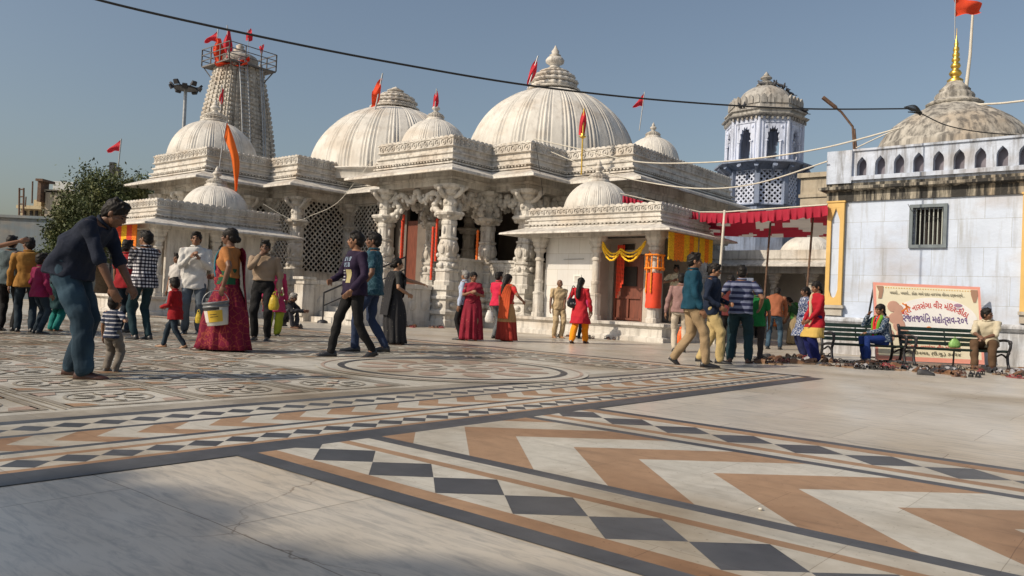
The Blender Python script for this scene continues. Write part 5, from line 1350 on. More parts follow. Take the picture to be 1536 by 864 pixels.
    if hairstyle == 'balding':
        h.ell(Hd(0,-.030,.005), (.076*S,.082*S,.070*S), 16, 12, rot=Rh)
    else:
        th_ = .008 if hairstyle == 'short' else .010
        h.ell(Hd(0,-.022,.042), ((.076+th_)*S,(.090+th_)*S,(.078+th_)*S), 20, 14, rot=Rh)
        h.ell(Hd(0,-.052,.0), ((.068+th_)*S,(.058+th_)*S,(.085)*S), 16, 12, rot=Rh)
        if hairstyle == 'short':
            h.ell(Hd(.01,.043,.088), (.056*S,.036*S,.024*S), 12, 8, rot=Rh); h.ell(Hd(-.02,.026,.100), (.05*S,.045*S,.026*S), 12, 8, rot=Rh)
            for q in range(9): h.ell(Hd(random.uniform(-.05,.05), random.uniform(-.06,.06), random.uniform(.105,.122)), (.022*S,.028*S,.016*S), 8, 6, rot=Rh)
            for sg in (-1, 1): h.ell(Hd(sg*.070,.016,.022), (.010*S,.018*S,.032*S), 8, 6, rot=Rh)
        elif hairstyle in ('bun', 'long', 'braid', 'veil'):
            for sg in (-1, 1): h.ell(Hd(sg*.062,.022,.035), (.020*S,.045*S,.052*S), 10, 8, rot=Rh)
            h.ell(Hd(0,-.07,-.03), (.055*S,.035*S,.05*S), 12, 8, rot=Rh)
            if hairstyle == 'bun': h.ell(Hd(0,-.118,-.03), (.044*S,.040*S,.046*S), 14, 10, rot=Rh)
            if hairstyle == 'long': h.tube(smoothpath([Hd(0,-.07,.02), Hd(0,-.10,-.05), T(0,-.135,.43)[0], T(.0,-.15,.32)[0], T(0,-.15,.20)[0]], 3), [.06*S]*4+[.062*S]*4+[.06*S]*3+[.05*S,.02*S], 12)
            if hairstyle == 'braid':
                pp = smoothpath([Hd(0,-.09,.0), Hd(0,-.11,-.07), T(.03,-.14,.40)[0], T(.04,-.15,.28)[0], T(.04,-.15,.12)[0]], 6)
                h.tube(pp, [(.030 if q % 3 else .021)*S*(1-.4*q/len(pp)) for q in range(len(pp))], 10)
    h.T = None
    hm = remesh(h, 'hair', M[hair], root, max(.007, vox*.8), .004*s, 55, 1)
    # ---------------- upper garment
    if top is not None:
        t = MB(); g_ = .014 if topkind != 'tight' else .006
        zb = (hem*1.72-.0)/1.72  # hem height fraction of H standing
        zlow = -(.91-hem)*1.0
        if topkind == 'kurta': zlow = -(.91-hem)
        R_ = []
        pp = [(z, rx, ry, oy) for (z, rx, ry, oy) in prof if z > max(-.03, zlow)]
        if topkind == 'kurta':
            zz = zlow; 
            for q in range(5):
                tq = q/4; z_ = zlow+( -.03-zlow)*tq; fl2 = 1-tq
                # skirt of the tunic hangs straight down from the hips
                c = Pv+V3(0, (legs[0][1].y+legs[1][1].y-2*Pv.y)*.35*fl2*min(1,abs(zlow)/.4), z_*s)
                spread = .5*abs(legs[0][1].y-legs[1][1].y)*fl2*.7
                R_.append([c+V3((.195+.06*fl2)*F**.5*s*math.cos(2*PI*k/22), ((.150+.05*fl2)*s+spread)*math.sin(2*PI*k/22), 0)*(1+.03*math.sin(k*PI/22*2*5)*fl2) for k in range(22)])
        else:
            rx0, ry0 = (.172, .122*max(1, F*.98)) if zlow < -.02 else (pp[0][1], pp[0][2])
            if tuck: pass
            R_.append(ringT(zlow, (rx0+g_+.020)*kx, ry0+g_+.024, 0)); 
            if zlow < -.05: R_.append(ringT(-.03, (.172+g_+.016)*kx, (.122*max(1,F))+g_+.020)); R_.append(ringT(.03, (.168+g_+.012)*kx, (.120*max(1,F))+g_+.016))
        R_ += [ringT(z, rx*kx+g_+(.004 if .05 < z < .3 else (.010 if z > .4 else 0)), ry+g_+(.006 if .05 < z < .3 else (.010 if z > .4 else 0)), oy) for (z, rx, ry, oy) in pp if z > max(zlow+.02, .05 if zlow < -.05 and topkind != 'kurta' else -9) and z < .49]
        R_.append(ringT(.492, .072*kx, .068, 0))
        t.rings(R_, 0, True)
        for i, sg in enumerate((-1, 1)):
            a, e_, w = arms[i]; k_ = 1.0
            a0 = T(sg*(sw-.05)*1.0, 0, .425)[0]
            if sleeve == 'long': capsule(t, [a0, a, a.lerp(e_,.5), e_, e_.lerp(w,.5), w-(w-e_).normalized()*.015*s], [.060*s,.064*s,.058*s,.051*s,.047*s,.038*s], 14)
            elif sleeve == 'rolled': capsule(t, [a0, a, a.lerp(e_,.5), e_+(w-e_)*.08], [.060*s,.066*s,.060*s,.054*s], 14)
            elif sleeve == 'short': capsule(t, [a0, a, a.lerp(e_,.62)], [.060*s,.066*s,.062*s], 14)
            elif sleeve == 'blouse': capsule(t, [a0, a, a.lerp(e_,.70)], [.055*s,.056*s,.049*s], 14)
        sh_ = remesh(t, {'kurta':'tunic','jacket':'jacket','blouse':'blouse'}.get(topkind, 'shirt'), top, root, vox, .0115*s, 15/s*.8, 2)
        if topkind in ('shirt', 'jacket') :
            c = MB(); pts = []
            for k in range(15):
                a_ = PI/2+(.10+ (2*PI-.2)*k/14); p_, _ = T(.070*math.cos(a_), .066*math.sin(a_), .497+(.0 if k in (0,14) else .014)); pts.append(p_)
            c.tube(pts, .0145*s, 8); c.build('collar' if topkind == 'shirt' else 'hood', top, root)
    # ---------------- trousers
    if bottom is not None and bottom[0] == 'trousers':
        t = MB()
        t.rings([ringT(-.12,.145*kx,.11,0), ringT(-.04,.170*kx,.122,-.004), ringT(.03,.166*kx,.12*max(1,F),0), ringT(.085,(.150*max(1,F)+.004)*kx,.114*max(1,F),.003)], 0, True)
        wd = legw
        for i, (h_, k, a, yaw) in enumerate(legs):
            dn = (a-k).normalized()
            capsule(t, [h_+V3(0,0,.03*s), h_.lerp(k,.4), k, k.lerp(a,.5), a+dn*.0+V3(0,0,.0)], [.092*s*min(wd,1.2)**.5,.083*s*min(wd,(1.0 if topkind == 'kurta' else 1.3)),.066*s*wd,.061*s*wd,.055*s*wd], 14)
        remesh(t, bottom[2] if len(bottom) > 2 else 'trousers', bottom[1], root, vox, .009*s, 15/s*.8, 2)
        if tuck:
            c = MB(); c.rings([ringT(.075,.158*kx*max(1,F),.122*max(1,F),0), ringT(.10,.156*kx*max(1,F),.121*max(1,F),0)], 0, True); c.build('belt', M['blk'], root)
    if bottom is not None and bottom[0] in ('skirt', 'sari'):
        t = MB(); rings = []; n = 66; zt = .12; K = 14
        az = [(legs[0][2]+legs[1][2])/2][0]
        sp_y = abs(legs[0][2].y-legs[1][2].y)*.5; sp_x = abs(legs[0][2].x-legs[1][2].x)*.5
        for q in range(K+1):
            u_ = q/K; ring = []
            if q < 3:
                z_ = [.12,.05,-.03][q]; rr = [(.142*F,.112*F),(.166*F,.125*F),(.178*F,.132*F)][q]
            zc_ = Pv.z-.03*s-(Pv.z-.03*s-.03*s)*((q-2)/(K-2)) if q >= 2 else 0
            for k in range(n):
                a_ = 2*PI*k/n
                if q < 3: p_, _ = T(rr[0]*math.cos(a_), rr[1]*math.sin(a_), z_)
                else:
                    f_ = (q-2)/(K-2); c = Pv.lerp(V3(az.x, az.y+.02*s, 0), f_); rx_ = lerp(.178*F, (bottom[3] if len(bottom) > 3 else .20)*.95, f_**1.0)*s+sp_x*f_*.4; ry_ = (lerp(.132*F, .155, f_)+.045*math.sin(PI*min(1,f_*1.3)))*s+sp_y*f_*.95
                    pl_ = (math.sin(a_*11+.8*math.sin(3*f_))*.5+math.sin(a_*19+1.3)*.3)*.040*s*(f_**.8+.15)*(1.4 if math.sin(a_) > .2 else .8)
                    p_ = V3(c.x+(rx_+pl_)*math.cos(a_), c.y+(ry_+pl_)*math.sin(a_), zc_)
                ring.append(p_)
            rings.append(ring)
        inner = [[V3(lerp(p.x, Pv.x, .06), lerp(p.y, Pv.y, .06), p.z) for p in r] for r in reversed(rings)]
        vs_r = rings+inner
        t.rings(vs_r, 0, True, cap=False)
        sk = t.build('sari' if bottom[0] == 'sari' else 'skirt', bottom[1], root)
        if bottom[0] == 'sari' and bottom[2] is not None:
            # pallu: band from the right hip across the chest over the left shoulder and down the back
            side_ = bottom[4] if len(bottom) > 4 else -1
            path = [(-side_*.155,.02,.02,.0),(-side_*.12,.115,.08,.2),(-side_*.03,.150,.16,.5),(side_*.05,.158,.28,.6),(side_*.10,.130,.38,.6),(side_*.125,.055,.462,.55),(side_*.13,-.05,.465,.55),(side_*.12,-.125,.36,.6),(side_*.09,-.150,.20,.7),(side_*.08,-.165,.02,.8),(side_*.08,-.19,-.16,.85),(side_*.08,-.21,-.34,.85)]
            pp = [T(x*1.02, y*1.06, z)[0] for (x, y, z, w) in path]
            pp = smoothpath(pp, 3); pm_ = MB(); N_ = len(pp); rr2 = []
            for q, p_ in enumerate(pp):
                d = (pp[min(q+1,N_-1)]-pp[max(q-1,0)]).normalized(); c_ = T(0,0,max(-.2,min(.45,.45*min(1,q/15))))[0]
                out = (p_-Pv); out.z = 0
                if 12 <= q <= 18: out = V3(0,0,1)
                out = (out-d*out.dot(d))
                if out.length < 1e-4: out = V3(0,0,1)
                out.normalize(); ac = d.cross(out).normalized(); wdt = (.075+.05*math.sin(PI*min(1,q/10)) if q < 12 else (.062 if q < 19 else .08+.05*min(1,(q-19)/8)))*s
                ring = []
                m_ = 13
                for j in range(m_):
                    t_ = -1+2*j/(m_-1); ring.append(p_+ac*t_*wdt+out*(.010+.008*math.sin(j*2.3)-.03*(t_*t_)*(1 if q < 20 else .3))*s)
                for j in reversed(range(m_)):
                    t_ = -1+2*j/(m_-1); ring.append(p_+ac*t_*wdt+out*(.002+.008*math.sin(j*2.3)-.03*(t_*t_)*(1 if q < 20 else .3))*s)
                rr2.append(ring)
            pm_.rings(rr2, 0, True, cap=True); pm_.build('pallu', bottom[2], root)
    # ---------------- shoes
    if shoe is not None:
        for i, (h_, k, a, yaw) in enumerate(legs):
            yv = Matrix.Rotation(math.radians(yaw), 3, 'Z') @ V3(0,1,0); tp = toes[i]
            yv2 = (yv+V3(0,0,-math.tan(math.radians(tp)))).normalized() if tp else yv
            t = MB(); c = a+V3(0,0,-.052*s)-yv2*.035*s
            xo = yv2.cross(V3(0,0,1)).normalized(); up = xo.cross(yv2)
            rings = []
            for (d, w_, h2) in ((-.040,.020,.040),(-.030,.034,.062),(.0,.040,.075),(.05,.042,.070),(.09,.044,.050),(.14,.048,.038),(.19,.044,.030),(.225,.030,.022),(.24,.010,.012)):
                rg = []
                for q in range(12):
                    an_ = 2*PI*q/12; zz = math.sin(an_); rg.append(c+yv2*d*s+xo*w_*math.cos(an_)*s*(1.0)+up*((-.030 if zz < 0 else -.030+h2*zz*1.25)*s))
                rings.append(rg)
            t.rings(rings, 0, True)
            so_ = t.build('shoe', shoe, root)
            if shoek != 'sock':
                t = MB(); ol = []
                for (d, w_) in ((-.045,.026),(-.02,.040),(.04,.043),(.09,.043),(.15,.050),(.20,.046),(.24,.026),(.252,.008)): ol.append((d, w_))
                top_ = [c+yv2*d*s+xo*w_*s for d, w_ in ol]+[c+yv2*d*s-xo*w_*s for d, w_ in reversed(ol)]
                n_ = len(top_); vs = [p-up*.028*s for p in top_]+[p-up*.042*s for p in top_]
                t.add(vs, [tuple(range(n_)), tuple(reversed(range(n_, 2*n_)))]+[(q,(q+1)%n_,n_+(q+1)%n_,n_+q) for q in range(n_)])
                t.build('sole', M['blk'] if shoek != 'pale' else M['cream'], so_)
    NP[0] += 1
    info = dict(root=root, s=s, T=T, Hd=Hd, arms=arms, legs=legs, Pv=Pv, S=S, H=H, ringT=ringT)
    if extras: extras(info)
    print('person %-46s H=%.2f D=%.1f x=%.1f' % (label[:46], H, g.y, g.x))
    return info
# ---------------------------------------------------------------- cloths
C = cloth
JEAN = C('dark_denim', (.012,.022,.034), pat='fade', col2=(.025,.042,.06)); JEANB = C('blue_denim', (.025,.05,.08), pat='fade', col2=(.06,.11,.16))
BLKT = C('black_trousers', (.009,.009,.010)); GREYT = C('grey_trousers', (.10,.11,.12)); KHAKI = C('khaki_trousers', (.30,.215,.125)); SAND = C('sand_trousers', (.42,.32,.15))
NAVY = C('navy_shirt', (.022,.030,.055)); TEALJ = C('teal_jeans', (.010,.030,.040))
BR = mat('brown_leather', (.055,.022,.015), .4, .2); BKS = mat('black_shoe', (.018,.018,.02), .4, .2); GRS = mat('grey_shoe', (.12,.12,.12), .6, .2); TANS = mat('tan_leather', (.26,.14,.07), .5, .2); SOCK = mat('dark_sock', (.03,.03,.035), .9, .1)
DEF = ((-.10,.02,0,5),(.10,-.02,0,-5))
WALKL = ((-.07,.30,0,0),(.07,-.30,0,0))
# 1 bending man
def x_(i):
    g = MB(); T = i['T']
person('man in navy shirt with rolled sleeves and blue jeans bending over a toddler', 110, 566, H=1.80, face=4, lean=38, feet=((-.13,-.08,0,0),(.13,.14,0,0)), pelv=(0,-.09),
       hands=((-.10,.42,.70),(.20,.40,.66)), palm=((1,0,0),(-1,0,0)), hpitch=-8, top=C('navy_linen', (.010,.015,.030)), sleeve='rolled', hem=.86, bottom=('trousers', C('mid_denim', (.012,.028,.045), pat='fade', col2=(.028,.06,.09)), 'jeans'), legw=1.35, shoe=BR, skin='skin_d', vox=.0085, fat=1.28, elb=((-.1,-.2,.3),(.3,-.1,.3)))
# 2 toddler
person('toddler in navy striped top and grey trousers held by the bending man', 166, 558, H=.78, face=80, child=1.0, feet=((-.11,.0,0,0),(.11,.0,0,0)), hands=((-.30,.10,.72),(.24,.10,1.1)),
       top=C('toddler_stripes', (.025,.035,.07), pat='stripes', col2=(.45,.45,.48), s=26, wid=.3), sleeve='short', hem=.83, bottom=('trousers', C('toddler_grey', (.16,.14,.12))), legw=1.35, shoe=GRS, shoek='pale', skin='skin', vox=.006)
# 3-6 far left group
person('man in grey hoodie with dark collar standing at the left edge of the photo', 10, 497, head=345, face=105, top=C('grey_hoodie', (.09,.12,.13)), topkind='jacket', hem=.82, bottom=('trousers', BLKT), shoe=BKS, skin='skin_d')
person('young man in mustard shirt seen from behind beside the grey hoodie', 36, 499, head=348, face=120, top=C('mustard_shirt', (.30,.15,.035)), hem=.80, bottom=('trousers', JEAN, 'jeans'), shoe=BKS, skin='skin_d', hyaw=40)
person('boy in magenta top and dark jeans standing next to the mustard shirt', 56, 501, head=372, face=60, child=.35, top=C('magenta_top', (.18,.01,.055)), hem=.80, bottom=('trousers', JEAN, 'jeans'), shoe=BKS, skin='skin_d', hands=((-.24,.1,.8),(.24,.1,.8)))
person('girl in teal salwar mostly hidden behind the bending man', 80, 497, H=1.35, face=70, female=True, top=C('teal_kurta', (.02,.06,.07)), topkind='kurta', hem=.5, bottom=('trousers', C('teal_salwar', (.01,.16,.15))), legw=1.3, hairstyle='braid', skin='skin')
person('person in brown shirt at the very left edge pointing with a raised arm', -34, 500, H=1.68, face=20, top=C('brown_shirt', (.10,.05,.04)), sleeve='short', bottom=('trousers', BLKT), shoe=BKS, skin='skin', hands=((-.26,.05,.78),(.15,.78,1.52)), elb=(None,(.3,.2,-1)))
# 7 red shirt
person('man in bright red shirt and dark jeans behind the toddler', 184, 499, head=352, face=75, top=C('bright_red_shirt', (.25,.01,.015)), sleeve='short', hem=.80, bottom=('trousers', JEAN, 'jeans'), shoe=BKS, skin='skin', fat=1.05, hands=((-.28,.1,.8),(.28,.12,.8)))
# 8 checked shirt
person('slim young man in black and white checked shirt with folded arms', 212, 510, head=337, face=150, feet=((-.09,.04,0,0),(.07,-.06,0,0)), hands=((.10,.24,1.13),(-.12,.24,1.16)), palm=((0,-1,0),(0,-1,0)), top=C('checked_shirt', (.62,.62,.64), pat='checks', col2=(.03,.03,.05), s=19, wid=.45), hem=.80,
       bottom=('trousers', TEALJ, 'jeans'), legw=.92, shoe=BKS, shoek='sock', skin='skin', hyaw=18, elb=((-1,-.2,-.4),(1,-.2,-.4)))
# 9 white shirt man
person('middle-aged man in long white shirt holding his hands together at his chest', 287, 501, head=339, face=-68, feet=DEF, hands=((-.06,.26,1.20),(.07,.26,1.22)), palm=((1,0,0),(-1,0,0)), top=C('white_cotton', (.56,.55,.53)), hem=.74, bottom=('trousers', C('slate_trousers', (.08,.10,.125))), legw=1.1, shoe=BKS, skin='skin', hyaw=-8, fat=1.06, elb=((-.5,-.3,-1),(.5,-.3,-1)))
person('man in off white shirt half hidden behind the man with joined hands', 262, 489, H=1.66, face=-120, top=C('offwhite_shirt', (.48,.46,.44)), sleeve='short', hem=.78, bottom=('trousers', GREYT), shoe=BKS, skin='skin')
# 11 boy in red sweater
person('small boy in red sweater walking left with hands in front', 261, 522, head=408, face=176, child=.65, feet=((-.06,-.26,.01,0),(.06,.28,0,0)), hands=((-.10,.28,.92),(.10,.28,.92)), palm=((1,0,.2),(-1,0,.2)), top=C('red_sweater', (.26,.01,.015)), hem=.74,
       bottom=('trousers', JEAN, 'jeans'), shoe=TANS, skin='skin_d', vox=.007, hyaw=-30, hpitch=-10, lean=4, toes=(20,0))
# 12 sari woman with bucket
SARI1 = C('magenta_sari', (.15,.008,.03), pat='floral', col2=(.26,.05,.035), s=13, wid=.22)
def bucket_sari(i):
    global BUCK
    mb = MB(); mb.rings([i['ringT'](-.01,.185,.135), i['ringT'](.06,.178,.128), i['ringT'](.13,.158,.120), i['ringT'](.19,.150,.118), i['ringT'](.20,.140,.108)], 0, True); mb.build('waist_cloth', C('bottle_green_cloth', (.015,.085,.04)), i['root'])
    mb = MB(); mb.tube(smoothpath([i['T'](-.02,.10,.47)[0], i['T'](-.06,.155,.36)[0], i['T'](-.10,.150,.20)[0], i['T'](-.13,.12,.08)[0]], 4), .022*i['s'], 8, flat=.5); mb.build('blue_green_edge', C('blue_green_edge', (.02,.12,.16)), i['root'])
    w = i['arms'][0][2]; r = i['root']; BUCK = r.matrix_basis @ (w+Vector((0,.045,-.08)))
person('woman in magenta sari and orange blouse walking left and carrying a paint bucket', 338, 527, H=1.76, face=176, female=True, feet=((-.07,.24,0,0),(.08,-.22,.01,0)), hands=((-.30,-.06,.86),(.20,.25,1.0)), palm=((1,0,0),(-1,0,0)),
       top=C('orange_blouse', (.34,.14,.045)), sleeve='blouse', topkind='blouse', hem=.99, bottom=('sari', SARI1, SARI1, .21, 1), hairstyle='bun', skin='skin_d', shoe=BR, shoek='sock', extras=bucket_sari, toes=(0,15), fat=1.04)
# green inner cloth
# 13 khaki shirt man
person('man in khaki shirt and black trousers holding his hand to his mouth', 391, 511, head=352, face=-82, feet=DEF, hands=((-.26,.05,.80),(.05,.17,1.37)), palm=((1,0,0),(-.3,-1,0)), top=C('khaki_shirt', (.27,.20,.14)), hem=.99, bottom=('trousers', BLKT), tuck=True, shoe=BKS, skin='skin_d', elb=(None,(.6,.3,-1)), fat=1.05, legw=1.05)
person('woman in yellow green and pink dress partly hidden behind the khaki shirted man', 408, 504, H=1.50, face=-60, female=True, top=C('pink_dupatta_top', (.38,.03,.09)), topkind='kurta', hem=.55, bottom=('trousers', C('lime_salwar', (.25,.30,.03))), legw=1.4, hairstyle='long', shoe=BKS, skin='skin')
person('person in dark clothes crouching on the ground beside the stair wall', 428, 492, H=1.6, face=-10, sitz=.22, pelv=(0,-.1), lean=30, feet=((-.12,.25,0,0),(.12,.25,0,0)), hands=((-.1,.5,.45),(.1,.5,.45)), top=C('black_top', (.03,.03,.035)), bottom=('trousers', C('charcoal_cloth', (.05,.05,.06))), hair='hair_g', skin='skin_d', knees=((-.3,.3,1),(.3,.3,1)))
# 16 youth in printed top
def print_(i):
    T = i['T']; root = i['root']
    from mathutils.bvhtree import BVHTree
    sh = [c for c in root.children if c.name.startswith('shirt')][0]
    bv = BVHTree.FromPolygons([v.co.copy() for v in sh.data.vertices], [tuple(q.vertices) for q in sh.data.polygons])
    def patch(name, col, rects):
        mb = MB()
        for (x0, x1, z0, z1) in rects:
            nx = max(1, int((x1-x0)/.02)); nz = max(1, int((z1-z0)/.03)); rows_ = []
            for j in range(nz+1):
                row = []
                for k in range(nx+1):
                    q = T(lerp(x0,x1,k/nx), .0, lerp(z0,z1,j/nz))[0]; o_ = T(lerp(x0,x1,k/nx)*1.3, .45, lerp(z0,z1,j/nz))[0]
                    hit = bv.ray_cast(o_, (q-o_).normalized())[0]
                    row.append((hit if hit is not None else q)+(o_-q).normalized()*.004)
                rows_.append(row)
            mb.rings(rows_, 0, True, cap=False, close=False)
        mb.build(name, col, root, recalc=False)
    rows = []
    for r_, (z, n_, w) in enumerate(((.35,3,.036),(.275,4,.030))):
        for k in range(n_):
            x = -.10+k*(.21/n_); rows += [(x,x+.012,z,z+.055),(x+w-.010,x+w,z,z+.055)] + ([(x+.012,x+w-.010,z+.043,z+.055)] if k % 2 == 0 else []) + ([(x+.012,x+w-.010,z,z+.012)] if k % 3 != 1 else []) + [(x+.012,x+w-.010,z+.022,z+.032)]
    patch('chest_print', mat('pale_blue_print', (.20,.27,.36), .7, .05), rows)
    patch('print_block', mat('pale_yellow_print', (.36,.31,.15), .7, .05), [(-.11,-.02,.07,.24)])
    patch('print_lines', mat('pale_white_print', (.35,.35,.37), .7, .05), [(.0,.10,.22,.235),(.0,.08,.19,.20),(.0,.10,.10,.115),(.02,.09,.14,.155)])
person('young man in dark purple printed top and black trousers walking left', 528, 536, head=337, face=214, feet=((-.07,-.24,.02,0),(.07,.26,0,0)), hands=((-.22,.15,.86),(.14,.28,.98)), palm=((1,0,0),(-1,0,0)), top=C('purple_top', (.018,.010,.030)), topkind='tee', hem=.82, bottom=('trousers', BLKT),
       legw=.95, shoe=BKS, skin='skin', hyaw=-28, extras=print_, vox=.0085, toes=(20,0), elb=(None,(1,-.5,-.6)))
person('man in teal patterned shirt and dark jeans walking just behind the printed top', 551, 528, head=338, face=182, feet=((-.07,.16,0,0),(.07,-.22,.01,0)), hands=((-.27,.10,.86),(.25,-.05,.80)), top=C('teal_print_shirt', (.018,.06,.085), pat='floral', col2=(.05,.11,.15), s=14, wid=.25), sleeve='short', hem=.80, bottom=('trousers', C('indigo_jeans', (.022,.035,.075)), 'jeans'), shoe=BKS, skin='skin_d')
person('woman in long black dress pointing to the right behind the two walking men', 590, 517, H=1.62, face=20, female=True, feet=((-.07,.04,0,0),(.07,-.05,0,0)), hands=((.0,.62,1.12),(.18,.2,.95)), palm=((0,0,-1),(-1,0,0)), top=C('black_blouse', (.03,.03,.03)), topkind='blouse', sleeve='blouse', hem=.95, bottom=('sari', C('black_sari', (.025,.025,.028), pat='dots', col2=(.12,.11,.08), s=16, wid=.14), C('black_sari', (0,0,0)), .2, 1), hairstyle='bun', skin='skin_l', elb=((-.3,-.3,-1),None))
# 19-22 mid group
person('grey haired man in light blue shirt behind the crimson sari', 694, 510, head=400, face=165, top=C('light_blue_shirt', (.36,.42,.55)), hem=.84, bottom=('trousers', BLKT), shoe=BKS, skin='skin', hair='hair_g', hyaw=-20)
SARI2 = C('crimson_sari', (.21,.014,.03), pat='dots', col2=(.40,.11,.10), s=17, wid=.16)
person('woman in patterned crimson sari facing the camera with a packet in her hand', 706, 511, head=402, face=-80, female=True, fat=1.22, feet=DEF, hands=((-.10,.24,1.10),(.08,.30,1.14)), palm=((1,0,0),(-1,0,0)), top=C('crimson_blouse', (.26,.015,.035)), sleeve='blouse', topkind='blouse', hem=.95, bottom=('sari', SARI2, SARI2, .25, -1), hairstyle='bun', skin='skin', hyaw=10, vox=.009)
person('man in bright pink red shirt talking to the woman in the tan sari', 744, 508, head=402, face=40, top=C('pink_red_shirt', (.52,.02,.06)), sleeve='short', hem=.82, bottom=('trousers', GREYT), shoe=BKS, skin='skin', hands=((-.30,.12,.80),(.26,.05,.8)))
person('woman with long black hair in red and tan sari seen from behind', 757, 512, head=405, face=50, female=True, feet=((-.08,.0,0,0),(.08,.04,0,0)), hands=((-.34,.16,.82),(.34,.22,.98)), top=C('red_blouse', (.50,.03,.03)), sleeve='blouse', topkind='blouse', hem=.92, bottom=('sari', C('tan_sari', (.42,.25,.11), pat='border', col2=(.30,.035,.025), s=.42), C('orange_red_pallu', (.55,.09,.03)), .26, 1), hairstyle='long', skin='skin', fat=1.05)
# 23 beige man
person('dark bald man in beige safari suit standing before the tiled shrine wall', 836, 507, head=414, face=-72, feet=DEF, hands=((-.06,.26,.88),(.28,.08,.80)), top=C('beige_suit', (.45,.34,.20)), sleeve='short', hem=.82, bottom=('trousers', C('beige_trousers', (.42,.32,.19))), legw=1.2, shoe=TANS, skin='skin_d', hair='skin_d', hairstyle='balding', vox=.009)
# 24 woman with handbag
def hb(i):
    global HB
    w = i['T'](-.24,-.02,.12)[0]; HB = i['root'].matrix_basis @ w
person('woman in red tunic and orange trousers walking past with a black handbag', 868, 515, head=410, face=62, female=True, feet=((-.06,-.30,.02,0),(.06,.26,0,0)), hands=((-.20,.22,1.0),(.25,.12,.80)), top=C('red_tunic', (.45,.02,.03), pat='border', col2=(.42,.015,.03), s=.6), topkind='kurta', hem=.52, bottom=('trousers', C('orange_salwar', (.85,.28,.01))), legw=1.35, hairstyle='long', skin='skin', extras=hb, shoe=BR, shoek='sock', vox=.009, toes=(25,0))
person('child in pink top and dark trousers in front of the woman with the handbag', 872, 508, H=1.30, face=60, child=.35, top=C('rose_top', (.45,.03,.12)), sleeve='short', bottom=('trousers', JEAN), shoe=BKS, skin='skin')
# 25 man standing inside the shrine
p_ = P(1012, 470, 21.6)
person('man in pale yellow shirt and brown trousers standing on the shrine platform', 0, 0, H=1.68, at=(P(1012,470,21.4).x, 21.4, 0), ground=.475, face=-100, hands=((-.08,.24,1.2),(.10,.25,1.18)), palm=((1,0,0),(-1,0,0)), top=C('pale_yellow_shirt', (.50,.48,.36)), sleeve='short', hem=.84, bottom=('trousers', C('brown_trousers', (.12,.085,.06))), shoe=BKS, skin='skin_d', elb=((-1,0,-.6),(1,0,-.6)))
# 26-28
person('man in teal blue shirt and khaki trousers striding right', 1036, 549, head=370, face=-8, feet=((-.07,-.24,.03,0),(.07,.20,0,0)), hands=((-.24,-.02,.82),(.25,.10,.82)), top=C('petrol_shirt', (.006,.045,.075)), hem=.84, bottom=('trousers', KHAKI), legw=1.12, shoe=BKS, shoek='sock', skin='skin', vox=.0085, toes=(35,0), hyaw=0)
def glasses(i):
    mb = MB(); Hd = i['Hd']; S = i['S']
    for sg in (-1, 1):
        pts = [Hd(sg*.031+.022*math.cos(2*PI*k/14), .092-.006*abs(math.cos(2*PI*k/14)), .004+.016*math.sin(2*PI*k/14)) for k in range(15)]; mb.tube(pts, .0022*S, 5)
        mb.tube([Hd(sg*.052,.086,.008), Hd(sg*.074,.03,.008), Hd(sg*.078,-.01,.006)], .0022*S, 5)
    mb.tube([Hd(-.010,.095,.008), Hd(.010,.095,.008)], .0022*S, 5); mb.build('glasses', M['iron'], i['root'])
person('man with glasses in navy hooded jacket and sand trousers looking down', 1066, 544, head=386, face=-28, feet=((-.08,-.20,.0,0),(.08,.16,0,0)), hands=((-.14,.22,.98),(.22,.16,.92)), top=C('navy_jacket', (.009,.016,.036)), topkind='jacket', hem=.80, bottom=('trousers', SAND), legw=1.18, shoe=BKS, skin='skin', hpitch=-14, extras=glasses, vox=.009)
person('stocky man in blue and grey striped polo and dark teal jeans seen from behind', 1108, 544, head=390, face=70, fat=1.22, feet=((-.15,.02,0,12),(.15,-.02,0,-12)), hands=((-.30,.14,.94),(.30,.14,.94)), top=C('striped_polo', (.16,.18,.27), pat='stripes', col2=(.018,.022,.06), s=10.5, wid=.5), sleeve='short', hem=.84, bottom=('trousers', TEALJ, 'jeans'), legw=1.25, shoe=BR, skin='skin', vox=.0085)
person('boy in green shirt and dark trousers close behind the striped polo', 1132, 543, H=1.42, face=75, child=.25, top=C('green_shirt', (.01,.14,.035)), sleeve='short', hem=.80, bottom=('trousers', C('brown_black', (.035,.028,.028))), shoe=BKS, skin='skin_d')
person('man in black trousers half hidden left of the striped polo', 1092, 535, H=1.62, face=85, top=C('dark_maroon', (.10,.02,.02)), bottom=('trousers', BLKT), shoe=BKS, skin='skin_d')
person('man in pale trousers hidden behind the teal shirted man, carrying an orange bag', 1018, 528, H=1.66, face=80, top=C('rose_shirt', (.25,.15,.14)), bottom=('trousers', C('cream_trousers', (.48,.42,.34))), shoe=BKS, skin='skin', hands=((-.30,.05,.78),(.26,.05,.8)))
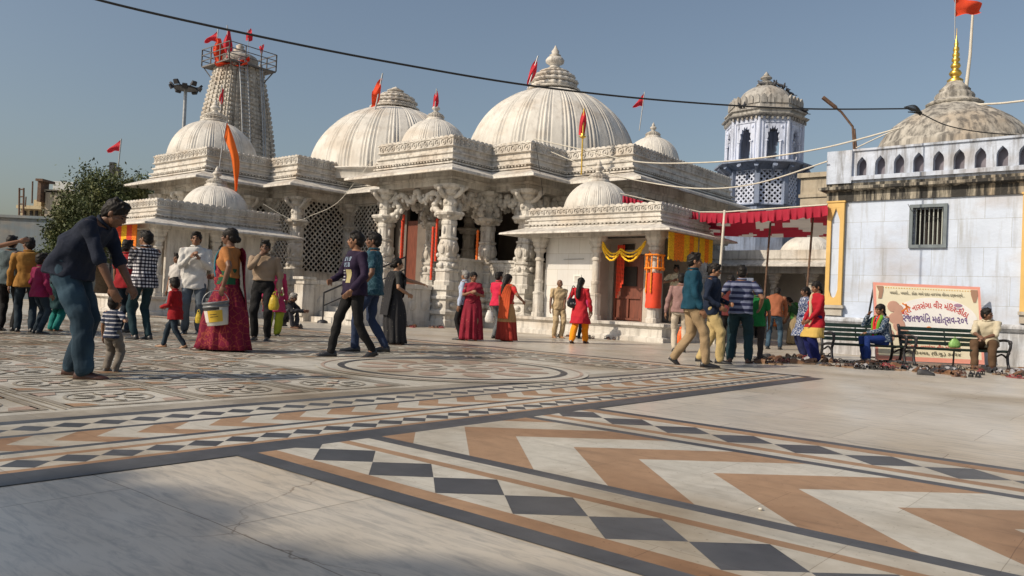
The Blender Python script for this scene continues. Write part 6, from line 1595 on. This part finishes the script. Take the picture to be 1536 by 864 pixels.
# 30..
person('man in rust brown shirt and blue jeans bending under the awning', 1160, 524, H=1.66, face=60, lean=30, feet=((-.14,-.02,0,0),(.14,.06,0,0)), pelv=(0,-.05), hands=((-.15,.42,.75),(.18,.42,.75)), top=C('rust_shirt', (.26,.09,.045)), hem=.84, bottom=('trousers', JEANB, 'jeans'), shoe=BKS, skin='skin', elb=((-1,0,.2),(1,0,.2)))
person('woman with orange shawl standing under the awning behind the bending man', 1163, 508, H=1.56, face=100, female=True, top=C('orange_shawl', (.55,.13,.03), pat='stripes', col2=(.6,.3,.12), s=12, wid=.3), topkind='kurta', hem=.5, bottom=('trousers', JEAN), hairstyle='bun', skin='skin_d')
person('woman in green bordered tan sari stooping in the shade under the awning', 1190, 517, H=1.50, face=150, female=True, lean=28, pelv=(0,-.05), feet=((-.08,.0,0,0),(.08,.05,0,0)), hands=((-.1,.35,.6),(.1,.35,.6)), top=C('dark_green_blouse', (.02,.06,.03)), sleeve='blouse', topkind='blouse', hem=.95, bottom=('sari', C('dull_tan_sari', (.28,.22,.13)), C('green_pallu', (.05,.17,.04)), .22, 1), hairstyle='bun', skin='skin_d')
person('dark clothed man standing deep in the shade under the awning', 1138, 507, H=1.64, face=-110, top=C('shade_grey', (.07,.07,.08)), bottom=('trousers', BLKT), shoe=BKS, skin='skin_d')
# 32 red kurta woman
def dup_(i):
    T = i['T']; mb = MB()
    for (side_, z1) in ((1, -.05),):
        pts = [T(.17,-.02,.30)[0], T(.15,-.10,.40)[0], T(.09,-.05,.485)[0], T(.05,.06,.475)[0], T(-.02,.145,.36)[0], T(-.06,.165,.20)[0], T(-.08,.17,.05)[0], T(-.08,.175,-.15)[0]]
        mb.tube(smoothpath(pts, 4), .034*i['s'], 8, flat=.45)
    mb.build('dupatta', C('cream_dupatta', (.52,.40,.25)), i['root'])
person('woman in red tunic with gold hem and royal blue trousers standing by the left bench', 1222, 543, H=1.56, face=190, female=True, fat=1.12, feet=((-.09,.02,0,8),(.09,-.02,0,-8)), hands=((-.16,.24,.86),(.20,.14,.84)), top=C('scarlet_tunic', (.34,.010,.02), pat='border', col2=(.50,.34,.09), s=.63), topkind='kurta', hem=.52, bottom=('trousers', C('royal_blue', (.008,.012,.09))), legw=1.5, hairstyle='braid', skin='skin', extras=dup_, vox=.0085, hpitch=-12)
person('woman in navy and white patterned clothes just behind the red tunic', 1205, 535, H=1.52, face=185, female=True, top=C('navy_white_pattern', (.03,.05,.13), pat='floral', col2=(.5,.52,.58), s=26, wid=.3), topkind='kurta', hem=.50, bottom=('trousers', C('navy_salwar', (.015,.02,.07))), legw=1.3, hairstyle='long', skin='skin_d')
# ---------------------------------------------------------------- benches
def bench(px0, px1, Yc, label, rz):
    a = P(px0, 500, Yc); b = P(px1, 500, Yc); W_ = (b-a).length; c = (a+b)/2
    t = empty('park_bench', (c.x, c.y, 0), rz, label, 'bench', 'green benches by the blue hall')
    hw = W_/2
    for k in range(5):   # seat slats
        y = -.20+k*.105; z = .345-.010*k
        if k == 0: z -= .012
        mb = MB(); mb.box((0,y,z), (hw-.03,.043,.014)); mb.build('seat_slat', M['green'], t)
    for k in range(4):
        z = .42+k*.088; y = .285+.030*k; mb = MB(); mb.box((0,y,z), (hw-.03,.013,.033), rot=Matrix.Rotation(-.28,3,'X')); mb.build('back_slat', M['green'], t)
    mb = MB()
    mb.tube([(-.0,.40,.90),(0,.40,.90)],.01,4) if False else None
    for sg in (-1, 1):
        mb = MB(); x = sg*(hw-.02)
        mb.tube(smoothpath([(x,-.30,0),(x,-.24,.10),(x,-.22,.25),(x,-.25,.325),(x,0,.325),(x,.24,.29)], 4), .026, 8)
        mb.tube(smoothpath([(x,.34,0),(x,.27,.12),(x,.24,.28),(x,.29,.42),(x,.38,.70),(x,.41,.74)], 4), .028, 8)
        mb.tube(smoothpath([(x,-.25,.325),(x,-.30,.42),(x,-.27,.52),(x,-.10,.54),(x,.12,.52),(x,.33,.54)], 4), .026, 8)
        mb.tube(smoothpath([(x,-.22,.20),(x,-.05,.27),(x,.12,.22),(x,.25,.20)], 4), .018, 8)
        mb.ell((x,-.29,.50), (.03,.05,.05), 8, 6); mb.box((x,-.30,.02),(.03,.05,.02)); mb.box((x,.34,.02),(.03,.05,.02))
        mb.build('end_frame', M['iron'], t)
    mb = MB(); mb.box((0,.06,.305),(.02,.26,.015)); mb.tube([(0,0,.30),(0,.02,.0)],.018,6); mb.tube([(0,.30,.38),(0,.385,.70)],.014,6); mb.build('middle_bracket', M['iron'], t)
    return t, c
B1, c1 = bench(1240, 1350, 15.2, 'left green slatted bench with the woman in blue sitting on its right end', 0)
B2, c2 = bench(1361, 1503, 14.95, 'right green slatted bench in front of the festival banner', 0)
# seated woman
sp_ = P(1322, 520, 15.05)
def scarf(i):
    T = i['T']; s = i['s']
    for nm, col, dx in (('scarf', C('red_scarf', (.55,.03,.03)), 0), ('scarf_edge', C('green_scarf', (.12,.30,.03)), .05)):
        mb = MB(); pts = [T(-.02+dx*.3,.0,.50)[0], T(.06+dx,.07,.475)[0], T(.05+dx,.14,.36)[0], T(.03+dx,.165,.22)[0], T(.02+dx,.19,.08)[0], T(.0+dx,.22,.0)[0]]
        mb.tube(smoothpath(pts, 4), [.03*s+.0018*s*q for q in range(21)], 8, flat=.5); pts = [T(.02-dx*.3,.0,.50)[0], T(-.06-dx,.07,.475)[0], T(-.05-dx,.14,.36)[0], T(-.03-dx,.165,.22)[0], T(-.02,.19,.08)[0]]
        mb.tube(smoothpath(pts, 4), .034*s, 8, flat=.5); mb.build(nm, col, i['root'])
person('seated young woman with rainbow scarf and navy print tunic on the left bench', 0, 0, H=1.58, at=(sp_.x, sp_.y-.02, 0), face=192, female=True, sitz=.455, pelv=(0,0), lean=6, feet=((-.10,.40,.0,0),(.10,.32,0,0)), hands=((.02,.34,.62),(.14,.24,.98)), palm=((0,0,-1),(-1,0,0)),
       top=C('navy_print_tunic', (.03,.055,.10), pat='floral', col2=(.35,.4,.45), s=20, wid=.25), topkind='tee', hem=.86, bottom=('trousers', C('cobalt_leggings', (.010,.03,.15))), legw=1.15, hairstyle='braid', skin='skin', shoe=TANS, knees=((0,1,1),(0,1,1)), vox=.0085, elb=((-.6,-.4,-1),(.8,.1,-1)), extras=scarf)
sp_ = P(1482, 520, 14.95)
person('seated man in cream shirt with rolled sleeves and brown trousers on the right bench', 0, 0, H=1.66, at=(sp_.x, sp_.y, 0), face=226, sitz=.455, pelv=(0,0), lean=20, feet=((-.16,.36,0,10),(.12,.44,0,0)), hands=((-.06,.50,.60),(.04,.52,.63)), palm=((.5,0,-1),(-.5,0,-1)), top=C('cream_shirt', (.48,.43,.32)), sleeve='rolled', hem=.86,
       bottom=('trousers', C('umber_trousers', (.10,.06,.035))), legw=1.25, skin='skin_d', shoe=BR, knees=((-.2,1,1),(.2,1,1)), hyaw=80, vox=.0085, elb=((-1,-.2,-.9),(1,-.2,-.9)))
# ---------------------------------------------------------------- carried things
b_ = BUCK
t = empty('paint_bucket', (b_.x+.0, b_.y, b_.z-.44), math.radians(20), 'white paint bucket with grey rim and yellow label hanging from the sari woman\'s hand', 'bucket')
Rb = Matrix.Rotation(math.radians(-8), 4, 'Y')
mb = MB(); mb.T = Rb; mb.lathe((0,0,0), [(.0,0),(.125,.0),(.13,.01),(.158,.30),(.155,.30),(.13,.02),(0,.015)], 28); mb.build('body', mat('dirty_white_plastic', (.48,.46,.42), .5, .12, 6), t)
mb = MB(); mb.T = Rb; mb.lathe((0,0,0), [(.156,.235),(.165,.24),(.165,.255),(.158,.26),(.158,.28),(.170,.285),(.170,.305),(.160,.31),(.150,.305)], 28); mb.build('rim', mat('grey_plastic', (.13,.14,.15), .45, .1), t)
def band_(r0, r1, z0, z1, a0, a1, name, matl, off=.002):
    mb = MB(); mb.T = Rb; rr = []
    for (z, r) in ((z0, r0), (z1, r1)): rr.append([((r+off)*math.cos(lerp(a0,a1,k/14)), (r+off)*math.sin(lerp(a0,a1,k/14)), z) for k in range(15)])
    mb.rings(rr, 0, True, cap=False, close=False); return mb.build(name, matl, t, recalc=False)
f_ = -math.radians(20)-PI/2
band_(.1385,.150,.05,.20,f_-.45,f_+.85,'label', mat('yellow_label', (.55,.36,.03), .5, .05), .003)
band_(.1385,.150,.05,.20,f_-1.2,f_-.46,'label', mat('white_label', (.60,.56,.52), .5, .05), .003)
band_(.1515,.1545,.205,.235,f_-1.1,f_+.6,'black_band', M['blk'], .003)
for k in range(3): band_(.1455,.1465,.115+.03*k,.122+.03*k,f_-.25,f_+.45-.1*k,'label_text', M['dark'], .005)
mb = MB(); mb.T = Rb; mb.tube([(-.165*math.cos(PI*k/14),0,.29+.165*math.sin(PI*k/14)*1.0) for k in range(15)], .005, 6); mb.build('handle', M['steel'], t)
h_ = HB
t = empty('handbag', (h_.x+.06, h_.y-.12, h_.z-.10), math.radians(25), 'black handbag with pale pattern slung on the shoulder of the woman in red', 'handbag')
mb = MB()
for (z, hx, hy) in ((0,.12,.03),(.02,.16,.05),(.10,.17,.055),(.18,.13,.035),(.20,.11,.015)): pass
mb.rings([[(hx*math.cos(2*PI*k/20), hy*math.sin(2*PI*k/20), z+.015*math.cos(4*PI*k/20)) for k in range(20)] for (z, hx, hy) in ((-.02,.12,.03),(.0,.165,.05),(.09,.18,.062),(.16,.15,.04),(.19,.13,.018))], 0, True); mb.build('bag', mat('black_leather', (.02,.018,.022), .35, .2), t)
mb = MB()
for k in range(5): mb.ell((-.10+.05*k,-.06+.004*abs(k-2),.07+.012*(k % 2)), (.010,.006,.022), 8, 6)
mb.build('pattern', mat('pale_print', (.4,.4,.42), .5, .05), t)
mb = MB(); mb.tube(smoothpath([(-.10,0,.18),(-.07,.03,.34),(.02,.09,.47),(.09,.06,.34),(.10,0,.18)], 4), .010, 6); mb.build('strap', M['blk'], t)
def bag(p, label, matl, w=.11, h=.24, n=16, rz=0.):
    t = empty('carrier_bag', p, rz, label, 'bag'); mb = MB(); rs = []
    for (z, k) in ((0,.6),(.06,.85),(.3,.95),(.55,.85),(.8,.66),(.93,.45),(1.0,.50)):
        rs.append([(w*k*math.cos(2*PI*i/n)*(1+.12*math.sin(i*2.4+z*7)), w*.55*k*math.sin(2*PI*i/n)*(1+.12*math.cos(i*3.1+z*5)), z*h) for i in range(n)])
    mb.rings(rs, 0, True); mb.build('sack', matl, t)
    mb = MB(); mb.tube([(-.02,0,h*.95),(-.015,0,h*1.15),(0,0,h*1.22),(.015,0,h*1.15),(.02,0,h*.95)], .006, 6); mb.build('handle', matl, t); return t
def film(name, col): return mat(name, col, .35, .12, 9, .01, 22)
g_ = P(734,480,19.2); bag((g_.x,g_.y,g_.z-.06), 'pale see-through carrier bag between the crimson sari and the tan sari', film('white_film', (.62,.60,.57)), .11, .30)
g_ = P(1023,508,16.2); bag((g_.x,g_.y,g_.z-.12), 'bright orange carrier bag behind the striding man in teal', film('orange_film', (.85,.14,.03)), .11, .36)
g_ = P(1432,520,14.95); bag((g_.x,g_.y,.356), 'green plastic bag lying on the right bench seat', film('green_film', (.22,.42,.12)), .12, .17)
g_ = P(411,453,11.6); bag((g_.x,g_.y,g_.z-.12), 'yellow bag with red top hanging beside the khaki shirted man', film('yellow_film', (.50,.36,.03)), .08, .22)
g_ = P(298,470,11.9); bag((g_.x,g_.y,g_.z-.15), 'small yellow bag showing beside the magenta sari', film('yellow_film', (.50,.36,.03)), .05, .17)
# orange packet and box in the crimson woman's hand
# ---------------------------------------------------------------- festival banner
SY = 15.85
def sp(px, py): return P(px, py, SY)
tl, tr = sp(1318,425), sp(1481,428); bw = (tr-tl).length; bc = (tl+tr)/2; BH = bc.z/math.cos(math.radians(9))+.0
BN = empty('festival_banner', (bc.x, SY, 0), 0, 'printed cream festival banner with red border leaning on a stand behind the right bench', 'banner')
tilt = Matrix.Rotation(math.radians(-9), 4, 'X'); X0 = -bw/2
def bm_(): m_ = MB(); m_.T = tilt; return m_
def brect(mb, x0, x1, z0, z1, y, th=.004): mb.bb(x0, x1, y-th, y, z0, z1)
PR = lambda n, c, **k: mat(n, c, .45, .05, 3, **k)
mb = bm_(); mb.bb(-bw/2, bw/2, 0, .03, .02, BH); mb.build('board', PR('banner_back', (.30,.30,.32)), BN)
red = PR('banner_red', (.88,.38,.30)); crm = mat('banner_cream', (.88,.82,.62), .45, .04, 1.2); whi = PR('banner_white', (.92,.90,.87))
mb = bm_()
for (a, b, c, d) in ((-bw/2,bw/2,BH-.06,BH),(-bw/2,bw/2,.02,.11),(-bw/2,-bw/2+.055,.11,BH-.06),(bw/2-.055,bw/2,.11,BH-.06)): brect(mb, a, b, c, d, -.001)
mb.build('border', red, BN)
mb = bm_(); brect(mb, -bw/2+.055, bw/2-.055, .11, BH-.06, -.001); mb.build('print_field', crm, BN)
mb = bm_(); n = 40; el = [(.14+.86*math.cos(2*PI*k/n)*1.0, BH*.56+.44*math.sin(2*PI*k/n)) for k in range(n)]
mb.extr(el, (0,-.008,0), (1,0,0), (0,0,1), .004); mb.build('print_oval', whi, BN)
for sg in (-1, 1):
    mb = bm_(); mb.extr([(0,0),(.14,0),(.14,-.10),(.10,-.26),(.03,-.26),(.05,-.12)] if sg < 0 else [(0,0),(0,-.12),(-.05,-.26),(-.10,-.26),(-.14,-.1),(-.14,0)][::1], (sg*(bw/2-.06) , -.012, BH-.07), (1,0,0), (0,0,1), .004); mb.build('corner_ornament', PR('banner_brown', (.42,.25,.17)), BN)
mb = bm_()
for k in range(34): mb.ell((-bw/2+.2+k*(bw-.4)/33, -.008, BH-.10), (.016,.003,.012), 6, 4)
mb.build('edge_beads', PR('banner_ochre', (.72,.45,.12)), BN)
def gtext(body, x, z, wid, hgt, matl, name, bend=0.0, y=-.014, bold=.0):
    c = bpy.data.curves.new('text', 'FONT'); c.body = body; c.align_x = 'CENTER'; c.offset = bold; c.extrude = 0
    o = bpy.data.objects.new('text', c); COL.objects.link(o); dg = bpy.context.evaluated_depsgraph_get(); dg.update()
    me = bpy.data.meshes.new_from_object(o.evaluated_get(dg), depsgraph=dg); bpy.data.objects.remove(o); bpy.data.curves.remove(c)
    xs = [v.co.x for v in me.vertices]
    if not xs: return
    w0, w1 = min(xs), max(xs); k = wid/(w1-w0); cx_ = (w0+w1)/2; kz = hgt
    for v in me.vertices:
        xx = (v.co.x-cx_)*k; zz = v.co.y*kz
        if bend:
            R_ = bend; a = xx/R_; rr = R_+zz; p = Vector((x+rr*math.sin(a), y, z-R_+rr*math.cos(a)))
        else: p = Vector((x+xx, y, z+zz))
        v.co = tilt.to_3x3() @ p
    me.name = name; me.materials.clear(); me.materials.append(matl)
    o = bpy.data.objects.new(name, me); COL.objects.link(o); o.parent = BN
tred = PR('text_red', (.62,.07,.06)); tpur = PR('text_purple', (.16,.10,.26)); tblk = PR('text_dark', (.10,.09,.06))
gtext("પધારો... પધારો... કોઠા ગામે દાદા નારસંગા વીરના દર્શનાર્થે...", 0, BH-.23, bw*.70, .085, tblk, 'banner_text', bold=.012)
gtext("શ્રી નારસંગા વીર મંિદર-કોઠા", .14, BH*.70, bw*.62, .165, tred, 'banner_text', 1.25, bold=.02)
gtext("રજતજયંિત મહોત્સવ-૨૦૧", .14, BH*.515, bw*.60, .20, tpur, 'banner_text', bold=.025)
gtext("શ્રી નારસંગા વીર સંસ્થાન", .12, .285, bw*.46, .095, tred, 'banner_text', bold=.02)
gtext("ગાંધીનગર, (ઉ.ગુ.) ૩૮૨૪", .08, .165, bw*.50, .085, tblk, 'banner_text', bold=.018)
mb = bm_()
for (x, z, rx, rz) in ((-.70,1.12,.13,.12),(-.60,1.05,.11,.12),(-.66,.88,.16,.12),(-.60,.74,.13,.14),(-.52,.56,.15,.12),(-.80,.52,.10,.14),(-.44,.42,.10,.08)): mb.ell((x,-.010,z), (rx,.004,rz), 16, 6)
mb.build('print_figure', PR('print_pink', (.62,.36,.27)), BN)
mb = bm_()
for (x, z, a) in ((-.44,1.15,.5),(-.47,1.08,-.7),(-.43,1.10,1.4)): mb.box((x,-.012,z), (.09,.003,.014), rot=Matrix.Rotation(a,3,'Y'))
mb.build('print_star', PR('print_orange', (.80,.25,.05)), BN)
mb = bm_()
for (x, z, rx, rz) in ((.62,1.20,.09,.04),(.62,1.13,.11,.012)): mb.ell((x,-.012,z), (rx,.004,rz), 14, 6)
mb.build('print_emblem', PR('print_mauve', (.40,.25,.36)), BN)
mb = bm_(); mb.ell((.0,-.014,.70), (.06,.004,.045), 10, 6); mb.build('print_lamp', PR('print_orange', (.80,.25,.05)), BN)
mb = MB()
for sg in (-1, 1): mb.tube([(sg*(bw/2-.03), .26, BH*.96), (sg*(bw/2-.03), .75, 0)], .02, 8)
mb.tube([(-(bw/2-.03),.75,.03),((bw/2-.03),.75,.03)], .016, 8); mb.build('stand', M['iron'], BN)
# ---------------------------------------------------------------- footwear left on the ground
def outline_shoe(w=1.0): return [(-.13,.022),(-.10,.036),(-.02,.034),(.05,.040),(.10,.043),(.135,.028),(.145,.0)]
def mk_sandal(col, strap, kind):
    mb = MB(); ol = outline_shoe(); pts = [(x, y) for x, y in ol]+[(x, -y) for x, y in reversed(ol[:-1])]
    mb.prism([(p[0], p[1]) for p in pts], 0, .022, 0)
    if kind == 'thong':
        for sg in (-1, 1): mb.tube(smoothpath([(.085,0,.02),(.055,sg*.025,.05),(.0,sg*.036,.03)], 3), .008, 6, 1)
    elif kind == 'band':
        for x0 in (.03,.075): mb.rings([[(x0+dx, .042*math.cos(PI*k/8), .02+.045*math.sin(PI*k/8)+dz) for k in range(9)] for dx, dz in ((-.02,0),(.02,-.004))], 1, True, cap=False, close=False)
        mb.tube(smoothpath([(-.06,.036,.02),(-.10,.03,.07),(-.125,0,.075),(-.10,-.03,.07),(-.06,-.036,.02)], 3), .007, 6, 1)
    elif kind == 'closed':
        mb.rings([[(x, w_*math.cos(PI*k/8), .02+h*math.sin(PI*k/8)) for k in range(9)] for x, w_, h in ((-.125,.02,.05),(-.10,.034,.075),(-.05,.034,.075),(.0,.036,.068),(.05,.040,.050),(.10,.040,.034),(.135,.022,.018))], 1, True, cap=False, close=False)
    o = mb.build('sandal' if kind != 'closed' else 'shoe', [col, strap]); return o
Lc = lambda n, c: mat(n, c, .6, .2, 20)
kinds = [(mk_sandal(Lc('sole_brown',(.16,.085,.05)), Lc('strap_brown',(.10,.045,.03)), 'band'), 'brown strapped sandal'),
         (mk_sandal(Lc('sole_black',(.03,.03,.03)), Lc('strap_black',(.02,.02,.02)), 'band'), 'black strapped sandal'),
         (mk_sandal(Lc('sole_tan',(.20,.13,.08)), Lc('strap_dark',(.05,.03,.03)), 'thong'), 'tan thong sandal'),
         (mk_sandal(Lc('sole_maroon',(.20,.05,.05)), Lc('strap_maroon',(.26,.03,.04)), 'thong'), 'maroon thong sandal'),
         (mk_sandal(Lc('sole_pale',(.30,.28,.26)), Lc('upper_white',(.30,.30,.32)), 'closed'), 'pale lace-up shoe'),
         (mk_sandal(Lc('sole_black',(.03,.03,.03)), Lc('upper_black',(.03,.03,.035)), 'closed'), 'black closed shoe'),
         (mk_sandal(Lc('sole_tan',(.20,.13,.08)), Lc('upper_tan',(.16,.08,.04)), 'closed'), 'tan leather shoe')]
used = set(); rs_ = random.Random(21); placed = []
def shoes(area, n, place, grp, weights=(5,5,3,3,1,3,2)):
    c = 0; tries = 0
    while c < n and tries < n*40:
        tries += 1
        px, py = area(rs_.random(), rs_.random()); g = G(px, py)
        if any((g.x-q[0])**2+(g.y-q[1])**2 < .012 for q in placed): 
            continue
        k = rs_.choices(range(7), weights)[0]; a = rs_.uniform(0, 6.28) if rs_.random() < .6 else rs_.gauss(1.57,.35)
        for side in (0, 1):
            if side == 1 and rs_.random() < .25: break
            o, nm = kinds[k]
            if k in used: o = o.copy(); COL.objects.link(o)
            used.add(k)
            off = Vector((-math.sin(a), math.cos(a)))*.105*side+Vector((rs_.uniform(-.03,.03), rs_.uniform(-.03,.03)))
            pos = (g.x+off.x, g.y+off.y); placed.append(pos)
            o.location = (pos[0], pos[1], .001); o.rotation_euler = (0, 0, a+rs_.gauss(0,.18)); o.scale = (rs_.uniform(.82,1.0),)*3
            tag(o, nm+' '+place, 'footwear', nm+'s '+place); c += 1
shoes(lambda a, b: (1140+a*100, 536-a*2+b*12), 50, 'left on the floor near the striped polo and red tunic', 's')
shoes(lambda a, b: (1235+a*118, 541+a*4+b*11), 56, 'on the floor before and under the left bench', 's', (5,4,4,3,1,2,3))
shoes(lambda a, b: (1352+a*184, 551+a*5+b*12), 66, 'on the floor before the right bench and banner', 's', (5,4,2,3,3,3,4))
shoes(lambda a, b: (838+a*165, 503.5+a*8.5+b*2), 30, 'lined along the foot of the shrine plinth', 's', (4,6,1,2,1,4,1))
shoes(lambda a, b: (612+a*80, 490+a*2+b*2.5), 14, 'lying at the foot of the temple plinth', 's', (5,2,1,6,0,1,1))
shoes(lambda a, b: (418+a*36, 488+b*3), 6, 'lying by the foot of the stair wall', 's')
for i, (o, nm) in enumerate(kinds):
    if i not in used: bpy.data.objects.remove(o)
# ---------------------------------------------------------------- flags
def flag(label, pole, cloth_, D, colr, pr=.02, amp=.06, pmat='steel', waves=2.2, cat='flag', group='flags on the temple roofs'):
    """pole: pixel points; cloth_: two matching pixel edge lists"""
    pp = [P(x, y, D) for x, y in pole] if pole else None
    base = pp[-1] if pp else P(*cloth_[0][-1], D)
    t = empty('flag', tuple(base), 0, label, cat, group)
    if pp:
        mb = MB(); mb.tube([p-base for p in pp], pr, 8); mb.build('pole', M[pmat], t)
    Lp = smoothpath([P(x, y, D) for x, y in cloth_[0]], 5); Rp = smoothpath([P(x, y, D) for x, y in cloth_[1]], 5)
    NU = 9; rr = []
    for i in range(len(Lp)):
        row = []
        for j in range(NU):
            u = j/(NU-1); p = Lp[i].lerp(Rp[i], u)-base; v = i/(len(Lp)-1)
            p.y += amp*math.sin(u*PI*waves+v*3)*(.25+u)+amp*.6*math.sin(v*9+u*2); p.z += amp*.25*math.sin(u*7+v*5); row.append(p)
        rr.append(row)
    mb = MB(); mb.rings(rr, 0, True, cap=False, close=False)
    o = mb.build('cloth', cloth_mat('flag_'+colr, {'red':(.62,.03,.05),'orange':(.85,.17,.02),'redorange':(.78,.07,.02)}[colr]), t, recalc=False)
    return t
flag('red pennant blowing left from the far left pole behind the tree', [(182,208),(176,262),(172,330)], [[(182,209),(179,226)],[(158,226),(162,229)]], 44, 'red', .035, .10, group=None)
flag('red pennant blowing left at the top of the spire platform', [(327,44),(323,97)], [[(327,46),(325,62)],[(305,61),(307,64)]], 39.5, 'red', .03, .12)
flag('bundled red and gold cloth round the left pole of the spire platform', None, [[(323,58),(320,75),(322,96)],[(328,56),(336,78),(338,95)]], 39.3, 'redorange', .03, .22)
flag('tall narrow red flag on the pole in the middle of the spire platform', [(341,38),(342,96)], [[(341,44),(335,66),(339,88)],[(343,44),(347,66),(345,88)]], 39.2, 'red', .03, .15)
flag('small red flag leaning over the spire crown', [(372,44),(373,84)], [[(376,42),(370,50),(368,61)],[(379,52),(378,58),(376,62)]], 40.5, 'red', .015, .08)
flag('smallest red flag at the right above the spire railing', [(393,66),(391,98)], [[(396,66),(395,75),(392,83)],[(388,70),(389,74),(392,83)]], 40.5, 'red', .015, .06)
flag('small red flag halfway up the front of the spire', [(333,128),(331,166)], [[(333,132),(329,148),(331,156)],[(335,134),(334,146),(333,156)]], 36.6, 'red', .02, .08)
flag('orange red cloth draped along the spire railing', None, [[(322,90),(330,94),(345,93),(358,88),(374,83)],[(322,97),(332,99),(347,98),(360,99),(374,97)]], 38.9, 'redorange', .02, .25, waves=3)
flag('red flag with gold edge on the left side of the second dome', [(574,110),(562,168)], [[(574,113),(566,124),(558,136)],[(571,130),(568,150),(557,162)]], 31.2, 'redorange', .03, .10)
flag('small red flag on the little dome above the porch', [(655,133),(652,166)], [[(656,136),(651,144),(649,160)],[(657,140),(658,152),(656,160)]], 26, 'red', .018, .05)
flag('red flag leaning on the left of the largest dome', [(807,84),(791,134)], [[(806,86),(797,100),(791,120)],[(806,98),(803,112),(790,129)]], 29.5, 'red', .025, .09)
flag('bright red flag on a brass pole behind the tiled shrine dome', [(876,163),(874,205),(872,262)], [[(876,163),(870,180),(868,202)],[(878,166),(880,182),(876,206)]], 24.0, 'red', .025, .06, 'gold')
mb = MB(); c = P(874,205,24.0); mb.lathe(tuple(c), [(.05,-.05),(.12,0),(.04,.04),(.09,.08),(.02,.10)], 12); o = mb.build('brass_cup', M['gold']); tag(o, 'small brass cup on the pole below the bright red flag', 'ornament')
flag('red triangular pennant on a slanting pole at the rightmost temple dome', [(967,138),(959,196)], [[(967,139),(965,159)],[(949,160),(950,161)]], 27.8, 'red', .018, .06)
flag('long orange flag hanging beside the left shrine dome', [(340,182),(333,222),(329,252)], [[(340,184),(336,206),(346,232),(350,262),(352,287)],[(342,188),(352,215),(358,240),(357,265),(356,287)]], 25.5, 'orange', .02, .06)
flag('large orange flag with gold fringe above the blue hall', [(1433,-6),(1432,60)], [[(1432,-4),(1433,24)],[(1476,3),(1470,20)]], 20.2, 'redorange', .012, .07, 'steel', group=None)
mb = MB(); a, b = P(1448,142,20.8), P(1459,22,20.8); mb.tube([a, (a+b)/2+Vector((.03,0,0)), b], [.05,.04,.03], 8); o = mb.build('bamboo_pole', M['cream']); tag(o, 'tall leaning bamboo pole behind the dome of the blue hall', 'pole')
# ---------------------------------------------------------------- cables
def cable(label, pts, r, m_, sub=8):
    mb = MB(); mb.tube(smoothpath([P(*p) for p in pts], sub), r, 6); o = mb.build('overhead_cable', M[m_]); tag(o, label, 'cable')
cable('thick black cable crossing the whole sky above the temple', [(-10,-52,9.22),(148,0,9.73),(400,57,10.66),(600,96,11.55),(800,129,12.59),(1000,151,13.84),(1200,163,15.36),(1365,163,16.90)], .016, 'blk')
cable('thin black cable drooping from the knot across the dome of the blue hall', [(1365,163,16.9),(1385,172,16.9),(1420,188,17),(1470,198,17),(1532,203,17)], .012, 'blk')
mb = MB(); 
for q in range(6): mb.tube(smoothpath([P(1356+q*2,161+q,16.9),P(1372+q*2,158+q*2,16.85),P(1380,168+q,16.9),P(1362+q*3,168,16.95)], 4), .012, 6)
o = mb.build('cable_knot', M['blk']); tag(o, 'tangled knot of black cable left of the hall dome', 'cable')
cable('upper white cable running from the temple roof to the blue hall', [(800,208,25),(880,226,24),(960,243,23),(1050,244,21.5),(1140,237,20),(1240,221,18.6),(1350,192,17.5)], .020, 'cream')
cable('lower white cable running from the temple parapet to the corner of the blue hall', [(820,225,25),(900,257,24),(980,275,22.5),(1060,283,21),(1140,274,19.8),(1241,242,18.3)], .018, 'cream')
cable('thin pale cable rising behind the corner of the blue hall', [(1284,222,18.5),(1320,205,18.2),(1352,192,17.9)], .015, 'cream')
cable('pale cable leaving the right side of the hall dome', [(1458,157,19.5),(1500,155,19),(1545,150,18.5)], .026, 'cream')
cable('thin grey wire sagging across the left wing of the temple', [(560,238,26),(535,270,26),(505,305,26.2),(470,322,26.5),(440,330,27),(395,306,27)], .010, 'cream')
cable('thin wire hanging down the temple wall left of the tiled shrine', [(803,214,23.8),(808,245,23.8),(813,280,23.8),(816,312,23.8)], .010, 'blk')
cable('loose wire looping under the barred window of the blue hall', [(1362,306,17.15),(1372,320,17.1),(1400,325,17),(1430,338,16.9),(1460,333,16.75),(1480,325,16.6),(1492,306,16.5)], .006, 'blk', 5)
cable('frayed wires hanging from the cornice at the right of the blue hall', [(1494,292,16.45),(1492,306,16.45),(1500,318,16.4),(1505,332,16.4),(1500,312,16.45),(1504,296,16.4)], .008, 'blk', 5)
# floodlamp of the far left pole
mb = MB(); c = P(173,256,44); mb.tube([c, Vector((c.x,c.y,0))], .1, 8); mb.box(c+Vector((-.15,0,.1)), (.14,.14,.35)); mb.box(c+Vector((.15,0,-.1)), (.12,.14,.3)); o = mb.build('lamp_post', M['iron']); tag(o, 'dark lamp post top rising out of the tree under the far left pennant', 'lamp post')

g = G(1141,767); mb = MB(); mb.ell((0,0,.006), (.011,.008,.006), 7, 5); o = mb.build('pebble', M['cream'], None, (g.x,g.y,.004)); tag(o, 'tiny pale pebble lying on the charcoal stripe in the foreground', 'pebble')
